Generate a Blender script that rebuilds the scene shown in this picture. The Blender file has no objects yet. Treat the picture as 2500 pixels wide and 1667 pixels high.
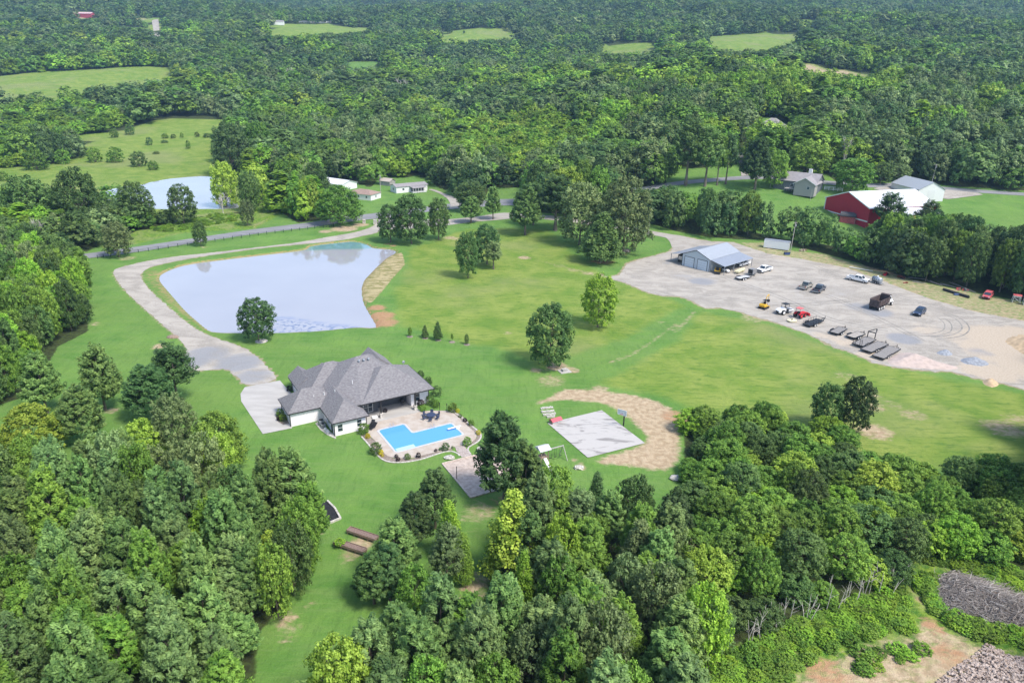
import bpy, bmesh, math, random
import numpy as np
from mathutils import Vector, Matrix
random.seed(7); rng = np.random.default_rng(11)
scene = bpy.context.scene
COL = scene.collection
rad = math.radians

# ---------------------------------------------------------------- camera
FPX, PITCH, ROLL, CAMZ = 1733.0, rad(21.6), rad(1.2), 65.0
cd = bpy.data.cameras.new('camera'); cam = bpy.data.objects.new('camera', cd); COL.objects.link(cam)
cd.sensor_width = 36; cd.lens = 36 * FPX / 2500; cd.clip_start = 1; cd.clip_end = 12000
cam.matrix_world = Matrix.Translation((0, 0, CAMZ)) @ Matrix.Rotation(rad(90) - PITCH, 4, 'X') @ Matrix.Rotation(ROLL, 4, 'Z')
scene.camera = cam

# ---------------------------------------------------------------- world, sun, exposure
SUN_AZ, SUN_EL = rad(128), rad(55)          # azimuth clockwise from +Y
w = bpy.data.worlds.new("World"); scene.world = w; w.use_nodes = True
nt = w.node_tree; nt.nodes.clear()
sk = nt.nodes.new('ShaderNodeTexSky'); sk.sky_type = 'NISHITA'; sk.sun_disc = False
sk.sun_elevation = SUN_EL; sk.sun_rotation = SUN_AZ; sk.dust_density = 1.5; sk.air_density = 1.0; sk.ozone_density = 1.0
bg = nt.nodes.new('ShaderNodeBackground'); bg.inputs[1].default_value = 0.15
wo = nt.nodes.new('ShaderNodeOutputWorld')
nt.links.new(sk.outputs[0], bg.inputs[0]); nt.links.new(bg.outputs[0], wo.inputs[0])
sd = bpy.data.lights.new('sun', 'SUN'); sd.energy = 2.4; sd.angle = rad(14); sd.color = (1, .95, .88)
so = bpy.data.objects.new('sun', sd); COL.objects.link(so)
sdir = Vector((math.sin(SUN_AZ) * math.cos(SUN_EL), math.cos(SUN_AZ) * math.cos(SUN_EL), math.sin(SUN_EL)))
so.rotation_euler = sdir.to_track_quat('Z', 'Y').to_euler(); so.location = (120, -60, 160)
scene.view_settings.view_transform = 'Standard'; scene.view_settings.look = 'None'
scene.view_settings.exposure = 0.95; scene.view_settings.gamma = 1
scene.render.engine = 'CYCLES'
scene.cycles.max_bounces = 6; scene.cycles.transparent_max_bounces = 6; scene.cycles.volume_bounces = 0
scene.cycles.diffuse_bounces = 3; scene.cycles.glossy_bounces = 3; scene.cycles.transmission_bounces = 3

# ---------------------------------------------------------------- photo pixels -> ground points
CR = {0: (0, 0, .9408), 1: (0, 0, 2.7506), 2: (800, 0, 2.7506), 3: (1650, 0, 2.7506), 4: (0, 500, 2.7506), 5: (800, 500, 2.7506),
      6: (1650, 500, 2.7506), 7: (0, 1000, 2.3506), 8: (800, 1000, 2.3506), 9: (1650, 1000, 2.3506), 10: (560, 830, 3.3357),
      11: (1450, 560, 4.704), 12: (1800, 640, 3.36), 13: (670, 840, 5.88), 14: (1080, 960, 4.055), 15: (760, 400, 4.3556),
      16: (1900, 400, 3.92), 17: (860, 1000, 6.918),
      18: (1840, 690, 5.88), 19: (1630, 580, 8.711), 20: (1920, 650, 6.9176), 21: (2180, 640, 7.35), 22: (780, 1200, 8.711), 23: (600, 0, 3.36)}
cP, sP, cR, sR = math.cos(PITCH), math.sin(PITCH), math.cos(ROLL), math.sin(ROLL)
def px(k, x, y):
    o = CR[k]; return (o[0] + x / o[2], o[1] + y / o[2])
def ray(p):
    x = p[0] - 1250; y = 833.5 - p[1]
    x, y = cR * x - sR * y, sR * x + cR * y
    return np.array([x, FPX * cP + y * sP, -FPX * sP + y * cP]) / FPX
def project(x, y, z):                       # world -> photo pixels (numpy friendly)
    z = z - CAMZ
    d = y * cP - z * sP; v = y * sP + z * cP
    a, b = x / d * FPX, v / d * FPX
    return 1250 + cR * a + sR * b, 833.5 - (-sR * a + cR * b), d
# terrain profile: flat near the house, rising into hills; left stays flat for longer
YL = np.array([-50, 430, 520, 650, 780, 900, 1050, 1200, 1400, 1600, 1750, 1950, 2300, 3000, 3600])
ZL = np.array([0, 0, 4, 15, 26, 38, 56, 80, 112, 145, 160, 158, 190, 345, 400])
YR = np.array([-50, 282, 318, 355, 400, 500, 600, 700, 900, 1100, 1400, 1600, 1900, 2300, 3000, 3600])
ZR = np.array([0, 0, 6, 12, 20, 36, 47, 56, 76, 102, 140, 168, 215, 260, 345, 400])
YF = np.arange(-50, 4200, 25.0)
def _sm(Yk, Zk, kk):
    v = np.interp(YF, Yk, Zk); ker = np.ones(kk) / kk
    return np.convolve(np.pad(v, kk, mode='edge'), ker, mode='same')[kk:-kk]
FL, FR_ = _sm(YL, ZL, 3), _sm(YR, ZR, 3)
def ss(x, a, b):
    t = np.clip((np.asarray(x, float) - a) / (b - a), 0, 1); return t * t * (3 - 2 * t)
def base_h(X, Y):
    X = np.asarray(X, float); Y = np.asarray(Y, float)
    f = ss(X / np.maximum(Y, 60), -.12, .30)
    z = np.interp(Y, YF, FL) * (1 - f) + np.interp(Y, YF, FR_) * f
    k = ss(Y, 500, 1200)
    z = z + k * (9 * np.sin(X / 170 + 1) * np.sin(Y / 230) + 5 * np.sin(X / 71 + Y / 97) + 2.5 * np.sin(X / 33 - Y / 41))
    return z
def inpoly(X, Y, poly):
    X = np.asarray(X, float); Y = np.asarray(Y, float); r = np.zeros(X.shape, bool); n = len(poly)
    for i in range(n):
        x1, y1 = poly[i]; x2, y2 = poly[i - 1]
        if y1 == y2: continue
        c = ((y1 > Y) != (y2 > Y)) & (X < (x2 - x1) * (Y - y1) / (y2 - y1) + x1); r ^= c
    return r
def pdist(X, Y, poly, closed=True):
    X = np.asarray(X, float); Y = np.asarray(Y, float); d = np.full(X.shape, 1e9); n = len(poly)
    for i in range(0 if closed else 1, n):
        x1, y1 = poly[i - 1]; x2, y2 = poly[i]; dx, dy = x2 - x1, y2 - y1
        t = np.clip(((X - x1) * dx + (Y - y1) * dy) / (dx * dx + dy * dy + 1e-9), 0, 1)
        d = np.minimum(d, np.hypot(X - x1 - t * dx, Y - y1 - t * dy))
    return d
def sdist(X, Y, poly):                       # negative inside
    d = pdist(X, Y, poly); return np.where(inpoly(X, Y, poly), -d, d)
PONDS = []                                   # (polygon, water level, depth)
def T(X, Y):
    z = base_h(X, Y)
    for poly, lev, dep in PONDS:
        s = sdist(X, Y, poly); k = 1 - ss(s, 0, 14)
        z = z * (1 - k) + (lev + .45) * k
        z = z - (dep + .45) * (1 - ss(s, -2.5, 1.2))
    return z
def P(k, x, y, z=None):                      # ground point under a photo pixel (or on the level z)
    v = ray(px(k, x, y))
    if z is not None:
        t = (CAMZ - z) / -v[2]; return (v[0] * t, v[1] * t)
    t0 = 40.0
    for t in np.concatenate([np.arange(45, 600, 3.0), np.arange(600, 4200, 8.0)]):
        if CAMZ + v[2] * t < base_h(v[0] * t, v[1] * t): break
        t0 = t
    a, b = t0, t
    for _ in range(18):
        m = (a + b) / 2
        if CAMZ + v[2] * m < base_h(v[0] * m, v[1] * m): b = m
        else: a = m
    return (float(v[0] * a), float(v[1] * a))
def PP(k, *pts): return [P(k, x, y) for x, y in pts]
def height_at(X, Y, k, ytop):                # height above ground whose top shows at photo row ytop
    z0 = float(T(X, Y)); py = px(k, 0, ytop)[1]; a, b = 0., 60.
    for _ in range(25):
        m = (a + b) / 2
        if project(X, Y, z0 + m)[1] > py: a = m
        else: b = m
    return a

# ---------------------------------------------------------------- object helpers
def tag(o, label=None, cat=None, group=None, kind=None):
    if label: o['label'] = label
    if cat: o['category'] = cat
    if group: o['group'] = group
    if kind: o['kind'] = kind
    return o
def link(o, parent=None):
    COL.objects.link(o)
    if parent is not None: o.parent = parent
    return o
def empty(name, loc=(0, 0, 0), rz=0, label=None, cat=None, group=None):
    o = bpy.data.objects.new(name, None); o.empty_display_size = .5; link(o)
    o.location = loc; o.rotation_euler = (0, 0, rz); return tag(o, label, cat, group)
def copy_tree(o, parent=None):
    c = o.copy(); link(c, parent)
    for ch in list(o.children): copy_tree(ch, c)
    return c
class MB:
    def __init__(s): s.v = []; s.f = []; s.m = []; s.mi = 0
    def add(s, vs, fs):
        n = len(s.v); s.v += [tuple(map(float, v)) for v in vs]; s.f += [tuple(i + n for i in f) for f in fs]; s.m += [s.mi] * len(fs); return s
    def box(s, x0, x1, y0, y1, z0, z1, rz=0, c=(0, 0)):
        vs = [(x, y, z) for z in (z0, z1) for x, y in ((x0, y0), (x1, y0), (x1, y1), (x0, y1))]
        if rz: vs = [(c[0] + (x - c[0]) * math.cos(rz) - (y - c[1]) * math.sin(rz), c[1] + (x - c[0]) * math.sin(rz) + (y - c[1]) * math.cos(rz), z) for x, y, z in vs]
        return s.add(vs, [(3, 2, 1, 0), (4, 5, 6, 7), (0, 1, 5, 4), (1, 2, 6, 5), (2, 3, 7, 6), (3, 0, 4, 7)])
    def tube(s, a, b, r0, r1=None, n=8, cap=True):
        r1 = r0 if r1 is None else r1; a = Vector(a); b = Vector(b); d = (b - a).normalized()
        u = d.orthogonal().normalized(); w_ = d.cross(u); vs = []
        for p, r in ((a, r0), (b, r1)):
            for i in range(n):
                t = 2 * math.pi * i / n; vs.append(p + (u * math.cos(t) + w_ * math.sin(t)) * r)
        fs = [(i, (i + 1) % n, n + (i + 1) % n, n + i) for i in range(n)]
        if cap: fs += [tuple(range(n - 1, -1, -1)), tuple(range(n, 2 * n))]
        return s.add(vs, fs)
    def prism(s, poly, z0, z1, cap=True):
        n = len(poly); ar = sum(poly[i - 1][0] * poly[i][1] - poly[i][0] * poly[i - 1][1] for i in range(n))
        if ar < 0: poly = poly[::-1]
        vs = [(x, y, z0) for x, y in poly] + [(x, y, z1) for x, y in poly]
        fs = [(i, (i + 1) % n, n + (i + 1) % n, n + i) for i in range(n)]
        if cap: fs += [tuple(range(n - 1, -1, -1)), tuple(range(n, 2 * n))]
        return s.add(vs, fs)
    def side(s, prof, y0, y1):                # profile in x,z extruded along y
        n = len(prof); ar = sum(prof[i - 1][0] * prof[i][1] - prof[i][0] * prof[i - 1][1] for i in range(n))
        if ar > 0: prof = prof[::-1]
        vs = [(x, y0, z) for x, z in prof] + [(x, y1, z) for x, z in prof]
        fs = [(i, (i + 1) % n, n + (i + 1) % n, n + i) for i in range(n)] + [tuple(range(n - 1, -1, -1)), tuple(range(n, 2 * n))]
        return s.add(vs, fs)
    def ball(s, c, r, n=10, m=6, sc=(1, 1, 1)):
        vs = [(c[0], c[1], c[2] + r * sc[2])]
        for j in range(1, m):
            t = math.pi * j / m
            for i in range(n):
                q = 2 * math.pi * i / n; vs.append((c[0] + r * sc[0] * math.sin(t) * math.cos(q), c[1] + r * sc[1] * math.sin(t) * math.sin(q), c[2] + r * sc[2] * math.cos(t)))
        vs.append((c[0], c[1], c[2] - r * sc[2])); fs = [(0, 1 + i, 1 + (i + 1) % n) for i in range(n)]
        for j in range(m - 2):
            for i in range(n):
                a = 1 + j * n; fs.append((a + i, a + n + i, a + n + (i + 1) % n, a + (i + 1) % n))
        a = 1 + (m - 2) * n; fs += [(a + i, len(vs) - 1, a + (i + 1) % n) for i in range(n)]
        return s.add(vs, fs)
    def build(s, name, mats, parent=None, smooth=False, loc=None, bevel=0):
        me = bpy.data.meshes.new(name); me.from_pydata(s.v, [], s.f)
        for m in (mats if isinstance(mats, (list, tuple)) else [mats]): me.materials.append(m)
        if s.mi or any(s.m): me.polygons.foreach_set('material_index', s.m)
        if smooth: me.polygons.foreach_set('use_smooth', [True] * len(s.f))
        me.update(); o = link(bpy.data.objects.new(name, me), parent)
        if loc: o.location = loc
        if bevel:
            b = o.modifiers.new('bevel', 'BEVEL'); b.width = bevel; b.segments = 2; b.limit_method = 'ANGLE'
        return o

# ---------------------------------------------------------------- materials
def nodes(name):
    m = bpy.data.materials.new(name); m.use_nodes = True; n = m.node_tree; p = n.nodes['Principled BSDF']; return m, n, p
def col4(c): return (c[0], c[1], c[2], 1)
def mat(name, c, rough=.6, metal=0, noise=0, scale=3, spec=.4, bump=0, c2=None, emit=0, stretch=None, detail=6):
    m, n, p = nodes(name); p.inputs['Base Color'].default_value = col4(c); p.inputs['Roughness'].default_value = rough
    p.inputs['Metallic'].default_value = metal; p.inputs['Specular IOR Level'].default_value = spec
    if noise or c2 or bump:
        g = n.nodes.new('ShaderNodeTexCoord'); tx = n.nodes.new('ShaderNodeTexNoise'); tx.inputs['Scale'].default_value = scale; tx.inputs['Detail'].default_value = detail
        src = g.outputs['Object']
        if stretch:
            mp = n.nodes.new('ShaderNodeMapping'); mp.inputs['Scale'].default_value = stretch; n.links.new(src, mp.inputs[0]); src = mp.outputs[0]
        n.links.new(src, tx.inputs['Vector'])
        if noise or c2:
            r = n.nodes.new('ShaderNodeValToRGB'); r.color_ramp.elements[0].position = .35; r.color_ramp.elements[1].position = .65
            k = noise; a = c if c2 else tuple(max(0, x * (1 - k)) for x in c); b = c2 if c2 else tuple(min(1, x * (1 + k)) for x in c)
            r.color_ramp.elements[0].color = col4(a); r.color_ramp.elements[1].color = col4(b)
            n.links.new(tx.outputs[0], r.inputs[0]); n.links.new(r.outputs[0], p.inputs['Base Color'])
        if bump:
            bp = n.nodes.new('ShaderNodeBump'); bp.inputs['Strength'].default_value = bump; bp.inputs['Distance'].default_value = .1
            n.links.new(tx.outputs[0], bp.inputs['Height']); n.links.new(bp.outputs[0], p.inputs['Normal'])
    return m
class NG:                                     # tiny node-graph builder on world positions
    def __init__(s, name):
        s.m, s.n, s.p = nodes(name); s.geo = s.n.nodes.new('ShaderNodeNewGeometry')
    def attr(s, a):
        x = s.n.nodes.new('ShaderNodeAttribute'); x.attribute_name = a; return x.outputs['Fac']
    def noise(s, scale, detail=4, stretch=(1, 1, 1), rot=0, rough=.55, dist=0):
        mp = s.n.nodes.new('ShaderNodeMapping'); mp.inputs['Scale'].default_value = stretch; mp.inputs['Rotation'].default_value = (0, 0, rot)
        t = s.n.nodes.new('ShaderNodeTexNoise'); t.inputs['Scale'].default_value = scale; t.inputs['Detail'].default_value = detail; t.inputs['Roughness'].default_value = rough; t.inputs['Distortion'].default_value = dist
        s.n.links.new(s.geo.outputs['Position'], mp.inputs[0]); s.n.links.new(mp.outputs[0], t.inputs['Vector']); return t.outputs[0]
    def math(s, op, a, b=None, c=None, clamp=False):
        x = s.n.nodes.new('ShaderNodeMath'); x.operation = op; x.use_clamp = clamp
        for i, q in enumerate((a, b, c)):
            if q is None: continue
            if isinstance(q, (int, float)): x.inputs[i].default_value = q
            else: s.n.links.new(q, x.inputs[i])
        return x.outputs[0]
    def ramp(s, fac, lo, hi):
        x = s.n.nodes.new('ShaderNodeMapRange'); x.clamp = True; x.interpolation_type = 'SMOOTHSTEP'
        x.inputs[1].default_value = lo; x.inputs[2].default_value = hi; s.n.links.new(fac, x.inputs[0]); return x.outputs[0]
    def mix(s, fac, a, b):
        x = s.n.nodes.new('ShaderNodeMix'); x.data_type = 'RGBA'
        if isinstance(fac, (int, float)): x.inputs[0].default_value = fac
        else: s.n.links.new(fac, x.inputs[0])
        for i, q in ((6, a), (7, b)):
            if isinstance(q, tuple): x.inputs[i].default_value = col4(q)
            else: s.n.links.new(q, x.inputs[i])
        return x.outputs[2]
    def finish(s, c, rough=.9, bump=None, bstr=.5, bdist=.1, spec=.2):
        s.n.links.new(c, s.p.inputs['Base Color']); s.p.inputs['Roughness'].default_value = rough; s.p.inputs['Specular IOR Level'].default_value = spec
        if bump is not None:
            b = s.n.nodes.new('ShaderNodeBump'); b.inputs['Strength'].default_value = bstr; b.inputs['Distance'].default_value = bdist
            s.n.links.new(bump, b.inputs['Height']); s.n.links.new(b.outputs[0], s.p.inputs['Normal'])
        return s.m
from mathutils.geometry import delaunay_2d_cdt
# ================================================================ the ground
POND = PP(4, (1065,480),(1090,450),(1200,405),(1300,385),(1500,360),(1800,325),(2068,296),(2070,268),(2338,240)) + \
       PP(5, (150,239),(220,245),(275,265),(300,285),(430,291),(470,312),(400,345),(345,395),(290,450),(240,500),(225,560),(235,640),(260,690),(290,740),(320,790),(335,822),(200,812)) + \
       PP(4, (2260,826),(2150,838),(1840,852),(1650,850),(1430,850),(1380,820),(1320,770),(1240,700),(1170,620),(1110,550),(1075,510))
POND2 = PP(1, (730,1275),(820,1255),(1000,1225),(1150,1195),(1400,1172),(1440,1200),(1500,1300),(1620,1385),(1560,1400),(1400,1400),(1000,1400),(820,1400),(700,1350))
PONDS.append((POND, 0.0 - .5, 1.2)); 
_z2 = float(np.mean([base_h(*q) for q in POND2])); PONDS.append((POND2, _z2 - .5, 1.2))
DRIVE = PP(5, (360,58),(330,140),(200,185),(0,217)) + PP(4, (2000,255),(1700,290),(1400,325),(1150,350),(950,385),(830,415),(755,440),(770,490),(850,590),(950,680),(1050,770),(1130,840),(1215,905),(1255,960),(1240,1010),(1220,1060),(1215,1120),(1370,1115),(1520,1095),(1580,1140),(1645,1225),(1880,1180),
        (1800,1090),(1700,990),(1560,930),(1450,895),(1340,850),(1240,780),(1100,660),(990,560),(945,490),(950,455),(1000,420),(1100,395),(1250,365),(1500,325),(1800,285),(2070,262),(2338,232)) + PP(5, (200,215),(340,190),(420,120),(480,60))
ROAD_N = PP(4, (300,362),(570,331),(900,286),(1300,226),(1700,166),(2100,118)) + PP(2, (140,1454),(360,1428),(650,1392),(820,1368),(1050,1345),(1230,1335),(1400,1345),(1800,1290),(2100,1262)) + PP(3, (0,1220),(230,1200),(470,1182),(700,1175),(1000,1215),(1310,1236),(1550,1226),(1800,1258),(2338,1296),(2800,1330))
ROAD_S = PP(3, (2800,1355),(2338,1316),(1800,1282),(1550,1255),(1310,1262),(1000,1240),(700,1200),(470,1206),(230,1224),(0,1246)) + PP(2, (2100,1290),(1800,1322),(1400,1385),(1230,1378),(1050,1388),(820,1406),(650,1426),(360,1466),(140,1490)) + PP(4, (2100,152),(1700,198),(1300,258),(900,322),(570,364),(300,398))
ROAD = ROAD_N + ROAD_S
ENTRY = PP(15, (1200,600),(1490,590),(1780,560),(1930,535),(2050,520),(2300,545)) + PP(5, (1550,78),(1960,143),(2150,172),(2338,205)) + PP(11, (960,55),(1320,150),(1290,170),(900,220),(940,195),(900,150)) + PP(5, (2290,218),(2150,190),(1960,162),(1550,102)) + PP(15, (2200,575),(1990,598),(1700,620),(1490,650),(1250,668),(1100,690),(700,690),(700,640))
YARD = PP(5, (1870,487),(1960,472),(1990,430),(2010,395),(2080,370),(2200,340)) + PP(11, (560,342),(880,252),(915,215),(950,190),(1000,80),(1350,140),(1600,150),(2000,280),(2300,330)) + PP(6, (850,365),(1150,425),(1300,480),(1500,555),(1700,630),(2000,715),(2338,780),(2900,920),(2900,1420),(2338,1240),(2200,1200),(2080,1180),(1950,1150),(1850,1120),(1700,1115),(1500,1095),(1330,1060),(1200,1000),(1050,950),(900,870),(700,800),(560,760),(400,712),(300,692),(200,694),(150,672),(110,645),(20,614)) + PP(5, (2250,612),(2150,590),(2000,525))
BANK = PP(6, (430,255),(600,250),(790,310),(1000,330),(1240,400),(1400,440),(1700,530),(2000,590),(2338,655),(2900,760),(2900,960),(2338,785),(2000,720),(1700,632),(1400,520),(1150,428),(850,368),(600,330))
COURT = PP(14, (1042,300),(1578,170),(2005,495),(1440,640))
DIRT_BIG = PP(14, (900,100),(1060,40),(1200,-50),(1500,-30),(1800,0),(2100,60),(2352,200),(2352,740),(2100,770),(1900,720),(1500,700),(1560,640),(1980,520),(2050,440),(1900,300),(1780,200),(1600,90),(1400,80),(1150,60),(950,110))
WOODS = [PP(9, (40,100),(300,60),(500,80),(850,150),(1100,330),(1500,400),(2300,420),(2300,980),(1800,890),(1380,830),(1320,920),(1290,1010),(950,1110),(700,1200),(500,1290),(330,1370),(200,1450),(200,2600)) + PP(8, (-350,2600),(-250,1900),(-150,1640),(100,1440),(400,1380),(700,1330),(880,1200),(930,900),(1000,800),(1150,650),(1300,620),(1550,680),(1750,740),(1990,800),(2080,760),(2080,430)),
         PP(7, (1480,2600),(1470,1567),(1490,1290),(1640,1120),(1780,870),(1780,750),(1720,640),(1450,560),(1100,440),(800,460),(400,450),(0,460),(-500,420),(-900,2600)),
         PP(4, (560,400),(600,700),(600,850),(400,950),(210,1280),(-500,1500),(-500,330),(400,372))]
CLEARS = [PP(4, (300,330),(560,322),(690,262),(880,205),(900,170)) + PP(1, (980,1545),(1160,1500),(1430,1440),(1610,1435),(1700,1420),(1790,1330),(1770,1225),(1900,1220),(1920,1290),(1870,1420),(2000,1500),(2150,1480),(2260,1400)) + PP(15, (60,300),(60,220),(120,160),(420,190),(640,260),(700,180),(740,140),(900,150),(1130,130),(1250,170),(1340,250),(1560,330),(1700,440),(1850,360),(1900,260),(2300,245),(2340,330),(2200,400),(2352,520)) + PP(5, (1540,60),(1960,110),(2160,125),(2338,180)) + PP(6, (200,215),(420,235),(590,235),(790,280),(1000,330),(1240,395),(1290,430),(1700,530),(2000,590),(2338,650),(2900,760),(2900,1640),(2338,1500)) + PP(9, (2300,420),(1500,400),(1100,330),(850,150),(500,80),(300,60),(40,100),(40,430),(40,760)) + PP(8, (1990,800),(1750,740),(1550,680),(1300,620),(1150,650),(1000,800),(930,900),(880,1200),(700,1330),(400,1380),(100,1440),(-150,1640),(-250,1900),(-350,2600)) + PP(7, (1480,2600),(1470,1567),(1490,1290),(1640,1120),(1780,870),(1780,750),(1720,640),(1450,560),(1100,440),(800,460),(400,450),(0,460),(-500,420)) + PP(4, (-500,1500),(210,1280),(400,950),(600,850),(600,700),(560,400),(400,372)),
          PP(9, (200,1450),(330,1370),(500,1290),(700,1200),(950,1110),(1290,1010),(1320,920),(1380,830),(1800,890),(2300,980),(2600,1000),(2600,2600),(200,2600)),
          PP(1, (-500,1150),(380,1112),(520,1090),(560,1000),(480,925),(730,885),(1000,825),(1100,790),(1700,800),(1600,850),(1500,930),(1480,1020),(1500,1160),(1640,1180),(1700,1350),(1640,1420),(1430,1440),(1150,1480),(700,1420),(-500,1340)),
          PP(1, (-500,545),(0,512),(600,466),(950,450),(1172,470),(1172,560),(1050,620),(700,680),(200,715),(-500,745)),
          PP(1, (1800,190),(1850,160),(2338,150)) + PP(2, (0,158),(345,186),(330,235),(0,280)) + PP(1, (1800,275),(1790,200)),
          PP(2, (755,213),(1275,213),(1275,270),(1080,300),(760,310)), PP(2, (1830,300),(2218,292),(2218,395),(1830,400)),
          PP(3, (200,243),(420,237),(900,222),(1000,255),(850,300),(560,400),(300,400),(200,330)), PP(3, (700,150),(860,128),(970,150),(890,215),(870,225),(850,195)),
          PP(3, (810,432),(910,428),(1130,475),(1370,498),(1340,575),(900,560),(800,500)),
          PP(3, (-60,1120),(150,1130),(440,1100),(495,1175),(700,1180),(740,1160),(1010,1170),(1090,1230),(1310,1220),(1550,1190),(1700,1240),(2338,1285),(2900,1330),(2900,1780),(2338,1800),(2000,1790),(1800,1700),(1200,1680),(1000,1640),(700,1600),(300,1500),(-60,1440)),
          PP(3, (470,900),(600,780),(760,830),(780,960),(700,1010),(500,1000)), PP(3, (395,990),(470,990),(500,1180),(420,1110)),
          PP(1, (1000,130),(1092,122),(1110,300),(1030,300)), PP(1, (760,118),(1000,130),(1005,200),(900,165),(760,140)), PP(1, (420,78),(640,78),(650,135),(420,118)),
          PP(2, (105,420),(345,415),(345,490),(105,490)), PP(2, (600,395),(745,400),(745,470),(600,480)), PP(1, (480,280),(600,280),(600,320),(480,320))]
def smooth_poly(poly, it=1):
    for _ in range(it):
        q = []
        for i in range(len(poly)):
            a, b = poly[i], poly[(i + 1) % len(poly)]
            q += [(a[0] * .75 + b[0] * .25, a[1] * .75 + b[1] * .25), (a[0] * .25 + b[0] * .75, a[1] * .25 + b[1] * .75)]
        poly = q
    return poly
POND, POND2, DRIVE, DIRT_BIG = [smooth_poly(p, 2) for p in (POND, POND2, DRIVE, DIRT_BIG)]
PONDS[0] = (POND, -.5, 1.2); PONDS[1] = (POND2, _z2 - .5, 1.2)

def axis(a, b, step, far0, far1, growth):
    m = list(np.arange(a, b + .01, step)); s = step; q = b
    while q < far1: s = min(s * growth, 45); q += s; m.append(q)
    s = step; q = a; lo = []
    while q > far0: s = min(s * growth, 45); q -= s; lo.append(q)
    return np.array(lo[::-1] + m)
gx = axis(-120, 150, 1.3, -3600, 3600, 1.12); gy = axis(55, 330, 1.3, 20, 4100, 1.08)
GX, GY = np.meshgrid(gx, gy)
GZ = T(GX, GY) + .0
nearf = (GY < 420)
GZ = GZ + np.where(nearf, .12 * np.sin(GX / 7.3 + 1) * np.sin(GY / 9.1) , 0) * ss(pdist(GX, GY, POND), 4, 14) * 0
# little swell in the lower right spoil area and banks
def grid_mesh(name, GX, GY, GZ, m, attrs):
    ny, nx = GX.shape; idx = np.arange(ny * nx).reshape(ny, nx)
    q = np.stack([idx[:-1, :-1], idx[:-1, 1:], idx[1:, 1:], idx[1:, :-1]], -1).reshape(-1, 4)
    me = bpy.data.meshes.new(name); me.vertices.add(nx * ny)
    me.vertices.foreach_set('co', np.stack([GX, GY, GZ], -1).astype(np.float32).ravel())
    me.loops.add(q.size); me.loops.foreach_set('vertex_index', q.astype(np.int32).ravel())
    me.polygons.add(len(q)); me.polygons.foreach_set('loop_start', np.arange(0, q.size, 4, dtype=np.int32))
    me.polygons.foreach_set('use_smooth', np.ones(len(q), bool)); me.update(calc_edges=True)
    for k, v in attrs.items():
        a = me.attributes.new(k, 'FLOAT', 'POINT'); a.data.foreach_set('value', np.asarray(v, np.float32).ravel())
    me.materials.append(m); return link(bpy.data.objects.new(name, me))
def blob(lst, X=GX, Y=GY):                    # soft spots: (k,x,y,radius_m,weight)
    r = np.zeros(X.shape)
    for k, x, y, rr, wt in lst:
        c = P(k, x, y); d = np.hypot(X - c[0], (Y - c[1])); r = np.maximum(r, wt * (1 - ss(d, rr * .3, rr)))
    return r
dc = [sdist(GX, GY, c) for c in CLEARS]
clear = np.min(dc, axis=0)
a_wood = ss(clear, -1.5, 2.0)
a_field = np.zeros(GX.shape)                  # rough pasture, paler
for i in list(range(2, 10)) + [13]: a_field = np.maximum(a_field, 1 - ss(dc[i], -1, 1))
PAST = PP(5, (500,300),(900,150),(1500,150),(1900,480),(2338,620)) + PP(6, (0,620),(150,690),(700,800),(1200,1000),(1700,1120),(2338,1240),(2900,1400),(2900,1800)) + PP(9, (2000,420),(1100,330),(500,80),(40,60)) + PP(5, (2300,1350),(1700,1200),(1400,1130),(1200,1000),(900,960),(600,870),(440,830),(380,600),(480,430))
a_field = np.maximum(a_field, .62 * (1 - ss(sdist(GX, GY, PAST), -6, 3)))
MOW = PP(5, (1400,1130),(1700,1010),(2050,900),(2338,720)) + PP(6, (120,700),(60,800),(0,880)) + PP(5, (2338,900),(2150,1000),(1900,1140),(1700,1180),(1500,1200))
a_field *= 1 - .75 * (1 - ss(sdist(GX, GY, MOW), -2, 4))
QUAR = CLEARS[1]
a_weed = 1 - ss(sdist(GX, GY, QUAR), -1, 1.5)
MEAD = PP(1, (880,1567),(1150,1480),(1430,1400),(1700,1420),(1760,1300),(1900,1300),(1850,1450),(1700,1530)) + PP(4, (1200,190),(900,262),(700,290),(690,262))
a_weed = np.maximum(a_weed, 1 - ss(sdist(GX, GY, MEAD), -2, 4))
a_dirt = 1 - ss(sdist(GX, GY, DIRT_BIG), -1.4, 1.8)
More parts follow.
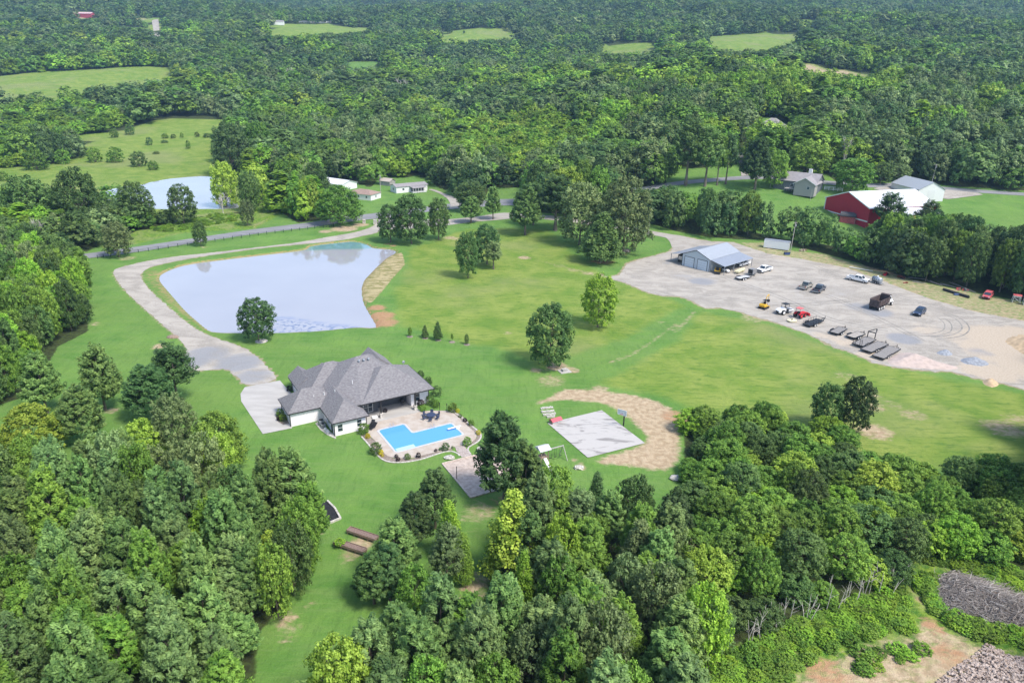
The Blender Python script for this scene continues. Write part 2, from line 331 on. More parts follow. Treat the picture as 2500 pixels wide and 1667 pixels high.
a_dirt = np.maximum(a_dirt, blob([(15,350,690,9,.95),(15,150,720,5,.8),(15,520,650,6,.9),(5,1540,1085,4.5,.85),(5,1640,1110,3,.8),(5,1400,1110,3,.7),(5,820,222,5,.7),(5,860,228,5,.65),(5,1320,355,4,.85),(5,1650,440,4,.6),(5,1750,460,4,.65),(5,1820,470,4,.7),(5,1560,410,4,.55),
    (5,1210,862,2.5,.6),(5,720,762,2.5,.5),(4,1070,950,3.2,.8),(4,640,800,3,.6),(4,760,1380,2.6,.75),(4,1370,285,3,.6),(4,1760,912,1.6,.8),(4,850,360,6,.6),(6,1150,1150,6,.5),(6,1280,1270,5,.7),(6,1330,1360,4,.7),(6,1330,1520,6,.8),(6,1600,1410,5,.6),(6,1460,1340,4,.5),(6,2200,1500,7,.7),(6,2300,1440,5,.6),
    (6,520,760,7,.6),(5,2240,790,3,.5),(8,1450,330,2.0,.95),(8,1420,290,1.6,.8),(8,880,580,5,.6),(8,800,610,3,.5),(8,850,700,3,.4),(8,840,1000,4,.7),(8,850,1110,4,.7),(8,180,770,3.5,.8),(8,120,840,2.5,.7),(7,1640,1200,2.6,.75),(7,1790,1120,1.6,.6),(7,1850,1130,1.2,.6),(7,1650,1300,2.5,.55),(7,1720,1250,1.6,.4),(7,1850,690,3,.5),
    (5,1830,1240,4,.7),(5,1500,1180,6,.6),(3,440,160,9,.5)]))
a_dirt = np.maximum(a_dirt, .66 * (1 - ss(sdist(GX, GY, BANK), -1, 2)))
for ci in (14, 15, 17, 18, 9): a_dirt = np.maximum(a_dirt, .85 * (1 - ss(dc[ci], -4, 2)))
QD = PP(9, (560,1567),(740,1480),(900,1390),(1200,1280),(1330,1290),(1390,1180),(1310,960),(1420,1000),(1480,1200),(1750,1330),(2000,1380),(2300,1400),(2300,2200),(300,2200))
a_dirt = np.maximum(a_dirt, .80 * (1 - ss(sdist(GX, GY, QD), -2.4, 1.8)))
# bare fringe by the drive, on the pond bank and at the water line
sp = sdist(GX, GY, POND)
a_shore = (1 - ss(np.abs(sp - .3), .1, 1.6)) * .9
LB = PP(4, (945,440),(1100,440),(1080,520),(1200,650),(1350,790),(1420,840),(1360,850),(1100,660),(950,500))
a_shore = np.maximum(a_shore, .62 * (1 - ss(sdist(GX, GY, LB), -1, 1.5)))
DRY = PP(5, (400,335),(500,320),(520,400),(430,500),(350,600),(290,660),(240,640),(225,560),(240,500),(290,450))
a_dry = 1 - ss(sdist(GX, GY, DRY), -1.5, 1.5)
a_red = blob([(5,360,745,6.5,1),(5,385,790,6,1),(5,330,690,4.5,1),(5,440,275,3,.8),(5,400,262,3,.7),(5,1850,380,7,.85),(5,1960,330,5,.7),(5,1780,385,5,.6),(9,1560,1400,4,.8),(9,1480,1230,3,.8),(9,1420,1100,2.5,.6),(9,870,1520,5,.8),(14,2330,240,6,.8),(8,1020,520,5,.6)])
a_track = np.zeros(GX.shape)
for ln, wd in ((PP(5, (2338,800),(2150,940),(2050,1000),(1900,1060)), 1.2), (PP(6, (130,720),(60,790),(0,850)), 1.6), (PP(5, (1300,350),(1560,410),(1720,450),(1870,485)), 1.5), (PP(5, (760,215),(880,235)), 1.2), (PP(1, (1800,1470),(1720,1510),(1690,1567)), 1.6)):
    a_track = np.maximum(a_track, .56 * (1 - ss(pdist(GX, GY, ln, False), wd * .3, wd)))
a_dirt = np.maximum(a_dirt, a_track)
a_edge = np.maximum((1 - ss(sdist(GX, GY, DRIVE), 0, 1.6)), (1 - ss(sdist(GX, GY, YARD), .2, 2.4))) * .75
g = NG('ground_mat')
n_big = g.noise(.018, 5); n_mid = g.noise(.11, 6, dist=.4); n_fine = g.noise(.9, 6); n_str = g.noise(.6, 6, (.5, 1.35, 1), .25, .6, .5); n_tiny = g.noise(5, 3)
n_mow = g.noise(.3, 5, (.3, 1.2, 1), -.5, .6, .6)
lawn = g.mix(g.ramp(n_mid, .3, .7), (.082, .195, .034), (.150, .275, .052))
lawn = g.mix(g.math('MULTIPLY', g.ramp(n_mow, .4, .62), .6), lawn, (.145, .245, .06)); lawn = g.mix(g.math('MULTIPLY', g.ramp(n_big, .45, .62), .45), lawn, (.15, .24, .05)); lawn = g.mix(g.math('MULTIPLY', g.ramp(n_tiny, .45, .8), .5), lawn, (.055, .125, .022))
n_st2 = g.noise(1.3, 3, (.14, 1.5, 1), .55); n_st3 = g.noise(1.1, 3, (1.4, .16, 1), .2)
lawn = g.mix(g.math('MULTIPLY', g.ramp(n_st2, .45, .7), .35), lawn, (.16, .25, .07)); lawn = g.mix(g.math('MULTIPLY', g.ramp(n_st3, .5, .7), .28), lawn, (.06, .13, .028))
past = g.mix(g.ramp(n_mid, .3, .7), (.135, .225, .030), (.24, .295, .062))
past = g.mix(g.math('MULTIPLY', g.ramp(n_str, .5, .66), .6), past, (.075, .16, .024)); past = g.mix(g.math('MULTIPLY', g.ramp(n_big, .5, .66), .5), past, (.25, .25, .11))
past = g.mix(g.math('MULTIPLY', g.ramp(n_st2, .5, .68), .4), past, (.075, .15, .022)); past = g.mix(g.math('MULTIPLY', g.ramp(n_tiny, .5, .8), .45), past, (.06, .13, .022))
weed = g.mix(g.ramp(n_fine, .35, .65), (.06, .15, .018), (.19, .28, .035)); weed = g.mix(g.math('MULTIPLY', g.ramp(n_mid, .45, .65), .7), weed, (.24, .26, .10))
soil = g.mix(g.ramp(n_fine, .35, .65), (.36, .26, .165), (.50, .385, .26)); soil = g.mix(g.ramp(n_tiny, .55, .75), soil, (.24, .16, .10))
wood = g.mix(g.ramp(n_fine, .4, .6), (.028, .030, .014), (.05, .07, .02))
c = g.mix(g.ramp(g.math('ADD', g.attr('a_field'), g.math('MULTIPLY', g.math('SUBTRACT', n_mid, .5), .5)), .25, .62), lawn, past)
c = g.mix(g.ramp(g.math('ADD', g.attr('a_weed'), g.math('SUBTRACT', n_fine, .5)), .3, .7), c, weed)
def masked(c, att, target, amp, nz, lo=.42, hi=.6):
    f = g.math('ADD', g.attr(att), g.math('MULTIPLY', g.math('SUBTRACT', nz, .5), amp)); return g.mix(g.math('MULTIPLY', g.ramp(f, lo, hi), .95), c, target)
n_drt = g.noise(.55, 8, (1, 1.8, 1), .4, .68, .6)
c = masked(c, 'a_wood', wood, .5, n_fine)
c = masked(c, 'a_dry', g.mix(g.ramp(n_str, .42, .58), (.22, .20, .075), (.42, .34, .19)), .5, n_fine)
c = masked(c, 'a_shore', g.mix(n_fine, (.24, .20, .08), (.36, .27, .13)), 1.5, n_drt, .5, .85)
c = masked(c, 'a_edge', g.mix(n_fine, (.22, .19, .08), (.40, .34, .24)), 1.1, n_drt, .5, .66)
c = masked(c, 'a_dirt', soil, 1.3, n_drt, .36, .88)
c = masked(c, 'a_red', g.mix(n_fine, (.30, .16, .08), (.46, .28, .16)), 1.5, n_drt, .45, .95)
gm = g.finish(c, .95, g.math('ADD', n_fine, g.math('MULTIPLY', n_tiny, .4)), .6, .5)
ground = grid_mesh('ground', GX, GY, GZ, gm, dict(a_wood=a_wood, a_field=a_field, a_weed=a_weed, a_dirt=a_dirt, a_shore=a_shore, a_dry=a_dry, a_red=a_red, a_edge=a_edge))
tag(ground, kind='structure')

def sheet(name, poly, m, off=.05, jit=0, cell=2.5, attrs=None, flat=None):
    """polygon laid on the terrain, cut into small cells so that it follows it"""
    if jit:
        q = []
        for i in range(len(poly)):
            a = Vector(poly[i]); b = Vector(poly[(i + 1) % len(poly)]); n = max(1, int((b - a).length / 1.0)); nn = (b - a).normalized().orthogonal() if (b - a).length > 0 else Vector((0, 0))
            for j in range(n): p_ = a.lerp(b, j / n) + nn * rng.normal(0, jit); q.append((p_.x, p_.y))
        poly = q
    n_ = len(poly); cv, ce, cf = delaunay_2d_cdt([Vector(p) for p in poly], [(i, (i + 1) % n_) for i in range(n_)], [], 1, 1e-4)[:3]
    bm = bmesh.new(); bv = [bm.verts.new((v.x, v.y, 0)) for v in cv]
    for f in cf:
        try: bm.faces.new([bv[i] for i in f])
        except ValueError: pass
    bm.normal_update()
    for f in bm.faces:
        if f.normal.z < 0: f.normal_flip()
    xs = [p[0] for p in poly]; ys = [p[1] for p in poly]
    for ax, lo, hi in ((0, min(xs), max(xs)), (1, min(ys), max(ys))):
        s = cell if hi - lo < 400 else cell * 2
        for q in np.arange(math.ceil(lo / s) * s, hi, s):
            no = (1, 0, 0) if ax == 0 else (0, 1, 0); co = (q, 0, 0) if ax == 0 else (0, q, 0)
            bmesh.ops.bisect_plane(bm, geom=bm.verts[:] + bm.edges[:] + bm.faces[:], plane_co=co, plane_no=no)
    X = np.array([v.co.x for v in bm.verts]); Y = np.array([v.co.y for v in bm.verts])
    Z = (T(X, Y) if flat is None else np.full(X.shape, flat)) + off
    for v, z in zip(bm.verts, Z): v.co.z = z
    me = bpy.data.meshes.new(name); bm.to_mesh(me); bm.free(); me.materials.append(m)
    me.polygons.foreach_set('use_smooth', [True] * len(me.polygons))
    for k, fn in (attrs or {}).items():
        a = me.attributes.new(k, 'FLOAT', 'POINT'); a.data.foreach_set('value', np.asarray(fn(X, Y), np.float32))
    return tag(link(bpy.data.objects.new(name, me)), kind='structure')
# water
wm, wn, wp = nodes('pond_water_mat')
wp.inputs['Base Color'].default_value = (.42, .455, .54, 1); wp.inputs['Roughness'].default_value = .04; wp.inputs['IOR'].default_value = 1.7; wp.inputs['Specular IOR Level'].default_value = .9
tc = wn.nodes.new('ShaderNodeNewGeometry'); nz = wn.nodes.new('ShaderNodeTexNoise'); nz.inputs['Scale'].default_value = 1.2; nz.inputs['Detail'].default_value = 3
bp = wn.nodes.new('ShaderNodeBump'); bp.inputs['Strength'].default_value = .05; bp.inputs['Distance'].default_value = .05
wn.links.new(tc.outputs['Position'], nz.inputs['Vector']); wn.links.new(nz.outputs[0], bp.inputs['Height']); wn.links.new(bp.outputs[0], wp.inputs['Normal'])
def grow(poly, d):
    c = np.mean(poly, axis=0); return [(c[0] + (x - c[0]) * (1 + d / math.hypot(x - c[0], y - c[1])), c[1] + (y - c[1]) * (1 + d / math.hypot(x - c[0], y - c[1]))) for x, y in poly]
TEAL = PP(4, (2060,300),(2050,255),(2338,225)) + PP(5, (90,225),(260,240),(320,280),(250,288),(100,292),(20,292))
RIP = PP(4, (1840,745),(1950,748),(2100,775),(2338,806)) + PP(5, (120,800),(200,815),(60,845)) + PP(4, (2150,870),(1800,880))
sheet('pond_water', grow(POND, 1.4), wm, 0, flat=-.5, cell=1.6, attrs={'teal': lambda X, Y: 1 - ss(sdist(X, Y, TEAL), -2, 1.5), 'rip': lambda X, Y: 1 - ss(sdist(X, Y, RIP), -.8, .6), 'line': lambda X, Y: 1 - ss(pdist(X, Y, RIP[:6], False), .1, 1.0)})
_a = [wn.nodes.new('ShaderNodeAttribute') for _ in range(3)]
for q, nme in zip(_a, ('teal', 'rip', 'line')): q.attribute_name = nme
def _mx(f, a, b):
    x = wn.nodes.new('ShaderNodeMix'); x.data_type = 'RGBA'
    wn.links.new(f, x.inputs[0])
    for i, v in ((6, a), (7, b)):
        if isinstance(v, tuple): x.inputs[i].default_value = col4(v)
        else: wn.links.new(v, x.inputs[i])
    return x.outputs[2]
n4 = wn.nodes.new('ShaderNodeTexNoise'); n4.inputs['Scale'].default_value = .9; n4.inputs['Detail'].default_value = 6; wn.links.new(tc.outputs['Position'], n4.inputs['Vector'])
r4 = wn.nodes.new('ShaderNodeMapRange'); r4.inputs[1].default_value = .5; r4.inputs[2].default_value = .62; wn.links.new(n4.outputs[0], r4.inputs[0])
m4 = wn.nodes.new('ShaderNodeMath'); m4.operation = 'MULTIPLY'; wn.links.new(r4.outputs[0], m4.inputs[0]); wn.links.new(_a[1].outputs['Fac'], m4.inputs[1])
m5 = wn.nodes.new('ShaderNodeMath'); m5.operation = 'MULTIPLY'; m5.inputs[1].default_value = .55; wn.links.new(_a[2].outputs['Fac'], m5.inputs[0])
n6 = wn.nodes.new('ShaderNodeTexNoise'); n6.inputs['Scale'].default_value = .05; wn.links.new(tc.outputs['Position'], n6.inputs['Vector'])
cc = _mx(n6.outputs[0], (.325, .32, .345), (.40, .395, .415)); cc = _mx(_a[0].outputs['Fac'], cc, (.16, .30, .30)); cc = _mx(m4.outputs[0], cc, (.17, .20, .30)); cc = _mx(m5.outputs[0], cc, (.20, .23, .36))  # pale base colours put part of the sky's reflection into the water
wn.links.new(cc, wp.inputs['Base Color'])
sheet('far_pond_water', grow(POND2, 2), wm, 0, flat=_z2 - .5, cell=60)
# gravel, asphalt, concrete
g = NG('gravel_mat'); a = g.noise(.16, 9, (.7, 1.3, 1), .3, .68, 1.2); b = g.noise(2.5, 6); d = g.noise(12, 3)
c = g.mix(g.ramp(a, .38, .62), (.285, .255, .212), (.415, .372, .312)); c = g.mix(g.math('MULTIPLY', g.ramp(b, .4, .7), .5), c, (.44, .42, .395))
c = g.mix(g.math('MULTIPLY', g.ramp(d, .5, .8), .3), c, (.22, .21, .19))
c = g.mix(g.ramp(g.math('ADD', g.attr('tan'), g.math('MULTIPLY', g.math('SUBTRACT', a, .5), 1.2)), .35, .75), c, g.mix(g.ramp(b, .3, .7), (.40, .33, .25), (.49, .415, .325)))
c = g.mix(g.math('MULTIPLY', g.ramp(g.math('ADD', g.attr('dark'), g.math('MULTIPLY', g.math('SUBTRACT', a, .5), .9)), .35, .8), .8), c, g.mix(b, (.19, .20, .22), (.28, .29, .31)))
GRAVEL = g.finish(c, .95, b, .5, .1)
g = NG('asphalt_mat'); a = g.noise(.3, 6, (.3, 2, 1), .05); b = g.noise(9, 4)
c = g.mix(g.ramp(a, .35, .65), (.17, .17, .175), (.25, .25, .255)); c = g.mix(g.math('MULTIPLY', b, .3), c, (.32, .32, .32)); ASPH = g.finish(c, .9)
g = NG('court_mat'); a = g.noise(.5, 5, (.35, 1.2, 1), -.35, .6, 1.0); b = g.noise(4, 4)
c = g.mix(g.ramp(a, .5, .62), (.45, .425, .395), (.23, .215, .20)); c = g.mix(g.math('MULTIPLY', b, .25), c, (.40, .39, .38)); COURTM = g.finish(c, .8)
g = NG('concrete_mat'); a = g.noise(.4, 6, (.4, 1.6, 1), .45); b = g.noise(6, 4)
c = g.mix(g.ramp(a, .35, .65), (.38, .362, .335), (.46, .44, .41)); c = g.mix(g.math('MULTIPLY', b, .2), c, (.38, .36, .33)); CONC = g.finish(c, .8)
def resample(line, n):
    a = np.array(line); d = np.concatenate([[0], np.cumsum(np.hypot(*(a[1:] - a[:-1]).T))]); t = np.linspace(0, d[-1], n)
    k = np.ones(9) / 9; r = []
    for i in (0, 1):
        v = np.interp(t, d, a[:, i]); r.append(np.convolve(np.pad(v, 4, mode='edge'), k, mode='valid'))
    return np.stack(r, 1)
def strip(name, L1, L2, m, off, n=320, attrs=None):
    a, b = resample(L1, n), resample(L2, n); X = np.stack([a[:, 0] * (1 - t) + b[:, 0] * t for t in np.linspace(0, 1, 5)]); Y = np.stack([a[:, 1] * (1 - t) + b[:, 1] * t for t in np.linspace(0, 1, 5)])
    return tag(grid_mesh(name, X, Y, T(X, Y) + off, m, attrs or {}), kind='structure')
def yd(pts): return lambda X, Y: blob(pts, X, Y)
tan_f = yd([(6,2200,900,16,1),(6,2338,1000,22,1),(6,1950,900,12,.6),(6,1700,840,10,.5),(6,1500,900,7,.45),(6,2338,870,10,1),(6,1150,930,6,.7),(6,1000,880,6,.6),(6,850,800,5,.5),(6,2100,1120,10,.9),(6,1300,1010,6,.6),(6,700,350,8,.5),(6,1000,400,9,.5),(6,2600,1100,25,1)])
dark_f = yd([(6,1530,900,7,.9),(6,1350,720,8,.75),(6,1250,690,9,.6),(6,850,560,10,.5),(6,200,510,8,.55),(11,1230,600,7,.8),(11,1000,540,8,.5),(6,500,560,9,.4),(6,1650,540,8,.4),(6,1060,580,14,.45),(11,840,390,3,.8),(6,900,640,12,.4),(6,2050,990,6,.6)])
zero = lambda X, Y: np.zeros(X.shape)
sheet('gravel_yard', YARD, GRAVEL, .03, jit=.22, attrs={'tan': tan_f, 'dark': dark_f}, cell=1.8)
sheet('gravel_drive', DRIVE, GRAVEL, .038, jit=.14, attrs={'tan': zero, 'dark': yd([(4,1400,1000,9,.75),(4,1600,1060,9,.8),(4,1300,1050,7,.8),(4,1700,1150,7,.7)])})
strip('road', ROAD_N, ROAD_S[::-1], ASPH, .09)
EN = PP(15, (700,590),(1200,590),(1490,590),(1780,560),(1930,535),(2050,520),(2300,535)) + PP(5, (1550,78),(1960,143),(2150,172),(2338,205)) + PP(11, (1000,70),(1320,165))
ES = PP(15, (700,700),(1100,690),(1250,668),(1490,650),(1700,620),(1990,598),(2200,575),(2352,580)) + PP(5, (1550,108),(1960,168),(2150,198),(2290,225)) + PP(11, (900,220),(1150,320))
strip('entry_road', EN, ES, GRAVEL, .06, attrs={'tan': np.zeros((5, 320)), 'dark': np.full((5, 320), .4)})
sheet('neighbour_drive', smooth_poly(PP(15, (1230,275),(1330,300),(1420,350),(1470,400),(1480,450),(1470,490),(1590,470),(1560,370),(1420,320),(1300,270)), 1), GRAVEL, .12, jit=.1, attrs={'tan': zero, 'dark': zero})
sheet('far_road', PP(1, (1018,132),(1062,130),(1090,300),(1045,300)), GRAVEL, .6, attrs={'tan': lambda X, Y: np.full(X.shape, .3), 'dark': zero}, cell=12)
sheet('barn_yard', smooth_poly(PP(3, (1300,1262),(1560,1250),(1800,1275),(2100,1305),(1950,1325),(1790,1345),(1740,1300),(1400,1290)), 1), GRAVEL, .16, attrs={'tan': zero, 'dark': zero})
sheet('neighbour_path', PP(3, (395,1000),(440,1000),(480,1130),(490,1180),(440,1185),(430,1120)), GRAVEL, .2, attrs={'tan': zero, 'dark': zero}, cell=4)
o = sheet('basketball_court', COURT, COURTM, .10, cell=50)
PADC = PP(4, (1645,1225),(1615,1270),(1620,1320),(1765,1540),(1962,1500),(1940,1400),(1885,1330),(1960,1270),(1905,1210),(1880,1180))
sheet('parking_pad', PADC, CONC, .075, cell=50)

RUT = mat('rut_gravel', (.24, .225, .20), .95, noise=.25, scale=.6)
def rut(k, pts, w_=.38, gap=1.7):
    L = resample([P(k, *q) for q in pts], 50); d = np.gradient(L, axis=0); d /= np.linalg.norm(d, axis=1)[:, None]; n_ = np.stack([-d[:, 1], d[:, 0]], 1)
    for s_ in (-1, 1): tag(strip('wheel_track', L + n_ * (s_ * gap / 2 - w_ / 2), L + n_ * (s_ * gap / 2 + w_ / 2), RUT, .042, 50), kind='structure')
rut(6, ((1780,720),(1900,760),(1960,830),(1900,880),(1700,900))); rut(6, ((1760,750),(1830,790),(1830,850),(1720,880),(1500,860)), .3)
rut(6, ((300,480),(700,620),(1100,800),(1500,850))); rut(6, ((60,600),(400,640),(800,680),(1200,640))); rut(6, ((900,400),(1300,560),(1800,700),(2300,830)), .3); rut(6, ((600,520),(1000,600),(1400,780),(1700,940)), .3)
# ================================================================ trees
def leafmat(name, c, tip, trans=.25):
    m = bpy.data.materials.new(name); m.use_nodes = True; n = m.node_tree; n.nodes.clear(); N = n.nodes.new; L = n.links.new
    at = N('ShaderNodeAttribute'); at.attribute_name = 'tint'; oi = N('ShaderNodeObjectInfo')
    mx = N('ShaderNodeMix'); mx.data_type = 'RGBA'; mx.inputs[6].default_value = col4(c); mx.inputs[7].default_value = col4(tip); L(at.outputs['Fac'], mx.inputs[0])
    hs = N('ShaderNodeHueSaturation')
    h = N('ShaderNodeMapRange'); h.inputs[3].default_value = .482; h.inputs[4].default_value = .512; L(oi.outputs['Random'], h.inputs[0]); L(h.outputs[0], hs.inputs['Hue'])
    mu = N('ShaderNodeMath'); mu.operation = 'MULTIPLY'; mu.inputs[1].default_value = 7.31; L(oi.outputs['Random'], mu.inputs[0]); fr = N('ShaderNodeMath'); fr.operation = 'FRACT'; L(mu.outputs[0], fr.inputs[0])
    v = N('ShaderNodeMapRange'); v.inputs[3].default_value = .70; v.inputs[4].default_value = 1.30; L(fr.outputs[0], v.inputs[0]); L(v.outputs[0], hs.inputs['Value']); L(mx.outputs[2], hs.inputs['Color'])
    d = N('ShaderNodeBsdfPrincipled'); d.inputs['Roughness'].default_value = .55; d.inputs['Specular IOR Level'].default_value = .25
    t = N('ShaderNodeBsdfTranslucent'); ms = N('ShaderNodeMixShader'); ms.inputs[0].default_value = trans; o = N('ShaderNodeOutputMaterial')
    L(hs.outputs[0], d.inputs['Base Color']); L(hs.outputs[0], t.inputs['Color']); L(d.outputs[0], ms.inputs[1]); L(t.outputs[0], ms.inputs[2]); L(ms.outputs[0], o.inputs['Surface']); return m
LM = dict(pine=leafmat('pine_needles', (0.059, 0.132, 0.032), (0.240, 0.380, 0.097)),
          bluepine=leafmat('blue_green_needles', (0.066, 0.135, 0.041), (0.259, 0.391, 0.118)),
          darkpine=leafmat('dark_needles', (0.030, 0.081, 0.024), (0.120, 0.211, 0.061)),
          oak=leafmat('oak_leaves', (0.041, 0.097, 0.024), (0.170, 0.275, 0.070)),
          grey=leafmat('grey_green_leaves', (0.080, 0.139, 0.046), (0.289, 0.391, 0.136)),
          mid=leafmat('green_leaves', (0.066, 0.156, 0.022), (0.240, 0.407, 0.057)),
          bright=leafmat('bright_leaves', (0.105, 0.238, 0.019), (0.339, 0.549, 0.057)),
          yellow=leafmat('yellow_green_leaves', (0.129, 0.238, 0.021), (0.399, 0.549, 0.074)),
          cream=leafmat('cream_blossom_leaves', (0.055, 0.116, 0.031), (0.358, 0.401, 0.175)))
BARK = mat('bark', (.17, .14, .11), .95, noise=.4, scale=6); PALE = mat('pale_bark', (.50, .46, .40), .9, noise=.2, scale=6); DEADW = mat('dead_wood', (.30, .26, .22), .95, noise=.3, scale=5)

def crown_mesh(name, style, ncl, nleaf, lsize, seed):
    """leaf clumps in a unit tree: total height 1, crown radius ~ cr; returns a mesh of small faces with a tint per clump, paler toward its upper outer side"""
    r = np.random.default_rng(seed)
    S = dict(pine=(.22, .235, lambda t: np.minimum(1, (1.03 - t) ** .62 * 1.08) * np.minimum(1, .62 + t * 2.2)),
             tall=(.34, .20, lambda t: np.minimum(1, (1.03 - t) ** .55) * np.minimum(1, .5 + t * 2)),
             round=(.12, .40, lambda t: np.sqrt(np.clip(1 - ((t - .42) / .62) ** 2, 0, 1))),
             oak=(.14, .46, lambda t: np.sqrt(np.clip(1 - ((t - .36) / .66) ** 2, 0, 1)) * (1 - .12 * t)),
             cone=(.08, .26, lambda t: np.clip((1.04 - t), 0, 1) ** .78 * np.minimum(1, .6 + t * 3)),
             bush=(.02, .55, lambda t: np.sqrt(np.clip(1 - ((t - .3) / .72) ** 2, 0, 1))))[style]
    z0, R, prof = S; piney = style in ('pine', 'tall')
    nl = 9; la = r.uniform(0, 2 * np.pi, nl); lz = r.uniform(0, 1, nl); ls = r.uniform(-.30, .22, nl)   # big lobes and dents
    t = r.uniform(0, 1, ncl * 3) ** .85; rr = prof(t); keep = r.uniform(0, 1, ncl * 3) < np.maximum(rr, .15) ; t = t[keep][:ncl]; n = len(t)
    a = r.uniform(0, 2 * np.pi, n); q = prof(t) * R
    f = np.ones(n)
    for i in range(nl):
        da = np.abs((a - la[i] + np.pi) % (2 * np.pi) - np.pi); f += ls[i] * np.exp(-(da / .55) ** 2 - ((t - lz[i]) / .2) ** 2)
    k = r.uniform(.35, 1.0, n) ** .55; q = q * f * k * r.uniform(.9, 1.12, n)
    C = np.stack([q * np.cos(a), q * np.sin(a), z0 + t * (1 - z0 - .02)], 1)
    cr = (r.uniform(.7, 1.25, n) * (.052 if piney else .062) * (1.15 if style in ('oak', 'round', 'bush') else 1)) * (150 / ncl) ** .28
    if nleaf < 12: cr *= 1.15
    M = n * nleaf; ci = np.repeat(np.arange(n), nleaf)
    d = r.normal(size=(M, 3)); d[:, 2] = np.abs(d[:, 2]) * 1.1 - .25 * r.uniform(0, 1, M); d /= np.linalg.norm(d, axis=1)[:, None]
    ax = C * np.array([1, 1, 0]); ax = ax / (np.linalg.norm(ax, axis=1)[:, None] + 1e-6) * (.55 if piney else .25) + np.array([0, 0, 1.0]); ax /= np.linalg.norm(ax, axis=1)[:, None]
    rad_ = cr[ci] * r.uniform(.55, 1.0, M)
    pos = C[ci] + d * rad_[:, None]
    if piney: pos += ax[ci] * (np.sum(d * ax[ci], 1) * cr[ci] * 1.15)[:, None] - d * (rad_ * .28)[:, None]
    else: pos[:, 2] -= (1 - d[:, 2]) * cr[ci] * .25
    nrm = d * .9 + (C[ci] - np.array([0, 0, z0 + (1 - z0) * .35])) / R * (.9 if ncl < 130 else .25) + r.normal(size=(M, 3)) * (.22 if ncl < 130 else .5) + np.array([0, 0, .25]); nrm /= np.linalg.norm(nrm, axis=1)[:, None]
    if piney:
        lon = ax[ci] + d * .6 + r.normal(size=(M, 3)) * .3; lon -= nrm * np.sum(lon * nrm, 1)[:, None]
        sx, sy = lsize * .50, lsize * 1.5
    else:
        lon = r.normal(size=(M, 3)); lon -= nrm * np.sum(lon * nrm, 1)[:, None]; sx, sy = lsize * .75, lsize * .9
    lon /= np.linalg.norm(lon, axis=1)[:, None]; lat = np.cross(nrm, lon); s = r.uniform(.7, 1.3, M)[:, None]
    V = np.stack([pos - lon * sy * s * .5, pos + lat * sx * s * .5, pos + lon * sy * s * .5, pos - lat * sx * s * .5], 1).reshape(-1, 3)
    tint = np.clip(r.normal(.36, .22, n)[ci] + r.normal(0, .16, M) + .34 * (np.sum(d * ax[ci], 1) - .3), 0, 1)  # random per clump and face, paler toward each clump's upper outer side
    me = bpy.data.meshes.new(name); me.vertices.add(4 * M); me.vertices.foreach_set('co', V.astype(np.float32).ravel())
    me.loops.add(4 * M); me.loops.foreach_set('vertex_index', np.arange(4 * M, dtype=np.int32)); me.polygons.add(M)
    me.polygons.foreach_set('loop_start', np.arange(0, 4 * M, 4, dtype=np.int32)); me.update(calc_edges=True)
    at = me.attributes.new('tint', 'FLOAT', 'FACE'); at.data.foreach_set('value', tint.astype(np.float32))
    me.materials.append(LM['mid']); me['cl'] = 0
    return me, C
def trunk_mesh(name, style, C, seed, thick=1.0):
    r = np.random.default_rng(seed); b = MB(); top = {'pine': .93, 'tall': .95, 'cone': .9}.get(style, .62); bend = r.uniform(-.012, .012, 2)
    pts = [Vector((bend[0] * math.sin(t * 5), bend[1] * math.sin(t * 4 + 1), t * top)) for t in np.linspace(0, 1, 6)]
    r0 = .0155 * thick * (1.25 if style in ('oak', 'round') else 1)
    for i in range(5): b.tube(pts[i], pts[i + 1], r0 * (1 - i / 5.4) + (.006 if i == 0 else 0), r0 * (1 - (i + 1) / 5.4), 7)
    sel = r.choice(len(C), min(len(C), 26), replace=False)
    for i in sel:
        c = C[i]; zb = max(.14 if style != 'bush' else .03, c[2] - np.hypot(c[0], c[1]) * r.uniform(.45, 1.0)); zb = min(zb, top * .97); k = zb / top
        p0 = Vector((bend[0] * math.sin(k * 5), bend[1] * math.sin(k * 4 + 1), zb)); p2 = Vector(c); p1 = p0.lerp(p2, .5) + Vector((0, 0, .012))
        b.tube(p0, p1, r0 * .36 * (1.15 - k), r0 * .22, 4, False); b.tube(p1, p2, r0 * .22, r0 * .07, 4, False)
    me = bpy.data.meshes.new(name); me.from_pydata(b.v, [], b.f); me.materials.append(BARK); me.update(); return me
PROTO = {}
HI = dict(pine=(4, 260, 46, .026), tall=(2, 220, 36, .022), round=(2, 330, 34, .034), oak=(2, 420, 34, .032), cone=(2, 300, 34, .026), bush=(1, 150, 34, .055))
for st, (nv, ncl, nlf, lsz) in HI.items():
    PROTO[st] = []
    for i in range(nv):
        me, C = crown_mesh(st + '_crown', st, ncl, nlf, lsz, 100 + i * 7 + len(st)); tm = trunk_mesh(st + '_trunk', st, C, i + 5); PROTO[st].append((me, tm))
TREES = []
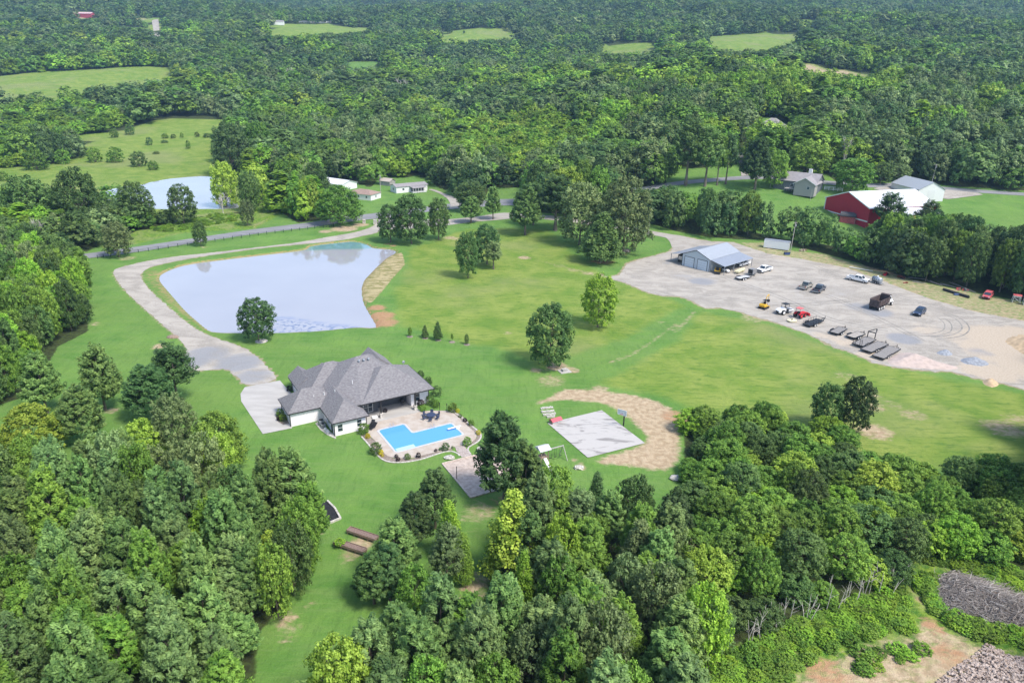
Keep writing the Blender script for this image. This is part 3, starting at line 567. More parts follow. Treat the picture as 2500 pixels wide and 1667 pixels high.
def tree(X, Y, h, style, leaf, label, group, cat='tree', name=None, rx=1.0, dead=False, var=None, bark=None, lean=0):
    """one tree: an Empty with a trunk and a crown; rx widens or narrows the crown"""
    me, tm = PROTO[style][random.randrange(len(PROTO[style])) if var is None else var % len(PROTO[style])]
    nm = name or {'pine': 'pine_tree', 'tall': 'pine_tree', 'cone': 'broadleaf_tree', 'oak': 'oak_tree', 'round': 'broadleaf_tree', 'bush': 'bush'}[style]
    e = empty(nm, (X, Y, float(T(X, Y)) - .05), random.uniform(0, 6.28), label, cat, group); e.scale = (h * rx, h * rx, h); e.rotation_euler[0] = lean + random.uniform(-.03, .03)
    t = link(bpy.data.objects.new('trunk', tm), e)
    if bark: t.material_slots[0].link = 'OBJECT'; t.material_slots[0].material = bark
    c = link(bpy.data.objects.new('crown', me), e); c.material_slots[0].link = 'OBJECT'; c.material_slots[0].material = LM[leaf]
    TREES.append((X, Y)); return e
WID = dict(pine=.235, tall=.20, round=.40, oak=.46, cone=.26, bush=.55)
def ptree(k, x, y, top, wpx, style, leaf, label, group=None, cat='tree', var=None, name=None, bark=None, hk=1.0):
    """a tree measured in the photo: base pixel, top row and crown width in pixels"""
    X, Y = P(k, x, y); h = height_at(X, Y, k, top) * hk; d = project(X, Y, h * .5)[2]; wm_ = wpx / CR[k][2] * d / FPX
    return tree(X, Y, h, style, leaf, label, group, cat, name, rx=float(np.clip(wm_ / (2.25 * WID[style] * h), .5, 2.2)), var=var, bark=bark)
G1 = 'single trees on the lawn'
for a in [
 (4,1740,912,632,275,'round','darkpine','round-headed dark tree standing alone between the pond and the house',G1),
 (4,800,352,112,200,'round','grey','grey-green tree beside the road at the left end of the fence',G1),
 (4,1350,278,116,108,'round','oak','small dark tree beside the middle of the road fence',G1),
 (4,710,1378,945,300,'pine','pine','green pine with a bare leaning trunk left of the driveway',G1),
 (4,320,1400,1000,290,'pine','pine','pine at the edge of the left wood, leftmost of those on the lawn',G1),
 (4,570,1600,1225,330,'pine','pine','bushy pine in front of the bare-trunked one left of the driveway',G1),
 (4,1040,1450,1075,370,'pine','darkpine','wide dark pine in front of the driveway bend, left of the parking pad',G1),
 (4,1200,1330,940,340,'tall','darkpine','open-branched dark pine overlapping the driveway bend',G1),
 (4,1200,1700,1270,310,'round','grey','pale green round tree between the left wood and the parking pad',G1),
 (4,1480,1780,1400,420,'oak','mid','broad green tree at the corner of the left wood near the parking pad',G1),
 (4,250,1690,1350,440,'oak','yellow','wide yellow-topped tree at the upper edge of the left wood',G1),
 (4,1000,1760,1450,280,'round','yellow','yellow-green round crown at the upper edge of the left wood',G1),
 (15,845,835,430,300,'round','oak','dark tree by the gate, nearest the pond corner','trees by the driveway gate'),
 (15,1065,850,335,400,'round','oak','tallest dark tree of the row by the gate, between two others','trees by the driveway gate'),
 (15,1355,808,368,270,'round','oak','dark tree by the gate, right end of the row beside the dirt track','trees by the driveway gate'),
 (15,300,640,232,560,'oak','mid','broad spreading oak between the road and the white-roofed house','trees along the road'),
 (15,1700,628,345,250,'pine','pine','pine beside the entry road, left of a similar one','trees along the road'),
 (15,1932,592,238,190,'pine','pine','slender pine at the bend of the entry road','trees along the road'),
 (15,1690,500,190,400,'round','oak','big dark tree where the neighbour driveway meets the road','trees along the road'),
 (15,2275,755,232,380,'pine','pine','wide pine standing alone on the grass below the entry road','trees along the road'),
 (2,1525,1548,1175,330,'tall','darkpine','tall dark pine with layered branches below the entry road','trees along the road'),
 (2,1378,1512,1230,200,'tall','pine','narrow pine just left of the tall layered one','trees along the road'),
 (2,1590,1450,1120,300,'round','yellow','yellow-green tree behind the tall layered pine','trees along the road'),
 (5,1830,388,40,340,'cone','oak','bushy dark evergreen skirted to the ground beside the brush heap','trees along the road'),
 (5,1980,330,-190,430,'oak','grey','huge grey-green oak beside the shop road','trees along the road'),
 (5,1690,270,-150,330,'round','grey','grey-green oak left of the huge one by the shop road','trees along the road'),
 (5,942,490,178,185,'round','oak','dense dark tree in the middle of the pasture, left of a pair','trees in the middle pasture'),
 (5,1070,400,130,200,'round','darkpine','dark round tree in the pasture, behind the thin pale one','trees in the middle pasture'),
 (5,1113,432,250,140,'tall','grey','thin pale grey tree in front of the dark round one','trees in the middle pasture'),
 (5,1810,822,468,265,'round','bright','bright green maple alone in the pasture near the yard','trees in the middle pasture'),
 (5,1486,1088,672,340,'round','oak','big dark egg-shaped tree standing over the concrete well cap','trees in the middle pasture'),
 (6,1000,1510,1200,250,'round','pine','left one of two pines at the edge of the lower right thicket','pair of pines by the thicket'),
 (6,1180,1530,1160,265,'round','darkpine','right and darker of two pines at the edge of the lower right thicket','pair of pines by the thicket'),
 (8,1010,525,38,370,'pine','darkpine','very large dark pine beside the sand volleyball court',G1),
 (8,1130,560,200,250,'pine','pine','lighter pine leaning against the very large one by the play set',G1),
 (8,1290,640,325,260,'round','mid','feathery green tree right of the very large pine',G1),
 (8,1530,650,355,165,'cone','darkpine','small dark cone-shaped cedar below the basketball court',G1),
 (8,1750,740,380,265,'round','oak','dark round tree below the bare soil, right of the small cedar',G1),
 (8,1960,830,470,260,'pine','darkpine','dark pine at the corner of the lower right thicket',G1),
 (8,620,680,340,245,'pine','darkpine','dark pine at the back of the clump beside the garden beds','trees of the small clump by the garden beds'),
 (8,500,800,490,240,'pine','darkpine','dark pine in the middle of the clump beside the garden beds','trees of the small clump by the garden beds'),
 (8,700,860,505,210,'cone','bright','tall narrow light green tree in the clump beside the garden beds','trees of the small clump by the garden beds'),
 (8,685,1075,660,225,'tall','grey','sparse pine with a bare pale trunk at the front of the clump','trees of the small clump by the garden beds'),
 (8,395,985,635,310,'pine','pine','wide pine whose top shows above the garden beds','trees of the small clump by the garden beds'),
 (8,270,1110,830,250,'pine','oak','dark low tree at the left edge of the clump by the garden beds','trees of the small clump by the garden beds'),
 (8,360,1090,780,260,'pine','darkpine','dark pine at the front left of the clump by the garden beds','trees of the small clump by the garden beds'),
 (8,500,1210,905,250,'round','mid','feathery light green tree at the foot of the clump by the garden beds','trees of the small clump by the garden beds'),
 (8,780,1000,700,160,'cone','mid','narrow green tree at the right edge of the clump','trees of the small clump by the garden beds'),
 (8,1050,990,452,400,'cone','yellow','large yellow-green pyramid tree beside the shaded lane','trees at the top of the lower wood'),
 (8,1110,1230,795,200,'cone','bright','slender bright green spire below the yellow-green pyramid tree','trees at the top of the lower wood'),
 (8,1420,830,462,230,'tall','grey','pale pine with brown dead lower branches','trees at the top of the lower wood'),
 (8,1520,860,610,220,'round','mid','light green tree right of the pine with dead branches','trees at the top of the lower wood'),
 (8,1760,1020,620,300,'cone','grey','silvery green pointed tree in the middle of the lower wood','trees at the top of the lower wood'),
 (8,1850,1330,890,330,'round','grey','silvery rounded crown below the pointed silvery one','trees at the top of the lower wood'),
 (8,1420,1180,835,330,'pine','mid','fresh green pine crown right of the slender spire','trees at the top of the lower wood'),
 (8,1450,1480,1020,420,'pine','mid','broad fresh green pine in the centre of the lower wood','trees at the top of the lower wood'),
 (3,60,1246,790,270,'tall','pine','tall bare-trunked pine before the road, leftmost of a file','pines along the far road'),
 (3,195,1252,850,240,'tall','pine','bare-trunked pine before the road, second of the file','pines along the far road'),
 (3,275,1244,900,150,'tall','mid','slender pine before the road, third of the file','pines along the far road'),
 (3,335,1238,890,160,'tall','darkpine','dark slender pine before the road, last of the file','pines along the far road'),
 (3,530,1272,925,250,'pine','darkpine','large dark pine left of the grey house','trees round the grey house'),
 (3,660,1262,1010,180,'round','mid','round green tree close left of the grey house','trees round the grey house'),
 (3,870,1185,950,300,'round','mid','broad bright tree directly behind the grey house','trees round the grey house'),
 (3,1170,1290,1060,300,'round','mid','broad tree between the grey house and the red barn','trees round the grey house'),
 (3,1370,1235,1090,160,'round','oak','dark tree beyond the barn roof, left one','trees round the grey house'),
 (3,1490,1215,1100,170,'round','grey','pale tree beyond the barn roof, right one','trees round the grey house'),
 (7,1700,690,232,330,'pine','pine','tall pine at the right corner of the lower left wood, facing the house lawn','trees on the mown edge of the lower left wood'),
 (7,1800,800,420,240,'pine','mid','green pine spreading over the dark timber-edged bed','trees on the mown edge of the lower left wood'),
 (7,1740,950,520,260,'round','mid','leafy tree on the mown edge, next below the timber-edged bed','trees on the mown edge of the lower left wood'),
 (7,1690,1060,650,260,'round','oak','dark leafy tree at the widest bulge of the lower left wood','trees on the mown edge of the lower left wood'),
 (7,1600,1190,780,250,'round','mid','leafy tree on the mown edge where the wood narrows','trees on the mown edge of the lower left wood'),
 (7,1570,960,690,240,'cone','yellow','yellowish feathery cedar near the mown edge of the lower left wood','trees on the mown edge of the lower left wood'),
 (3,1400,1560,1290,230,'tall','darkpine','open-crowned dark pine in front of the white barn roof','trees of the row behind the yard'),
 (3,1660,1590,1345,180,'tall','oak','small dark tree with russet twigs in front of the white annex','trees of the row behind the yard'),
 (1,1235,1500,1240,200,'round','oak','dark rounded tree on the near bank of the far pond','trees round the far pond'),
 (1,1520,1385,1085,200,'round','yellow','yellowish willow at the right end of the far pond','trees round the far pond'),
 (1,1680,1420,1150,170,'round','oak','dark tree right of the yellowish willow by the far pond','trees round the far pond'),
 (1,1665,1515,1340,110,'round','grey','small grey tree beside the grass track',"trees round the far pond"),
 (1,930,1520,1220,240,'round','oak','dark tree left of the open water of the far pond','trees round the far pond'),
 (1,560,1560,1130,300,'round','oak','large dark tree in front of the far pasture, left of the pond','trees round the far pond'),
 (1,230,1560,1180,340,'round','oak','broad dark tree in front of the far pasture near the left frame edge','trees round the far pond'),
 (1,1560,1180,825,260,'round','darkpine','dark oak casting shade on the far pasture','trees edging the far pasture'),
 (1,1750,1150,830,220,'round','mid','green oak right of the dark one at the far pasture edge','trees edging the far pasture')]:
    ptree(*a)
# yard-side hedge of trees, saplings and low bushes in the far pasture
for x, y, tp, wd, st, lf in ((552,884,820,32,'round','mid'),(655,893,803,60,'cone','oak'),(742,907,780,80,'cone','oak'),(836,920,862,22,'tall','mid'),(934,937,866,26,'round','oak')):
    ptree(5, x, y, tp, wd, st, lf, {552: 'leftmost tiny sapling of the row below the pond', 655: 'ragged sapling beside the tallest of the row below the pond', 742: 'tallest sapling of the row below the pond', 836: 'bare thin sapling in a mulch ring, fourth of the row', 934: 'small dark sapling at the right end of the row'}[x], 'saplings in a row below the pond', 'sapling', name='sapling')
for x, y, tp, wd, lb in ((770,925,860,60,'low bush at the left edge of the far pasture, beside a taller one'),(875,905,835,70,'tall dark bush at the upper left of the far pasture'),(1005,975,920,50,'dark bush in the middle of the far pasture'),(1110,930,895,50,'wide bush at the top of the middle pasture scrub'),(1165,930,900,40,'small bush right of the wide one in the far pasture'),(1222,925,890,30,'small upright bush in the far pasture'),(1266,1000,940,36,'lone upright cedar in the far pasture'),
                       (1325,920,885,36,'small bush at the right of the far pasture'),(1395,922,895,80,'flat wide bush at the right of the far pasture'),(935,1118,1015,125,'big dark bush at the end of the pasture hedge'),(1030,1142,1078,80,'rounded bush just below the big dark one'),(30,1215,1150,70,'round bush at the far left of the pasture'),(430,1100,1000,110,'large green bush in the pasture hedge'),(250,1140,1000,180,'tree-like bush at the left of the pasture hedge'),(640,1090,990,110,'ragged bush in the pasture hedge, left of centre'),(780,1090,985,120,'ragged dark bush in the middle of the pasture hedge'),(540,1020,955,60,'small bush above the pasture hedge'),(1105,960,940,110,'low spreading bush in the middle of the far pasture'),(1050,1035,1015,50,'tiny low bush near the centre of the far pasture')):
    ptree(1, x, y, tp, wd, 'bush', 'oak' if x % 2 else 'mid', lb, 'bushes in the far pasture', 'bush')

# ---------------- the woods: nearest crowns as trees of their own, everything behind them as one mass
FARP = []
LO = [('oak', 'oak'), ('oak', 'grey'), ('oak', 'mid'), ('round', 'oak'), ('round', 'grey'), ('round', 'mid'), ('cone', 'bright'), ('round', 'yellow'), ('pine', 'pine'), ('pine', 'bluepine'), ('pine', 'mid'), ('oak', 'darkpine'), ('round', 'bright')]
def lod(name, st, ncl, nlf, lsz, leaf, seed):
    me, C = crown_mesh(name, st, ncl, nlf, lsz, seed); me.materials[0] = LM[leaf]; return me
def visible(X, Y, h=16, mx=430, my=60):
    a, b, d = project(X, Y, base_h(X, Y)); a2, b2, d2 = project(X, Y, base_h(X, Y) + h)
    return (a > -mx) & (a < 2500 + mx) & (b2 < 1667 + my) & (b > -40) & (d > 20)
bands = [(40, 150, 4.4), (150, 200, 4.9), (200, 330, 6.6), (330, 620, 8.6), (620, 1100, 11.5), (1100, 1900, 15.0), (1900, 3400, 20.0)]
pts = []
for y0, y1, s in bands:
    xs = np.arange(-.80 * y1 - 40, .80 * y1 + 40, s); ys = np.arange(y0, y1, s); X, Y = np.meshgrid(xs, ys); X = X + (np.arange(X.shape[0]) % 2)[:, None] * s / 2
    X = X + rng.uniform(-.36, .36, X.shape) * s; Y = Y + rng.uniform(-.36, .36, Y.shape) * s; X, Y = X.ravel(), Y.ravel()
    k = visible(X, Y); pts.append(np.stack([X[k], Y[k], np.full(k.sum(), s)], 1))
pts = np.concatenate(pts); X, Y, SP = pts.T
dcl = np.min([sdist(X, Y, c) for c in CLEARS], axis=0); ok = dcl > 1.0
tX = np.array(TREES); ok &= np.min(np.hypot(X[:, None] - tX[None, :, 0], Y[:, None] - tX[None, :, 1]), axis=1) > 2.6
X, Y, SP, dcl = X[ok], Y[ok], SP[ok], dcl[ok]
def wn_(x, y, s, ph): return np.sin(x / s + ph) * np.cos(y / s * 1.13 + ph * 2) + .5 * np.sin(x / s * 2.3 + y / s * 1.9 + ph) + .5 * np.cos(y / s * 2.9 - x / s * 1.4 + ph)
n1, n2 = wn_(X, Y, 55, 1.3), wn_(X, Y, 90, 4.1)
ax_, ay_, dd = project(X, Y, base_h(X, Y) + 10)
L_wood = inpoly(X, Y, WOODS[1]); C_wood = inpoly(X, Y, WOODS[0]); S_wood = inpoly(X, Y, WOODS[2])
rnd = rng.uniform(0, 1, len(X)); kind = np.zeros(len(X), int); H = np.zeros(len(X))
def choose(mask, opts, ws):
    cw = np.cumsum(ws) / np.sum(ws); kind[mask] = np.array(opts)[np.searchsorted(cw, rnd[mask])]
far = ~(L_wood | C_wood | S_wood)
choose(far, [0, 1, 2, 3, 4, 5, 11], [4, 3, 3, 3, 3, 3, 2])
mm = far & (n1 > .5) & (Y < 1300); choose(mm, [6, 7, 5, 12, 10], [4, 2, 3, 3, 2])
mm = far & (n1 < -.9) & (Y < 1100); choose(mm, [8, 9, 10, 5], [3, 3, 3, 2])
BR = [PP(1, (-50,740),(500,700),(1000,860),(900,980),(300,1000),(-50,1150)), PP(2, (550,1000),(750,900),(1200,860),(1850,900),(1800,1080),(1300,1230),(900,1150)), PP(3, (-50,640),(400,640),(900,560),(1400,600),(1500,760),(900,800),(300,780)), PP(2, (900,520),(1900,560),(2338,640),(2338,700),(1700,680),(950,640))]
for i, bpl in enumerate(BR):
    mm = far & inpoly(X, Y, bpl) & (rng.uniform(0, 1, len(X)) < .9); choose(mm, [6, 7, 12, 10], [4, 3, 4, 1] if i else [3, 1, 4, 3])
cont = ax_ + 0
hedge = far & (Y < 330) & (X > 10)
choose(hedge, [3, 11, 5, 0, 6], [4, 3, 3, 2, .4])
choose(L_wood, [8, 9, 10, 5, 12], [6, 4, 2.6, .7, .25]); mm = L_wood & (dcl < 9) & (Y > 88); choose(mm, [3, 4, 8, 7, 5], [2, 2, 3, 1.2, 2])
choose(C_wood, [9, 8, 10, 5, 4, 12, 7], [3, 4, 3, 1.6, 1.0, .5, .25]); mm = C_wood & (X > 24); choose(mm, [5, 12, 7, 2, 3, 0], [3.6, 2.4, .8, 2.4, 1.4, 1.2])
choose(S_wood, [3, 5, 12, 8, 4], [3, 3, 1.6, 2, 1.5])
H = rng.uniform(13, 19, len(X)); H[far] = rng.uniform(12, 21, far.sum())
lowl = inpoly(ax_, ay_, [(-200, 330), (420, 400), (420, 620), (-200, 560)]); mm = far & lowl; H[mm] = rng.uniform(8, 13, mm.sum())
H[hedge] = rng.uniform(15, 21, hedge.sum()); H[L_wood] = rng.uniform(9, 15, L_wood.sum()); H[C_wood] = rng.uniform(8.5, 14.5, C_wood.sum())
mm = C_wood & (X > 24); H[mm] = rng.uniform(4.8, 7.6, mm.sum()); H[S_wood] = rng.uniform(10, 15, S_wood.sum())
mm = far & inpoly(X, Y, BR[0]); H[mm] *= .62
mm = far & inpoly(X, Y, BR[1]); H[mm] *= .75
# crowns in front of a clearing stay below the sight line that shows it
bx_, by_, _ = project(X, Y, base_h(X, Y)); _, t10, _ = project(X, Y, base_h(X, Y) + 10)
drop = np.zeros(len(X), bool)
for xs_, ys_, dep in (((1500, 1650, 1750, 1850, 1930, 2020, 2060, 2095, 2130, 2250, 2350, 2370, 2450, 2520), (455, 455, 452, 456, 486, 512, 556, 550, 522, 512, 508, 545, 540, 500), 190), ((-60, 0, 250, 300), (418, 420, 414, 440), 130), ((300, 360, 380, 480, 520), (470, 478, 500, 500, 480), 60), ((-60, 0, 60, 100, 200, 260, 330, 430), (214, 208, 222, 206, 212, 200, 196, 186), 110),
    ((655, 850, 905), (84, 80, 72), 50), ((1070, 1260), (95, 93), 60), ((1460, 1605), (125, 126), 50), ((1740, 1860, 1960), (122, 124, 96), 60), ((1945, 1990, 2060, 2150), (168, 176, 184, 186), 60), ((370, 400), (90, 90), 40), ((185, 240), (44, 44), 45), ((840, 925), (163, 163), 50), ((280, 370), (62, 70), 30)):
    lim = np.interp(bx_, xs_, ys_); mm = far & (bx_ > xs_[0]) & (bx_ < xs_[-1]) & (by_ > lim) & (by_ < lim + dep)
    hm = (by_ - lim - rng.uniform(0, .12, len(X)) * (by_ - lim)) / np.maximum(by_ - t10, .5) * 10
    H[mm] = np.minimum(H[mm], hm[mm]); drop |= mm & (hm < 3.5)
keep_ = ~drop; X, Y, SP, dcl, kind, H, dd, ax_, ay_, n1, far, L_wood, C_wood, S_wood, hedge = [v[keep_] for v in (X, Y, SP, dcl, kind, H, dd, ax_, ay_, n1, far, L_wood, C_wood, S_wood, hedge)]
edge = (dcl < 4) & ~hedge; H[edge] *= rng.uniform(.6, .95, edge.sum())
H[hedge & (dcl < 5)] *= rng.uniform(.6, 1.0, (hedge & (dcl < 5)).sum())
size = H / dd
for p_ in np.arange(len(X))[(Y < 140)]: pass
order = np.argsort(-size * ((ay_ < 1760) & (ax_ > -60) & (ax_ < 2560)))
NI = 262; ind = np.zeros(len(X), bool); ind[order[:NI]] = True
KN = {'pine': 'dark pine', 'bluepine': 'blue-green pine', 'mid': 'fresh green', 'oak': 'dark green', 'grey': 'grey-green', 'bright': 'bright green', 'yellow': 'yellow-green', 'darkpine': 'very dark green'}
def where_label(i):
    st, lf = LO[kind[i]]; x, y = ax_[i], ay_[i]
    what = (KN[lf] + (' crown' if 'pine' in lf else ' pine crown' if st == 'pine' else ' spire' if st == 'cone' else ' leafy crown'))
    if L_wood[i]:
        v = 'in the lowest part' if y > 1450 else 'in the middle' if y > 1230 else 'at the upper edge'; u = 'far left' if x < 220 else 'left of centre' if x < 430 else 'mown side'
        return what + ' ' + v + ' of the lower left wood, ' + u, 'trees of the lower left wood'
    if C_wood[i]:
        if X[i] > 24 and y < 1330: 
            u = 'left part' if x < 1950 else 'middle' if x < 2200 else 'right part'; return what + ' in the ' + u + ' of the thicket below the pasture', 'trees of the thicket below the right-hand pasture'
        v = 'in the lowest part' if y > 1500 else 'in the middle height'; u = 'left part' if x < 1150 else 'centre' if x < 1500 else 'right part'
        return what + ' ' + v + ' of the lower wood, ' + u, 'trees of the lower wood'
    if S_wood[i]: return what + (' in the upper part' if y < 700 else ' in the lower part') + ' of the left-hand wood beside the lawn', 'trees of the left-hand wood'
    return what + (' in the row behind the gravel yard' if X[i] > 10 and Y[i] < 330 else ' by the road at left'), 'trees of the row behind the yard'
for i in order[:NI]:
    st, lf = LO[kind[i]]; lb, gp = where_label(i)
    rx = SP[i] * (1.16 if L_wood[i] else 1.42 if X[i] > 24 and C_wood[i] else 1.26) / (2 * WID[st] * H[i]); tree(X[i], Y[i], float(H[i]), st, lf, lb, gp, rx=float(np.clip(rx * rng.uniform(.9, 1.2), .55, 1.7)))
rest = ~ind
# prototypes of the distant crowns stand in the far wood as trees themselves
sel = np.flatnonzero(rest & (Y > 330) & (Y < 600) & (ax_ > 100) & (ax_ < 2400) & (dcl > 8)); protos = []
for j, (st, lf) in enumerate(LO):
    for lvl, (ncl, nlf, lsz) in enumerate(((0, 0, 0), (120, 20, .052), (60, 14, .085))):
        if lvl == 0: me = PROTO[st][j % len(PROTO[st])][0].copy(); me.materials[0] = LM[lf]
        else: me = lod('distant_crown', st, ncl, nlf, lsz * (1.1 if st != 'pine' else 1), lf, 300 + j * 2 + lvl)
        protos.append((me, st))
gobj = []
for j, (me, st) in enumerate(protos):
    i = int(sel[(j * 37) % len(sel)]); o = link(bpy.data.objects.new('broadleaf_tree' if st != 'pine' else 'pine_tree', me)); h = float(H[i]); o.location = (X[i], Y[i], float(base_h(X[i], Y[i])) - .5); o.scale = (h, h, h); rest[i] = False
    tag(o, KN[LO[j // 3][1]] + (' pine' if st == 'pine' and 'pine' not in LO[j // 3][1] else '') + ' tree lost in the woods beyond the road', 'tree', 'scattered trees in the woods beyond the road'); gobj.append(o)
sh = np.argsort(rng.uniform(size=rest.sum())); ri = np.flatnonzero(rest)[sh]
bigz = base_h(X[ri], Y[ri]) - .6
me = bpy.data.meshes.new('far_woods'); me.vertices.add(len(ri)); me.vertices.foreach_set('co', np.stack([X[ri], Y[ri], bigz], 1).astype(np.float32).ravel())
def addattr(n, ty, v): a = me.attributes.new(n, ty, 'POINT'); a.data.foreach_set('vector' if ty == 'FLOAT_VECTOR' else 'value', v)
addattr('pick', 'INT', (kind[ri] * 3 + (dd[ri] > 230) + (dd[ri] > 560)).astype(np.int32)); addattr('yaw', 'FLOAT', rng.uniform(0, 6.28, len(ri)).astype(np.float32))
wfix = np.array([WID[LO[k][0]] for k in kind[ri]]); rx = np.clip(SP[ri] * np.where((C_wood & (X > 24))[ri], 1.42, np.where(dd[ri] < 200, 1.18, 1.42)) / (2 * wfix * H[ri]), .55, 1.9) * rng.uniform(.85, 1.25, len(ri))
big = (rng.uniform(0, 1, len(ri)) < .16) & far[ri]; rx[big] *= 1.4; H[ri[big]] *= 1.15; rx = np.minimum(rx, .60 / wfix)
addattr('scl', 'FLOAT_VECTOR', np.stack([H[ri] * rx, H[ri] * rx, H[ri]], 1).astype(np.float32).ravel())
woods = tag(link(bpy.data.objects.new('woodland', me)), 'unbroken wooded hills with mixed crowns fading away behind the property', 'woodland', kind='stuff')
gt = bpy.data.node_groups.new('woodland_scatter', 'GeometryNodeTree')
gt.interface.new_socket('Geometry', in_out='INPUT', socket_type='NodeSocketGeometry'); gt.interface.new_socket('Geometry', in_out='OUTPUT', socket_type='NodeSocketGeometry')
gi = gt.nodes.new('NodeGroupInput'); go_ = gt.nodes.new('NodeGroupOutput'); iop = gt.nodes.new('GeometryNodeInstanceOnPoints'); jn = gt.nodes.new('GeometryNodeJoinGeometry')
infos = []
for o in gobj:
    n = gt.nodes.new('GeometryNodeObjectInfo'); n.inputs[0].default_value = o; n.inputs[1].default_value = True; n.transform_space = 'ORIGINAL'; infos.append(n)
for n in infos[::-1]: gt.links.new(n.outputs['Geometry'], jn.inputs[0])
def nattr(name, ty):
    n = gt.nodes.new('GeometryNodeInputNamedAttribute'); n.data_type = ty; n.inputs[0].default_value = name; return n.outputs[0]
iop.inputs['Pick Instance'].default_value = True
gt.links.new(gi.outputs[0], iop.inputs['Points']); gt.links.new(jn.outputs[0], iop.inputs['Instance']); gt.links.new(nattr('pick', 'INT'), iop.inputs['Instance Index'])
cx = gt.nodes.new('ShaderNodeCombineXYZ'); gt.links.new(nattr('yaw', 'FLOAT'), cx.inputs[2]); gt.links.new(cx.outputs[0], iop.inputs['Rotation']); gt.links.new(nattr('scl', 'FLOAT_VECTOR'), iop.inputs['Scale'])
gt.links.new(iop.outputs[0], go_.inputs[0]); md = woods.modifiers.new('scatter', 'NODES'); md.node_group = gt
print('WOODS', len(ri), 'INDIV', NI, 'TREES', len(TREES))
# ================================================================ shared materials for built things
SHING = mat('grey_shingles', (.155, .145, .15), .95, scale=2.2, c2=(.235, .225, .225), stretch=(1, 1, 3), bump=.3, detail=8)
WBRICK = mat('white_painted_brick', (.86, .81, .82), .85, noise=.05, scale=4, bump=.15)
DARKTRIM = mat('dark_bronze_trim', (.025, .023, .022), .5); CHAR = mat('charcoal_siding', (.085, .09, .10), .8, noise=.1, scale=3)
GLASS = mat('window_glass', (.03, .045, .06), .08, spec=.8); WHITE = mat('white_paint', (.74, .74, .72), .6, noise=.03); GREYM = mat('grey_metal', (.30, .32, .35), .45, metal=.3)
BLACKM = mat('black_metal', (.018, .018, .02), .5, noise=.3); RUBBER = mat('rubber', (.02, .02, .02), .9); HUB = mat('wheel_hub', (.55, .56, .58), .35, metal=.6)
WOODP = mat('weathered_wood', (.26, .19, .145), .9, noise=.3, scale=5); GREYW = mat('grey_wood_deck', (.23, .215, .20), .9, noise=.35, scale=3, stretch=(1, 6, 1)); STONE = mat('pale_stone', (.48, .45, .40), .95, noise=.3, scale=3, bump=.5)
REDP = mat('red_paint', (.45, .02, .03), .5, noise=.08); FADERED = mat('faded_red_paint', (.48, .10, .10), .6, noise=.25, scale=2)
YEL = mat('machine_yellow', (.72, .42, .03), .5, noise=.1); CREAM = mat('faded_cream_paint', (.72, .66, .42), .6, noise=.1)
def hip(b, a0, a1, b0, b1, z, k, over=0):
    da, db = a1 - a0, b1 - b0
    if da >= db: h = db / 2; r = [(a0 + h, b0 + h, z + h * k), (a1 - h, b0 + h, z + h * k)]; f = [(0, 1, 5, 4), (1, 2, 5), (2, 3, 4, 5), (3, 0, 4)]
    else: h = da / 2; r = [(a0 + h, b0 + h, z + h * k), (a0 + h, b1 - h, z + h * k)]; f = [(0, 1, 4), (1, 2, 5, 4), (2, 3, 5), (3, 0, 4, 5)]
    b.add([(a0, b0, z), (a1, b0, z), (a1, b1, z), (a0, b1, z)] + r, f + [(3, 2, 1, 0)])
def gable(b, a0, a1, b0, b1, z, k, axis='b'):  # ridge along b (or a)
    if axis == 'b': m = (a0 + a1) / 2; h = (a1 - a0) / 2 * k; b.add([(a0, b0, z), (a1, b0, z), (a1, b1, z), (a0, b1, z), (m, b0, z + h), (m, b1, z + h)], [(0, 1, 4), (1, 2, 5, 4), (2, 3, 5), (3, 0, 4, 5), (3, 2, 1, 0)])
    else: m = (b0 + b1) / 2; h = (b1 - b0) / 2 * k; b.add([(a0, b0, z), (a1, b0, z), (a1, b1, z), (a0, b1, z), (a0, m, z + h), (a1, m, z + h)], [(0, 1, 5, 4), (1, 2, 5), (2, 3, 4, 5), (3, 0, 4), (3, 2, 1, 0)])
def window(par, x, y, z, w_, h_, face, name='window', frame=WHITE, pane=GLASS, bars=1, rows=2):
    """face: 'f' (towards -y), 'b' (+y), 'l' (-x), 'r' (+x); frame stands proud of the wall, pane inside it"""
    f = MB(); t = .07; e = .05
    def bx(b, u0, u1, v0, v1, d0, d1):
        if face == 'f': b.box(x + u0, x + u1, y - d1, y - d0, z + v0, z + v1)
        elif face == 'b': b.box(x + u0, x + u1, y + d0, y + d1, z + v0, z + v1)
        elif face == 'l': b.box(x - d1, x - d0, y + u0, y + u1, z + v0, z + v1)
        else: b.box(x + d0, x + d1, y + u0, y + u1, z + v0, z + v1)
    for u0, u1, v0, v1 in ((-w_ / 2, w_ / 2, h_ - t, h_), (-w_ / 2, w_ / 2, 0, t), (-w_ / 2, -w_ / 2 + t, t, h_ - t), (w_ / 2 - t, w_ / 2, t, h_ - t)): bx(f, u0, u1, v0, v1, .003, e)
    for i in range(1, bars): q = -w_ / 2 + i * w_ / bars; bx(f, q - .03, q + .03, t, h_ - t, .003, e)
    for i in range(1, rows): q = i * h_ / rows; bx(f, -w_ / 2 + t, w_ / 2 - t, q - .025, q + .025, .003, e - .006)
    fo = f.build(name, frame, par); p = MB(); bx(p, -w_ / 2 + t, w_ / 2 - t, t, h_ - t, .005, .022); p.build('pane', pane, fo); return fo
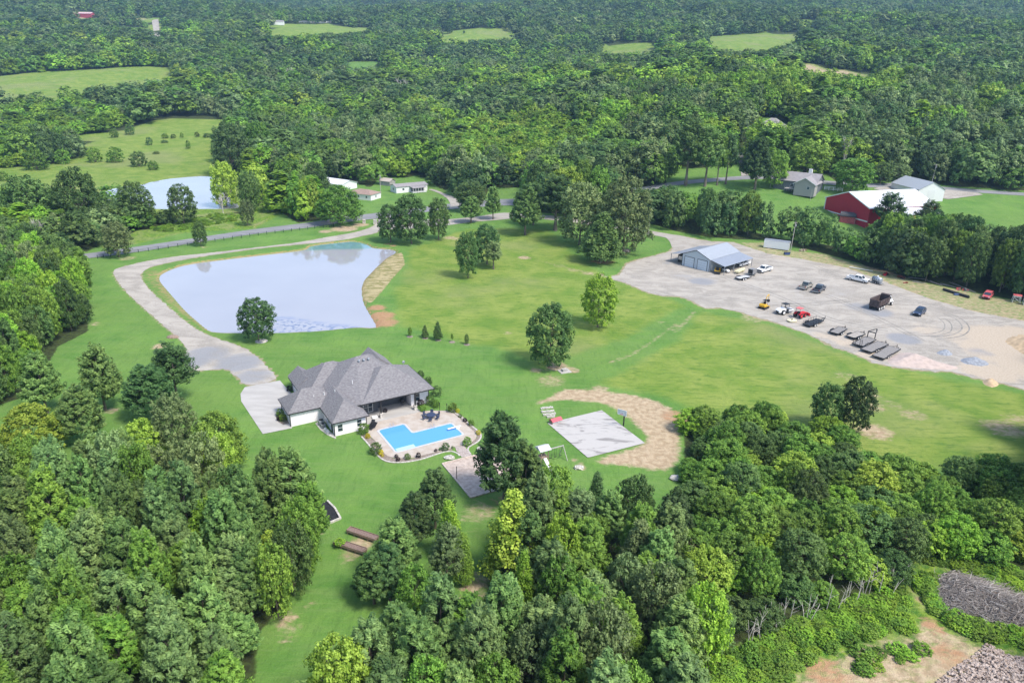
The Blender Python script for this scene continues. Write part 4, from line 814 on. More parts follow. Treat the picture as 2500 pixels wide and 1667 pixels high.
def door(par, x, y, z, w_, h_, face, m, name='door', handle=True):
    d = MB(); k = {'f': (0, -1), 'b': (0, 1), 'l': (-1, 0), 'r': (1, 0)}[face]
    if k[0] == 0: d.box(x - w_ / 2, x + w_ / 2, min(y, y + k[1] * .05), max(y, y + k[1] * .05), z, z + h_)
    else: d.box(min(x, x + k[0] * .05), max(x, x + k[0] * .05), y - w_ / 2, y + w_ / 2, z, z + h_)
    o = d.build(name, m, par)
    if handle: hb = MB(); hb.ball((x + (k[0] * .08 if k[0] else w_ * .38), y + (k[1] * .08 if k[1] else w_ * .38), z + 1.0), .05, 6, 4); hb.build('handle', GREYM, o)
    return o

# ================================================================ the main house
HX, HY = P(10, 850, 680, 2.9); HA = rad(31)
HE = empty('house', (HX, HY, 0), HA, 'large white-brick house with a many-hipped grey shingle roof beside the swimming pool', 'house')
b = MB(); b.box(.25, 6.15, .45, 9, -.1, 2.88); b.box(-5.85, 2, 7.9, 14.3, -.1, 2.87); b.box(-1.5, 8, 14.0, 23.6, -.1, 2.86); b.box(6.2, 17.2, 8.2, 23, -.1, 3.8); b.box(17.2, 20.9, 4.9, 15, -.1, 3.82); b.box(11, 16, 15, 24.6, -.1, 3.3); b.build('wall', WBRICK, HE)
b = MB(); b.box(6.16, 17.19, 7.4, 8.19, 0, 3.83); b.box(6.16, 10.6, 6.1, 7.39, 0, 3.4); b.build('patio_wall', CHAR, HE)
b = MB(); hip(b, -.3, 6.7, 0, 14, 2.90, .75); hip(b, -6.3, 4, 7.5, 15.0, 2.905, .75); hip(b, -2.0, 12, 11.8, 24.2, 2.91, .72)
gable(b, -2.0, 2.6, 18, 24.9, 2.915, .80); gable(b, 3.4, 7.6, 19, 25.4, 2.92, .62)
aL, aR = (9.7, 14.8, 8.75), (12.2, 14.9, 8.75)
vs = [(-.3, 6, 2.93), (6.3, 3.0, 3.9), (18.4, 3.0, 3.9), (18.4, 24, 3.9), (-.3, 24, 2.93), aL, aR]
b.add(vs, [(0, 1, 5), (1, 2, 6, 5), (2, 3, 6), (3, 4, 5, 6), (4, 0, 5), (4, 3, 2, 1, 0)])
hip(b, 6.5, 21.4, 3.02, 16.5, 3.905, .60); gable(b, 11.0, 18.2, 14.9, 21.5, 4.4, .86)
rf = b.build('roof', SHING, HE)
b = MB()
for a0, a1, b0, b1, z in ((-.3, 6.7, 0, 14, 2.75), (-6.3, 0, 7.5, 15, 2.75), (-2, 3, 15, 24.2, 2.75)):
    b.box(a0 - .04, a1 + .03, b0 - .10, b0 - .01, z, z + .17); b.box(a0 - .12, a0 - .02, b0 - .1, b1, z, z + .165)
b.box(6.72, 6.8, -.1, 3, 2.75, 2.915); b.box(6.3, 21.4, 2.86, 2.99, 3.72, 3.90); b.box(21.42, 21.52, 2.86, 16.5, 3.72, 3.9)
for q in ((.12, .36, 2.76), (-5.98, 7.83, 2.76), (-5.98, 14.36, 2.76), (6.28, .4, 2.76), (20.98, 4.85, 3.74), (-1.6, 23.5, 2.76)): b.box(q[0] - .06, q[0] + .06, q[1] - .06, q[1] + .06, .05, q[2])
b.build('gutter', DARKTRIM, HE)
window(HE, 1.25, .45, .75, 1.0, 1.5, 'f'); window(HE, 4.9, .45, .9, .95, 1.45, 'f', frame=WHITE); window(HE, .25, 4.0, 1.0, .9, 1.3, 'l')
window(HE, 18.6, 4.9, 1.0, 1.0, 1.7, 'f'); window(HE, 13.7, 7.4, 1.5, 3.0, 1.2, 'f', bars=3); window(HE, 8.15, 6.1, .35, 2.9, 2.1, 'f', name='french_door', bars=3)
door(HE, .25, 2.2, .1, .9, 2.1, 'l', DARKTRIM, 'side_door')
for x in (8.6,): door(HE, -5.85, 11, .05, 4.8, 2.3, 'l', WHITE, 'garage_door', False)
for a_, b_ in ((10.2, 3.1), (17.3, 3.1)):
    b = MB(); b.box(a_ - .13, a_ + .13, b_ - .13, b_ + .13, 1.1, 3.73); o = b.build('patio_post', DARKTRIM, HE)
    b = MB(); b.box(a_ - .28, a_ + .28, b_ - .28, b_ + .28, 0.05, 1.05); b.box(a_ - .33, a_ + .33, b_ - .33, b_ + .33, 1.05, 1.13); b.build('post_base', STONE, o)
def onfront(a, b_): t = (b_ - 3.0) / 11.8; return 3.9 + t * 4.85
for a_ in (9.7, 10.7, 11.7):
    z = onfront(a_, 13.2); b = MB(); b.tube((a_, 13.2, z - .25), (a_, 13.2, z + .2), .17); b.ball((a_, 13.2, z + .32), .3, 10, 6, (1, 1, .7)); b.build('roof_vent', GREYM, HE, True)
for a_, b_, z in ((1.2, 9.4, 4.6), (2.9, 7.9, 5.3), (6.6, 8.5, 6.2), (-.8, 9.6, 4.2)):
    b = MB(); b.tube((a_, b_, z - .3), (a_, b_, z + .45), .07); b.build('vent_pipe', WHITE, HE)
b = MB(); b.ball((19.7, 14.5, 5.6), .35, 10, 5, (1, .3, 1)); b.tube((19.7, 14.5, 4.8), (19.7, 14.5, 5.5), .04); b.build('satellite_dish', GREYM, HE)
def hl(a, b_, z=0): c_, s_ = math.cos(HA), math.sin(HA); return (HX + a * c_ - b_ * s_, HY + a * s_ + b_ * c_, z)
# patio slab, pool deck, pool
def hpoly(pts): return [hl(*p)[:2] for p in pts]
b = MB(); b.prism(hpoly([(6.5, 1.9), (17.9, 1.9), (17.9, 8.5), (6.5, 8.5)]), .02, .16); tag(b.build('patio_slab', CONC), kind='structure')
g = NG('pool_deck_mat'); n1_ = g.noise(.7, 5); n2_ = g.noise(6, 4)
DECKM = g.finish(g.mix(g.math('MULTIPLY', g.ramp(n2_, .4, .7), .4), g.mix(g.ramp(n1_, .35, .65), (.41, .345, .28), (.48, .43, .37)), (.42, .33, .27)), .85)
DK = [P(17, *q) for q in ((230,370),(360,215),(1130,35),(1300,20),(1640,20),(1760,100),(1960,290),(2080,390),(2110,470),(2010,560),(1880,610),(1730,620),(1700,650),(1560,690),(1300,740),(1000,830),(700,820),(560,770),(520,700),(420,560),(330,480))]
tag(MB().prism(smooth_poly(DK, 1), .0, .09).build('pool_deck', DECKM), kind='structure')
POOL = [(8.3, -1.4), (12.7, -1.4), (12.95, -1.7), (12.95, -5.1), (13.3, -5.4), (20.7, -5.4), (21.0, -5.7), (21.0, -10.0), (20.7, -10.3), (8.2, -10.3), (7.9, -10.0), (7.9, -1.8)]
PE = empty('swimming_pool', hl(14, -7), HA, 'blue L-shaped swimming pool with pale coping behind the white house', 'swimming pool')
def pl(pts): return [(a - 14, b_ + 7) for a, b_ in pts]
cx_, cy_ = np.mean(POOL, axis=0)
inner = pl(POOL); outer = pl([(8.0, -1.05), (12.9, -1.05), (13.3, -1.5), (13.3, -4.9), (13.5, -5.05), (20.9, -5.05), (21.35, -5.5), (21.35, -10.2), (20.9, -10.65), (8.0, -10.65), (7.55, -10.2), (7.55, -1.5)])
b = MB(); n = len(inner); vs = [(x, y, .13) for x, y in inner] + [(x, y, .13) for x, y in outer] + [(x, y, .02) for x, y in inner] + [(x, y, .05) for x, y in outer]
for i in range(n): j = (i + 1) % n; b.add([vs[i], vs[j], vs[n + j], vs[n + i]], [(0, 1, 2, 3)]); b.add([vs[i], vs[j], vs[2 * n + j], vs[2 * n + i]], [(0, 1, 2, 3)]); b.add([vs[n + i], vs[n + j], vs[3 * n + j], vs[3 * n + i]], [(0, 1, 2, 3)])
b.build('coping', mat('pool_coping', (.50, .50, .54), .7, noise=.08), PE)
pw, pn, pp = nodes('pool_water_mat'); pp.inputs['Base Color'].default_value = (.11, .34, .74, 1); pp.inputs['Roughness'].default_value = .05; pp.inputs['IOR'].default_value = 1.33
tx = pn.nodes.new('ShaderNodeTexNoise'); tx.inputs['Scale'].default_value = 2.5; bb = pn.nodes.new('ShaderNodeBump'); bb.inputs['Strength'].default_value = .06; bb.inputs['Distance'].default_value = .05
tcc = pn.nodes.new('ShaderNodeTexCoord'); pn.links.new(tcc.outputs['Object'], tx.inputs[0]); pn.links.new(tx.outputs[0], bb.inputs['Height']); pn.links.new(bb.outputs[0], pp.inputs['Normal'])
b = MB(); b.prism(inner, .05, .095); b.build('water', pw, PE)
b = MB(); b.box(-5.9, -2.4, -3.2, -2.2, .0955, .101); b.build('sun_shelf', mat('shelf_under_water', (.42, .66, .85), .15), PE)
b = MB()
for i in range(3): b.box(-5.95, -1.2, 4.6 - i * .55, 4.64 - i * .55, .0955, .100)
b.build('pool_step', mat('step_edge', (.05, .26, .62), .3), PE)
b = MB(); b.box(5.2, 7.9, -.9, -.5, .45, .52); b.box(6.9, 7.6, -.85, -.55, .09, .45); b.build('diving_board', WHITE, PE)
for xx, yy in ((-3.4, 5.9), (3.2, 1.9)):
    b = MB()
    for d in (-.3, .3): b.tube((xx + d, yy, .1), (xx + d, yy, .85), .03); b.tube((xx + d, yy, .85), (xx + d, yy - .5, .8), .03); b.tube((xx + d, yy - .5, .8), (xx + d, yy - .55, .1), .03)
    b.build('handrail', HUB, PE)
# stone edging of the flower bed round the deck
EDG = [P(17, *q) for q in ((140,440),(220,520),(300,620),(400,740),(470,830),(560,880),(700,905),(1000,880),(1250,820),(1480,730),(1640,690),(1700,680),(1760,710),(1830,800))]
EDG2 = [P(17, *q) for q in ((1650,10),(1740,60),(1850,130),(1990,260),(2100,340),(2190,420),(2180,480),(2090,580),(1930,630),(1950,700),(2020,770))]
for ln, lb in ((EDG, 'curved low stone edging along the lawn side of the pool deck'), (EDG2, 'curved stone edging of the bed right of the pool')):
    b = MB(); r_ = resample(ln, 60)
    for i in range(59):
        a_, c_ = Vector((*r_[i], .1)), Vector((*r_[i + 1], .1)); d = (c_ - a_).normalized(); nrm = Vector((-d.y, d.x, 0)) * .13
        b.add([a_ - nrm - Vector((0, 0, .2)), a_ + nrm - Vector((0, 0, .2)), c_ + nrm - Vector((0, 0, .2)), c_ - nrm - Vector((0, 0, .2)), a_ - nrm, a_ + nrm, c_ + nrm, c_ - nrm], [(4, 5, 6, 7), (0, 4, 7, 3), (1, 2, 6, 5), (0, 1, 5, 4), (2, 3, 7, 6)])
    tag(b.build('stone_edging', STONE), lb, 'edging')
# mulch beds
MUL = mat('bed_mulch', (.17, .12, .09), .95, c2=(.30, .26, .22), scale=6)
tag(MB().prism([P(17, *q) for q in ((140,440),(240,400),(330,490),(420,560),(520,700),(570,770),(700,825),(1000,835),(1300,745),(1560,695),(1680,655),(1690,680),(1480,730),(1250,820),(1000,880),(700,905),(560,880),(470,830),(400,740),(300,620),(220,520))], -.05, .06).build('flower_bed', MUL), 'curved mulched bed along the front of the pool deck', 'flower bed')
tag(MB().prism([P(17, *q) for q in ((1640,-10),(1700,-10),(1860,110),(2000,240),(2110,330),(2195,420),(2180,490),(2080,585),(1950,630),(1890,600),(2010,560),(2112,470),(2085,390),(1960,290),(1760,100),(1640,20))], -.05, .062).build('flower_bed', MUL), 'curved mulched bed right of the pool', 'flower bed')
BUSHM = {}
for i, nm in enumerate(('bush',)): pass
def shrub(k, x, y, wpx, leaf, label, hk=1.0, nm='shrub', z=None):
    X, Y = P(k, x, y); d = project(X, Y, .5)[2]; wd = wpx / CR[k][2] * d / FPX; h = wd * .95 * hk
    me, tm = PROTO['bush'][0]; o = link(bpy.data.objects.new(nm, me)); o.location = (X, Y, .02); o.rotation_euler = (0, 0, random.uniform(0, 6)); s = wd / 1.15; o.scale = (s, s, h)
    o.material_slots[0].link = 'OBJECT'; o.material_slots[0].material = LM[leaf]; return tag(o, label, 'shrub', 'garden shrubs round the house and pool')
LM['gold'] = leafmat('golden_leaves', (.45, .42, .01), (.80, .72, .05)); LM['plum'] = leafmat('dark_purple_leaves', (.018, .012, .016), (.05, .025, .03))
for a in ((17,200,400,200,'mid','large round grass clump at the house corner by the pool'),(17,265,480,95,'gold','golden bush at the house corner by the pool'),(17,400,740,220,'oak','large dark bush at the left front corner of the pool deck'),(17,480,755,100,'gold','golden bush at the left front corner of the pool deck'),
          (17,510,790,60,'gold','small golden plant below the left front golden bush'),(17,745,810,70,'plum','small dark red plant in front of the pool, near the left corner'),(17,775,865,80,'plum','low dark plant on the stone edging in front of the pool'),(17,935,835,115,'mid','upright green shrub in front of the pool'),
          (17,1118,805,95,'plum','dark purple ball shrub in front of the pool'),(17,1410,710,60,'plum','small dark shrub left of the round one before the paved walk'),(17,1485,690,60,'oak','small dark shrub touching the round one before the paved walk'),(17,1575,680,145,'oak','round green shrub left of the paved walk'),
          (17,1692,655,50,'oak','tiny ball shrub at the head of the paved walk'),(17,1940,600,165,'mid','round green shrub right of the paved walk'),(17,2130,420,90,'gold','yellow-green plant at the right end of the pool bed'),(17,2010,265,115,'mid','green shrub by the diving board'),(17,1905,205,80,'plum','dark purple ball right of the pool deck'),
          (17,1825,130,70,'oak','small dark plant above the purple ball'),(17,1780,50,80,'gold','yellow-green plant at the upper right of the deck'),(10,1820,585,85,'mid','grassy shrub at the upper right corner of the deck'),(10,1680,545,70,'mid','light green shrub by the right house wall'),(10,1635,520,80,'oak','dark green shrub at the right house corner'),
          (10,1560,540,65,'plum','dark shrub at the right patio post'),(10,1575,580,60,'mid','low green plant beside the right patio post'),(10,1690,450,90,'oak','dark shrub behind the right house corner'),(10,1620,360,70,'oak','dark shrub along the far right house wall'),(10,1560,300,60,'oak','small dark shrub along the far right house wall'),
          (10,415,620,70,'mid','green shrub in the garage corner bed, upper'),(10,440,660,70,'mid','light green shrub in the garage corner bed, lower'),(10,410,655,50,'plum','dark plant in the garage corner bed'),(10,490,415,50,'plum','dark plant at the far garage-side corner'),(10,1270,590,40,'plum','potted dark plant at the patio post')):
    shrub(a[0], a[1], a[2], a[3], a[4], a[5])
tag(MB().prism([P(10, *q) for q in ((375,620),(400,590),(450,600),(480,640),(490,680),(440,690),(400,670))], -.03, .13).build('flower_bed', MUL), 'small mulched bed at the garage corner on the parking pad', 'flower bed')
b = MB(); EB = [P(10, *q) for q in ((700,680),(740,730),(800,775),(860,803),(870,797),(850,770),(770,700),(745,660),(715,670))]
tag(MB().prism(EB, -.03, .065).build('gravel_strip', STONE), kind='structure')
# air conditioners, patio furniture
def ac(x, y, s, lb):
    e = empty('air_conditioner', hl(x, y, .05), HA, lb, 'air conditioner', 'air conditioners by the garage'); b = MB(); b.box(-s / 2, s / 2, -s / 2, s / 2, 0, s * 1.05)
    b.build('housing', GREYM, e, bevel=.04); b = MB(); b.tube((0, 0, s * 1.051), (0, 0, s * 1.09), s * .42, n=14); b.build('fan_grille', BLACKM, e)
    b = MB(); [b.box(-s / 2 - .01, s / 2 + .01, -s / 2 - .01, -s / 2 - .002, .1 + i * .14, .13 + i * .14) for i in range(5)]; b.build('louvre', BLACKM, e)
ac(-.75, 5.9, 1.0, 'larger grey air conditioner in the house corner'); ac(-.75, 4.6, .8, 'smaller grey air conditioner beside the larger one')
for i, (q, w1) in enumerate((((-.7, 3.4), .5), ((-.6, 2.4), .6))):
    b = MB(); b.box(-.25, .25, -w1 / 2, w1 / 2, 0, .35); b.box(-.2, .2, -.1, .1, .35, .6); o = b.build('pool_equipment', WHITE, None, loc=hl(*q, .05), bevel=.04); o.rotation_euler[2] = HA; tag(o, ('white pool filter box next to the air conditioners', 'white pool pump nearest the front house corner')[i], 'pool pump')
def chair(x, y, rz, lb, wide=.6, grp='dining chairs round the patio table', mtl=None):
    e = empty('patio_chair', hl(x, y, .1), HA + rz, lb, 'chair', grp); m_ = mtl or BLACKM; b = MB(); b.box(-wide / 2, wide / 2, -.28, .28, .40, .47); b.build('seat', m_, e)
    b = MB(); b.box(-wide / 2, wide / 2, .24, .31, .5, 1.0); b.build('backrest', m_, e)
    for sx in (-1, 1):
        for sy in (-1, 1): MB().tube((sx * (wide / 2 - .03), sy * .25, 0), (sx * (wide / 2 - .03), sy * .25, .4), .03, n=6).build('leg', m_, e)
NAVY = mat('navy_cushion', (.035, .05, .10), .8)
te = empty('patio_table', hl(18.6, -1.5, .09), HA, 'black dining table with chairs round it near the far corner of the pool deck', 'table')
b = MB(); b.tube((0, 0, .70), (0, 0, .75), .95, n=20); b.build('tabletop', NAVY, te)
for q in ((-.5, -.5), (.5, -.5), (.5, .5), (-.5, .5)): MB().tube((q[0], q[1], 0), (q[0], q[1], .7), .04, n=6).build('leg', BLACKM, te)
for i in range(6): t = i * math.pi / 3; chair(18.6 + 1.45 * math.cos(t), -1.5 + 1.45 * math.sin(t), t - math.pi / 2, 'dark blue patio chair pulled up to the round dining table', mtl=NAVY)
def lounger(x, y, rz, lb):
    e = empty('lounge_chair', hl(x, y, .09), HA + rz, lb, 'lounger', 'black loungers by the pool'); b = MB(); b.box(-.35, .35, -1.0, .2, .3, .38); b.build('seat', BLACKM, e)
    b = MB(); b.add([(-.35, .2, .3), (.35, .2, .3), (.35, .9, .85), (-.35, .9, .85), (-.35, .2, .38), (.35, .2, .38), (.35, .87, .93), (-.35, .87, .93)], [(0, 1, 2, 3), (4, 7, 6, 5), (0, 3, 7, 4), (1, 5, 6, 2), (2, 6, 7, 3), (0, 4, 5, 1)]); b.build('backrest', BLACKM, e)
    for q in ((-.3, -.9), (.3, -.9), (.3, .15), (-.3, .15)): MB().tube((*q, 0), (*q, .3), .03, n=6).build('leg', BLACKM, e)
lounger(7.35, -.1, rad(-60), 'black lounger at the pool corner nearest the house'); lounger(7.5, .9, rad(-40), 'black lounger behind the one at the pool corner')
for i, (x, y, lb) in enumerate(((9.0, 3.6, 'white cushioned ottoman on the patio beside the french doors'),)):
    b = MB(); b.box(-.55, .55, -.35, .35, .0, .4); o = b.build('ottoman', WHITE, None, loc=hl(x, y, .16), bevel=.08); o.rotation_euler[2] = HA; tag(o, lb, 'ottoman')
e = empty('kettle_grill', hl(15.9, 6.3, .16), HA, 'black covered grill at the back right of the patio', 'grill'); b = MB(); b.ball((0, 0, 1.0), .55, 12, 8, (1, 1, .9)); b.build('bowl', BLACKM, e, True)
for t in (0, 2.1, 4.2): MB().tube((.35 * math.cos(t), .35 * math.sin(t), 0), (.2 * math.cos(t), .2 * math.sin(t), .7), .03, n=6).build('leg', BLACKM, e)
for q, lb in (((22.3, -.9), 'dark patio heater on the upper right corner of the deck'), ((21.2, .1), 'second dark post beside the patio heater')):
    e = empty('patio_torch', hl(*q, .09), HA, lb, 'torch'); MB().tube((0, 0, 0), (0, 0, 1.7), .05).build('pole', BLACKM, e); MB().tube((0, 0, 1.7), (0, 0, 2.0), .12, .05).build('burner', BLACKM, e)
# the paved walk, volleyball court
tag(MB().prism([P(17, *q) for q in ((1735,625),(1890,610),(2020,775),(1850,805),(1760,700))], -.02, .075).build('paved_walk', mat('walk_pavers', (.30, .24, .21), .95, c2=(.46, .40, .36), scale=5)), kind='structure')
VB = [P(14, 0, 700), P(14, 280, 1035)]; v0, v1 = Vector(VB[0]), Vector(VB[1]); dv = v1 - v0; dn = Vector((-dv.y, dv.x)).normalized(); 
if dn.x < 0: dn = -dn
VW = 9.5; c2_, c3_ = v1 + dn * VW, v0 + dn * VW
SANDM = mat('court_sand', (.38, .30, .25), .95, c2=(.52, .43, .36), scale=1.5, bump=.4)
tag(MB().prism([tuple(v0), tuple(v1), tuple(c2_), tuple(c3_)], -.05, .08).build('volleyball_sand', SANDM), kind='structure')
e = empty('timber_border', (0, 0, 0), 0, 'pale timber border round the sand volleyball court', 'border'); q = [v0, v1, c2_, c3_]
for i in range(4):
    a_, c_ = q[i], q[(i + 1) % 4]; d = (c_ - a_).normalized(); nn = Vector((-d.y, d.x)) * .12; MB().prism([tuple(a_ - nn), tuple(c_ - nn), tuple(c_ + nn), tuple(a_ + nn)], -.05, .2 + .003 * i).build('timber', mat('pale_timber', (.50, .42, .35), .9, noise=.2), e)
vp = P(14, 142, 855)
for i, (X, Y, lb) in enumerate(((vp[0], vp[1], 'dark net post standing on the left edge of the sand volleyball court'), (vp[0] + dn.x * 8.8, vp[1] + dn.y * 8.8, 'dark net post hidden by the big pine at the far side of the sand court'))):
    tag(MB().tube((X, Y, 0), (X, Y, 2.6), .06).build('net_post', BLACKM), lb, 'post', 'volleyball net posts')
b = MB(); a_ = Vector((vp[0], vp[1], 2.5)); c_ = Vector((vp[0] + dn.x * 8.8, vp[1] + dn.y * 8.8, 2.5)); b.tube(a_, c_, .012, n=4); tag(b.build('net_rope', WHITE), 'thin pale rope strung between the net posts over the sand', 'rope')
# boulders
for k, x, y, wd, lb in ((14, 390, 560, .75, 'pale boulder on the grass right of the paved walk'), (14, 70, 645, .8, 'pale boulder on the grass left of the paved walk'), (14, 2320, 850, 1.1, 'pale boulder at the left edge of the lower right thicket'), (14, 1350, 745, .8, 'flat sandstone slab on the bare patch below the court')):
    X, Y = P(k, x, y); b = MB(); b.ball((0, 0, .2), wd, 8, 6, (1.2, .75, .45)); b.v = [(v[0] + random.uniform(-.14, .14), v[1] + random.uniform(-.14, .14), v[2] + random.uniform(-.08, .08)) for v in b.v]
    tag(b.build('boulder', STONE, None, loc=(X, Y, .05)), lb, 'boulder', 'garden boulders')
# basketball hoop, play house, stone stacks, play set
X, Y = P(14, 1792, 325); e = empty('basketball_hoop', (X, Y, .1), math.atan2(P(14,1440,640)[1] - Y, P(14,1440,640)[0] - X), 'black basketball goal with a clear backboard at the edge of the concrete court', 'basketball hoop')
b = MB(); b.box(-.1, .1, -.1, .1, 0, 3.0); b.add([(-.1, -.1, 2.6), (-.1, .1, 2.6), (1.1, .1, 3.2), (1.1, -.1, 3.2), (-.1, -.1, 2.8), (-.1, .1, 2.8), (1.1, .1, 3.4), (1.1, -.1, 3.4)], [(0, 1, 2, 3), (4, 7, 6, 5), (0, 3, 7, 4), (1, 5, 6, 2), (2, 6, 7, 3), (0, 4, 5, 1)]); b.build('post', BLACKM, e)
b = MB(); b.box(1.12, 1.16, -.9, .9, 2.8, 3.85); bo = b.build('backboard', mat('backboard', (.5, .56, .58), .2), e)
b = MB(); [b.box(1.105, 1.175, y0, y1, z0, z1) for y0, y1, z0, z1 in ((-.94, .94, 2.76, 2.8), (-.94, .94, 3.85, 3.89), (-.94, -.9, 2.8, 3.85), (.9, .94, 2.8, 3.85))]; [b.box(1.161, 1.17, y0, y1, z0, z1) for y0, y1, z0, z1 in ((-.3, .3, 2.95, 2.99), (-.3, .3, 3.4, 3.44), (-.3, -.26, 2.99, 3.4), (.26, .3, 2.99, 3.4))]; b.build('backboard_frame', WHITE, bo)
b = MB(); [b.tube((1.4 + .23 * math.cos(t), .23 * math.sin(t), 3.05), (1.4 + .23 * math.cos(t + .55), .23 * math.sin(t + .55), 3.05), .02, n=5) for t in np.arange(0, 6.28, .524)]; b.build('rim', REDP, e)
X, Y = P(14, 1120, 290); e = empty('playhouse', (X, Y, .05), HA + .02, 'tiny playhouse with a red roof at the corner of the concrete court', 'playhouse')
b = MB(); b.box(-.9, .9, -.4, .4, 0, .6); b.build('wall', WHITE, e); b = MB(); gable(b, -1.2, 1.2, -.75, .75, .6, .62, 'a'); b.build('roof', mat('pinkish_red_roof', (.50, .10, .12), .6), e); b = MB(); b.box(-1.15, -1.0, -.5, .5, 0, .6); b.build('side_board', WOODP, e)
g_ = 'stacks of grey stone blocks'
for r_, (k, x, y, ln) in enumerate(((14,1035,150,2.6),(14,1045,185,2.7),(14,1060,215,2.6),(14,1075,238,1.6))):
    X, Y = P(k, x, y); b = MB()
    for i in range(8): u_ = -ln / 2 + i * ln / 8; b.box(u_, u_ + ln / 8 - .03, -.25 + random.uniform(-.04, .04), .25, 0, .3 + random.uniform(-.07, .07))
    o = b.build('stone_blocks', STONE, None, loc=(X, Y, .02)); o.rotation_euler[2] = HA * .5; tag(o, ('farthest row of grey stone blocks behind the playhouse', 'second row of grey stone blocks behind the playhouse', 'third row of grey stone blocks behind the playhouse', 'short row of stone blocks nearest the playhouse')[r_], 'stone blocks', g_)
X, Y = P(14, 990, 690); e = empty('play_set', (X, Y, .02), 0, 'wooden swing set with a small roofed tower right of the very large pine', 'swing set'); q1 = Vector((*P(14, 1195, 635), 0)) - Vector((X, Y, 0)); q1.z = 0; ang = math.atan2(q1.y, q1.x); e.rotation_euler[2] = ang; L_ = q1.length
WG = mat('grey_post_wood', (.42, .40, .37), .9)
for sx, sy in ((-.7, -.7), (.7, -.7), (.7, .7), (-.7, .7)): MB().box(sx - .06, sx + .06, sy - .06, sy + .06, 0, 3.0).build('tower_post', WOODP, e)
MB().box(-.75, .75, -.75, .75, 1.35, 1.45).build('platform', WOODP, e)
b = MB(); gable(b, -1.1, 1.1, -1.1, 1.1, 2.95, .5, 'a'); b.build('tower_roof', mat('pale_grey_canvas', (.52, .53, .54), .8), e)
MB().box(.7, L_ , -.07, .07, 2.35, 2.5).build('swing_beam', WG, e)
for sy in (-1, 1): MB().tube((L_ - .1, 0, 2.4), (L_ + .1, sy * 1.3, 0), .07).build('frame_leg', WG, e)
for xx in (1.6, 2.6, 3.6):
    if xx < L_ - .4: b = MB(); b.tube((xx - .2, 0, 2.35), (xx - .2, 0, .6), .015, n=4); b.tube((xx + .2, 0, 2.35), (xx + .2, 0, .6), .015, n=4); b.box(xx - .25, xx + .25, -.1, .1, .55, .6); b.build('swing', BLACKM, e)
b = MB(); b.add([(-.3, -.8, 1.4), (.3, -.8, 1.4), (.3, -3.0, .15), (-.3, -3.0, .15), (-.3, -.8, 1.3), (.3, -.8, 1.3), (.3, -3.0, .05), (-.3, -3.0, .05)], [(0, 3, 2, 1), (4, 5, 6, 7), (0, 4, 7, 3), (1, 2, 6, 5), (3, 7, 6, 2), (0, 1, 5, 4)]); b.build('slide', WHITE, e)
# raised garden beds and the timber corner bed
def bed(k, p0, p1, wd, lb, plant=False):
    a_, c_ = Vector((*P(k, *p0), 0)), Vector((*P(k, *p1), 0)); d = c_ - a_; L_ = d.length; e = empty('raised_bed', a_ + Vector((0, 0, .02)), math.atan2(d.y, d.x), lb, 'raised bed', 'raised garden beds')
    MB().box(.06, L_ - .06, .06, wd - .06, .45, .68).build('soil', mat('bed_soil', (.16, .10, .08), .95, c2=(.27, .20, .17), scale=6), e)
    for i, (x0, x1, y0, y1) in enumerate(((0, L_, 0, .055), (0, L_, wd - .055, wd), (0, .055, .06, wd - .06), (L_ - .055, L_, .06, wd - .06))): MB().box(x0, x1, y0, y1, .40, .80).build('side_board', WOODP, e)
    for i in range(5):
        for yy in (.02, wd - .1): MB().box(.1 + i * (L_ - .3) / 4, .2 + i * (L_ - .3) / 4, yy, yy + .08, 0, .398).build('leg', WOODP, e)
    return a_, d, e
bed(22, (575, 905), (1180, 1110), 1.05, 'raised wooden garden bed nearest the lawn'); _a, _d, _e = bed(22, (290, 1170), (930, 1380), 1.05, 'raised wooden garden bed with a leafy green plant at its left end')
shrub(22, 440, 1190, 250, 'bright', 'leafy green plant spilling over the left end of the lower garden bed', .5).location.z = .7
CB = [P(22, *q) for q in ((170,210),(330,370),(450,580),(160,700))]
e = empty('timber_bed_edge', (0, 0, 0), 0, 'pale timber edging of a dark bed at the edge of the lower left wood', 'edging')
for i in range(3):
    a_, c_ = Vector(CB[i]), Vector(CB[i + 1]); d = (c_ - a_).normalized(); nn = Vector((-d.y, d.x)) * .14; MB().prism([tuple(a_ - nn), tuple(c_ - nn), tuple(c_ + nn), tuple(a_ + nn)], -.05, .3 + .003 * i).build('timber', STONE, e)
tag(MB().prism([P(22, *q) for q in ((100,200),(180,230),(320,380),(430,575),(160,680),(-100,600))], -.05, .12).build('mulch', mat('black_mulch', (.018, .018, .022), .95, noise=.4)), kind='structure')
# well cap and mulch rings, lawn debris
X, Y = P(5, 1590, 1118); b = MB(); b.box(-1.3, 1.3, -1.1, 1.1, -.05, .12); b.box(-.55, .55, -.45, .45, .12, .55); b.box(-.6, .6, -.5, .5, .55, .62); o = b.build('well_cap', CONC, None, loc=(X, Y, 0)); o.rotation_euler[2] = .4; tag(o, 'square concrete well cap on bare soil beside the big dark tree', 'well cap')
for i, (x, y, lb) in enumerate(((552,885,'mulch ring under the leftmost sapling'),(655,895,'mulch ring under the second sapling'),(742,908,'mulch ring under the tallest sapling'),(836,921,'mulch ring under the fourth sapling'),(935,938,'dark mulch ring under the rightmost sapling'))):
    X, Y = P(5, x, y); tag(MB().tube((X, Y, -.02), (X, Y, .08), .85, .6, 14).build('mulch_ring', MUL), lb, 'mulch ring', 'mulch rings under the saplings')
X, Y = P(4, 1755, 915); tag(MB().tube((X, Y, -.02), (X, Y, .12), 1.5, 1.2, 16).build('mulch_ring', STONE), 'pale edging ring under the round tree by the pond', 'mulch ring')
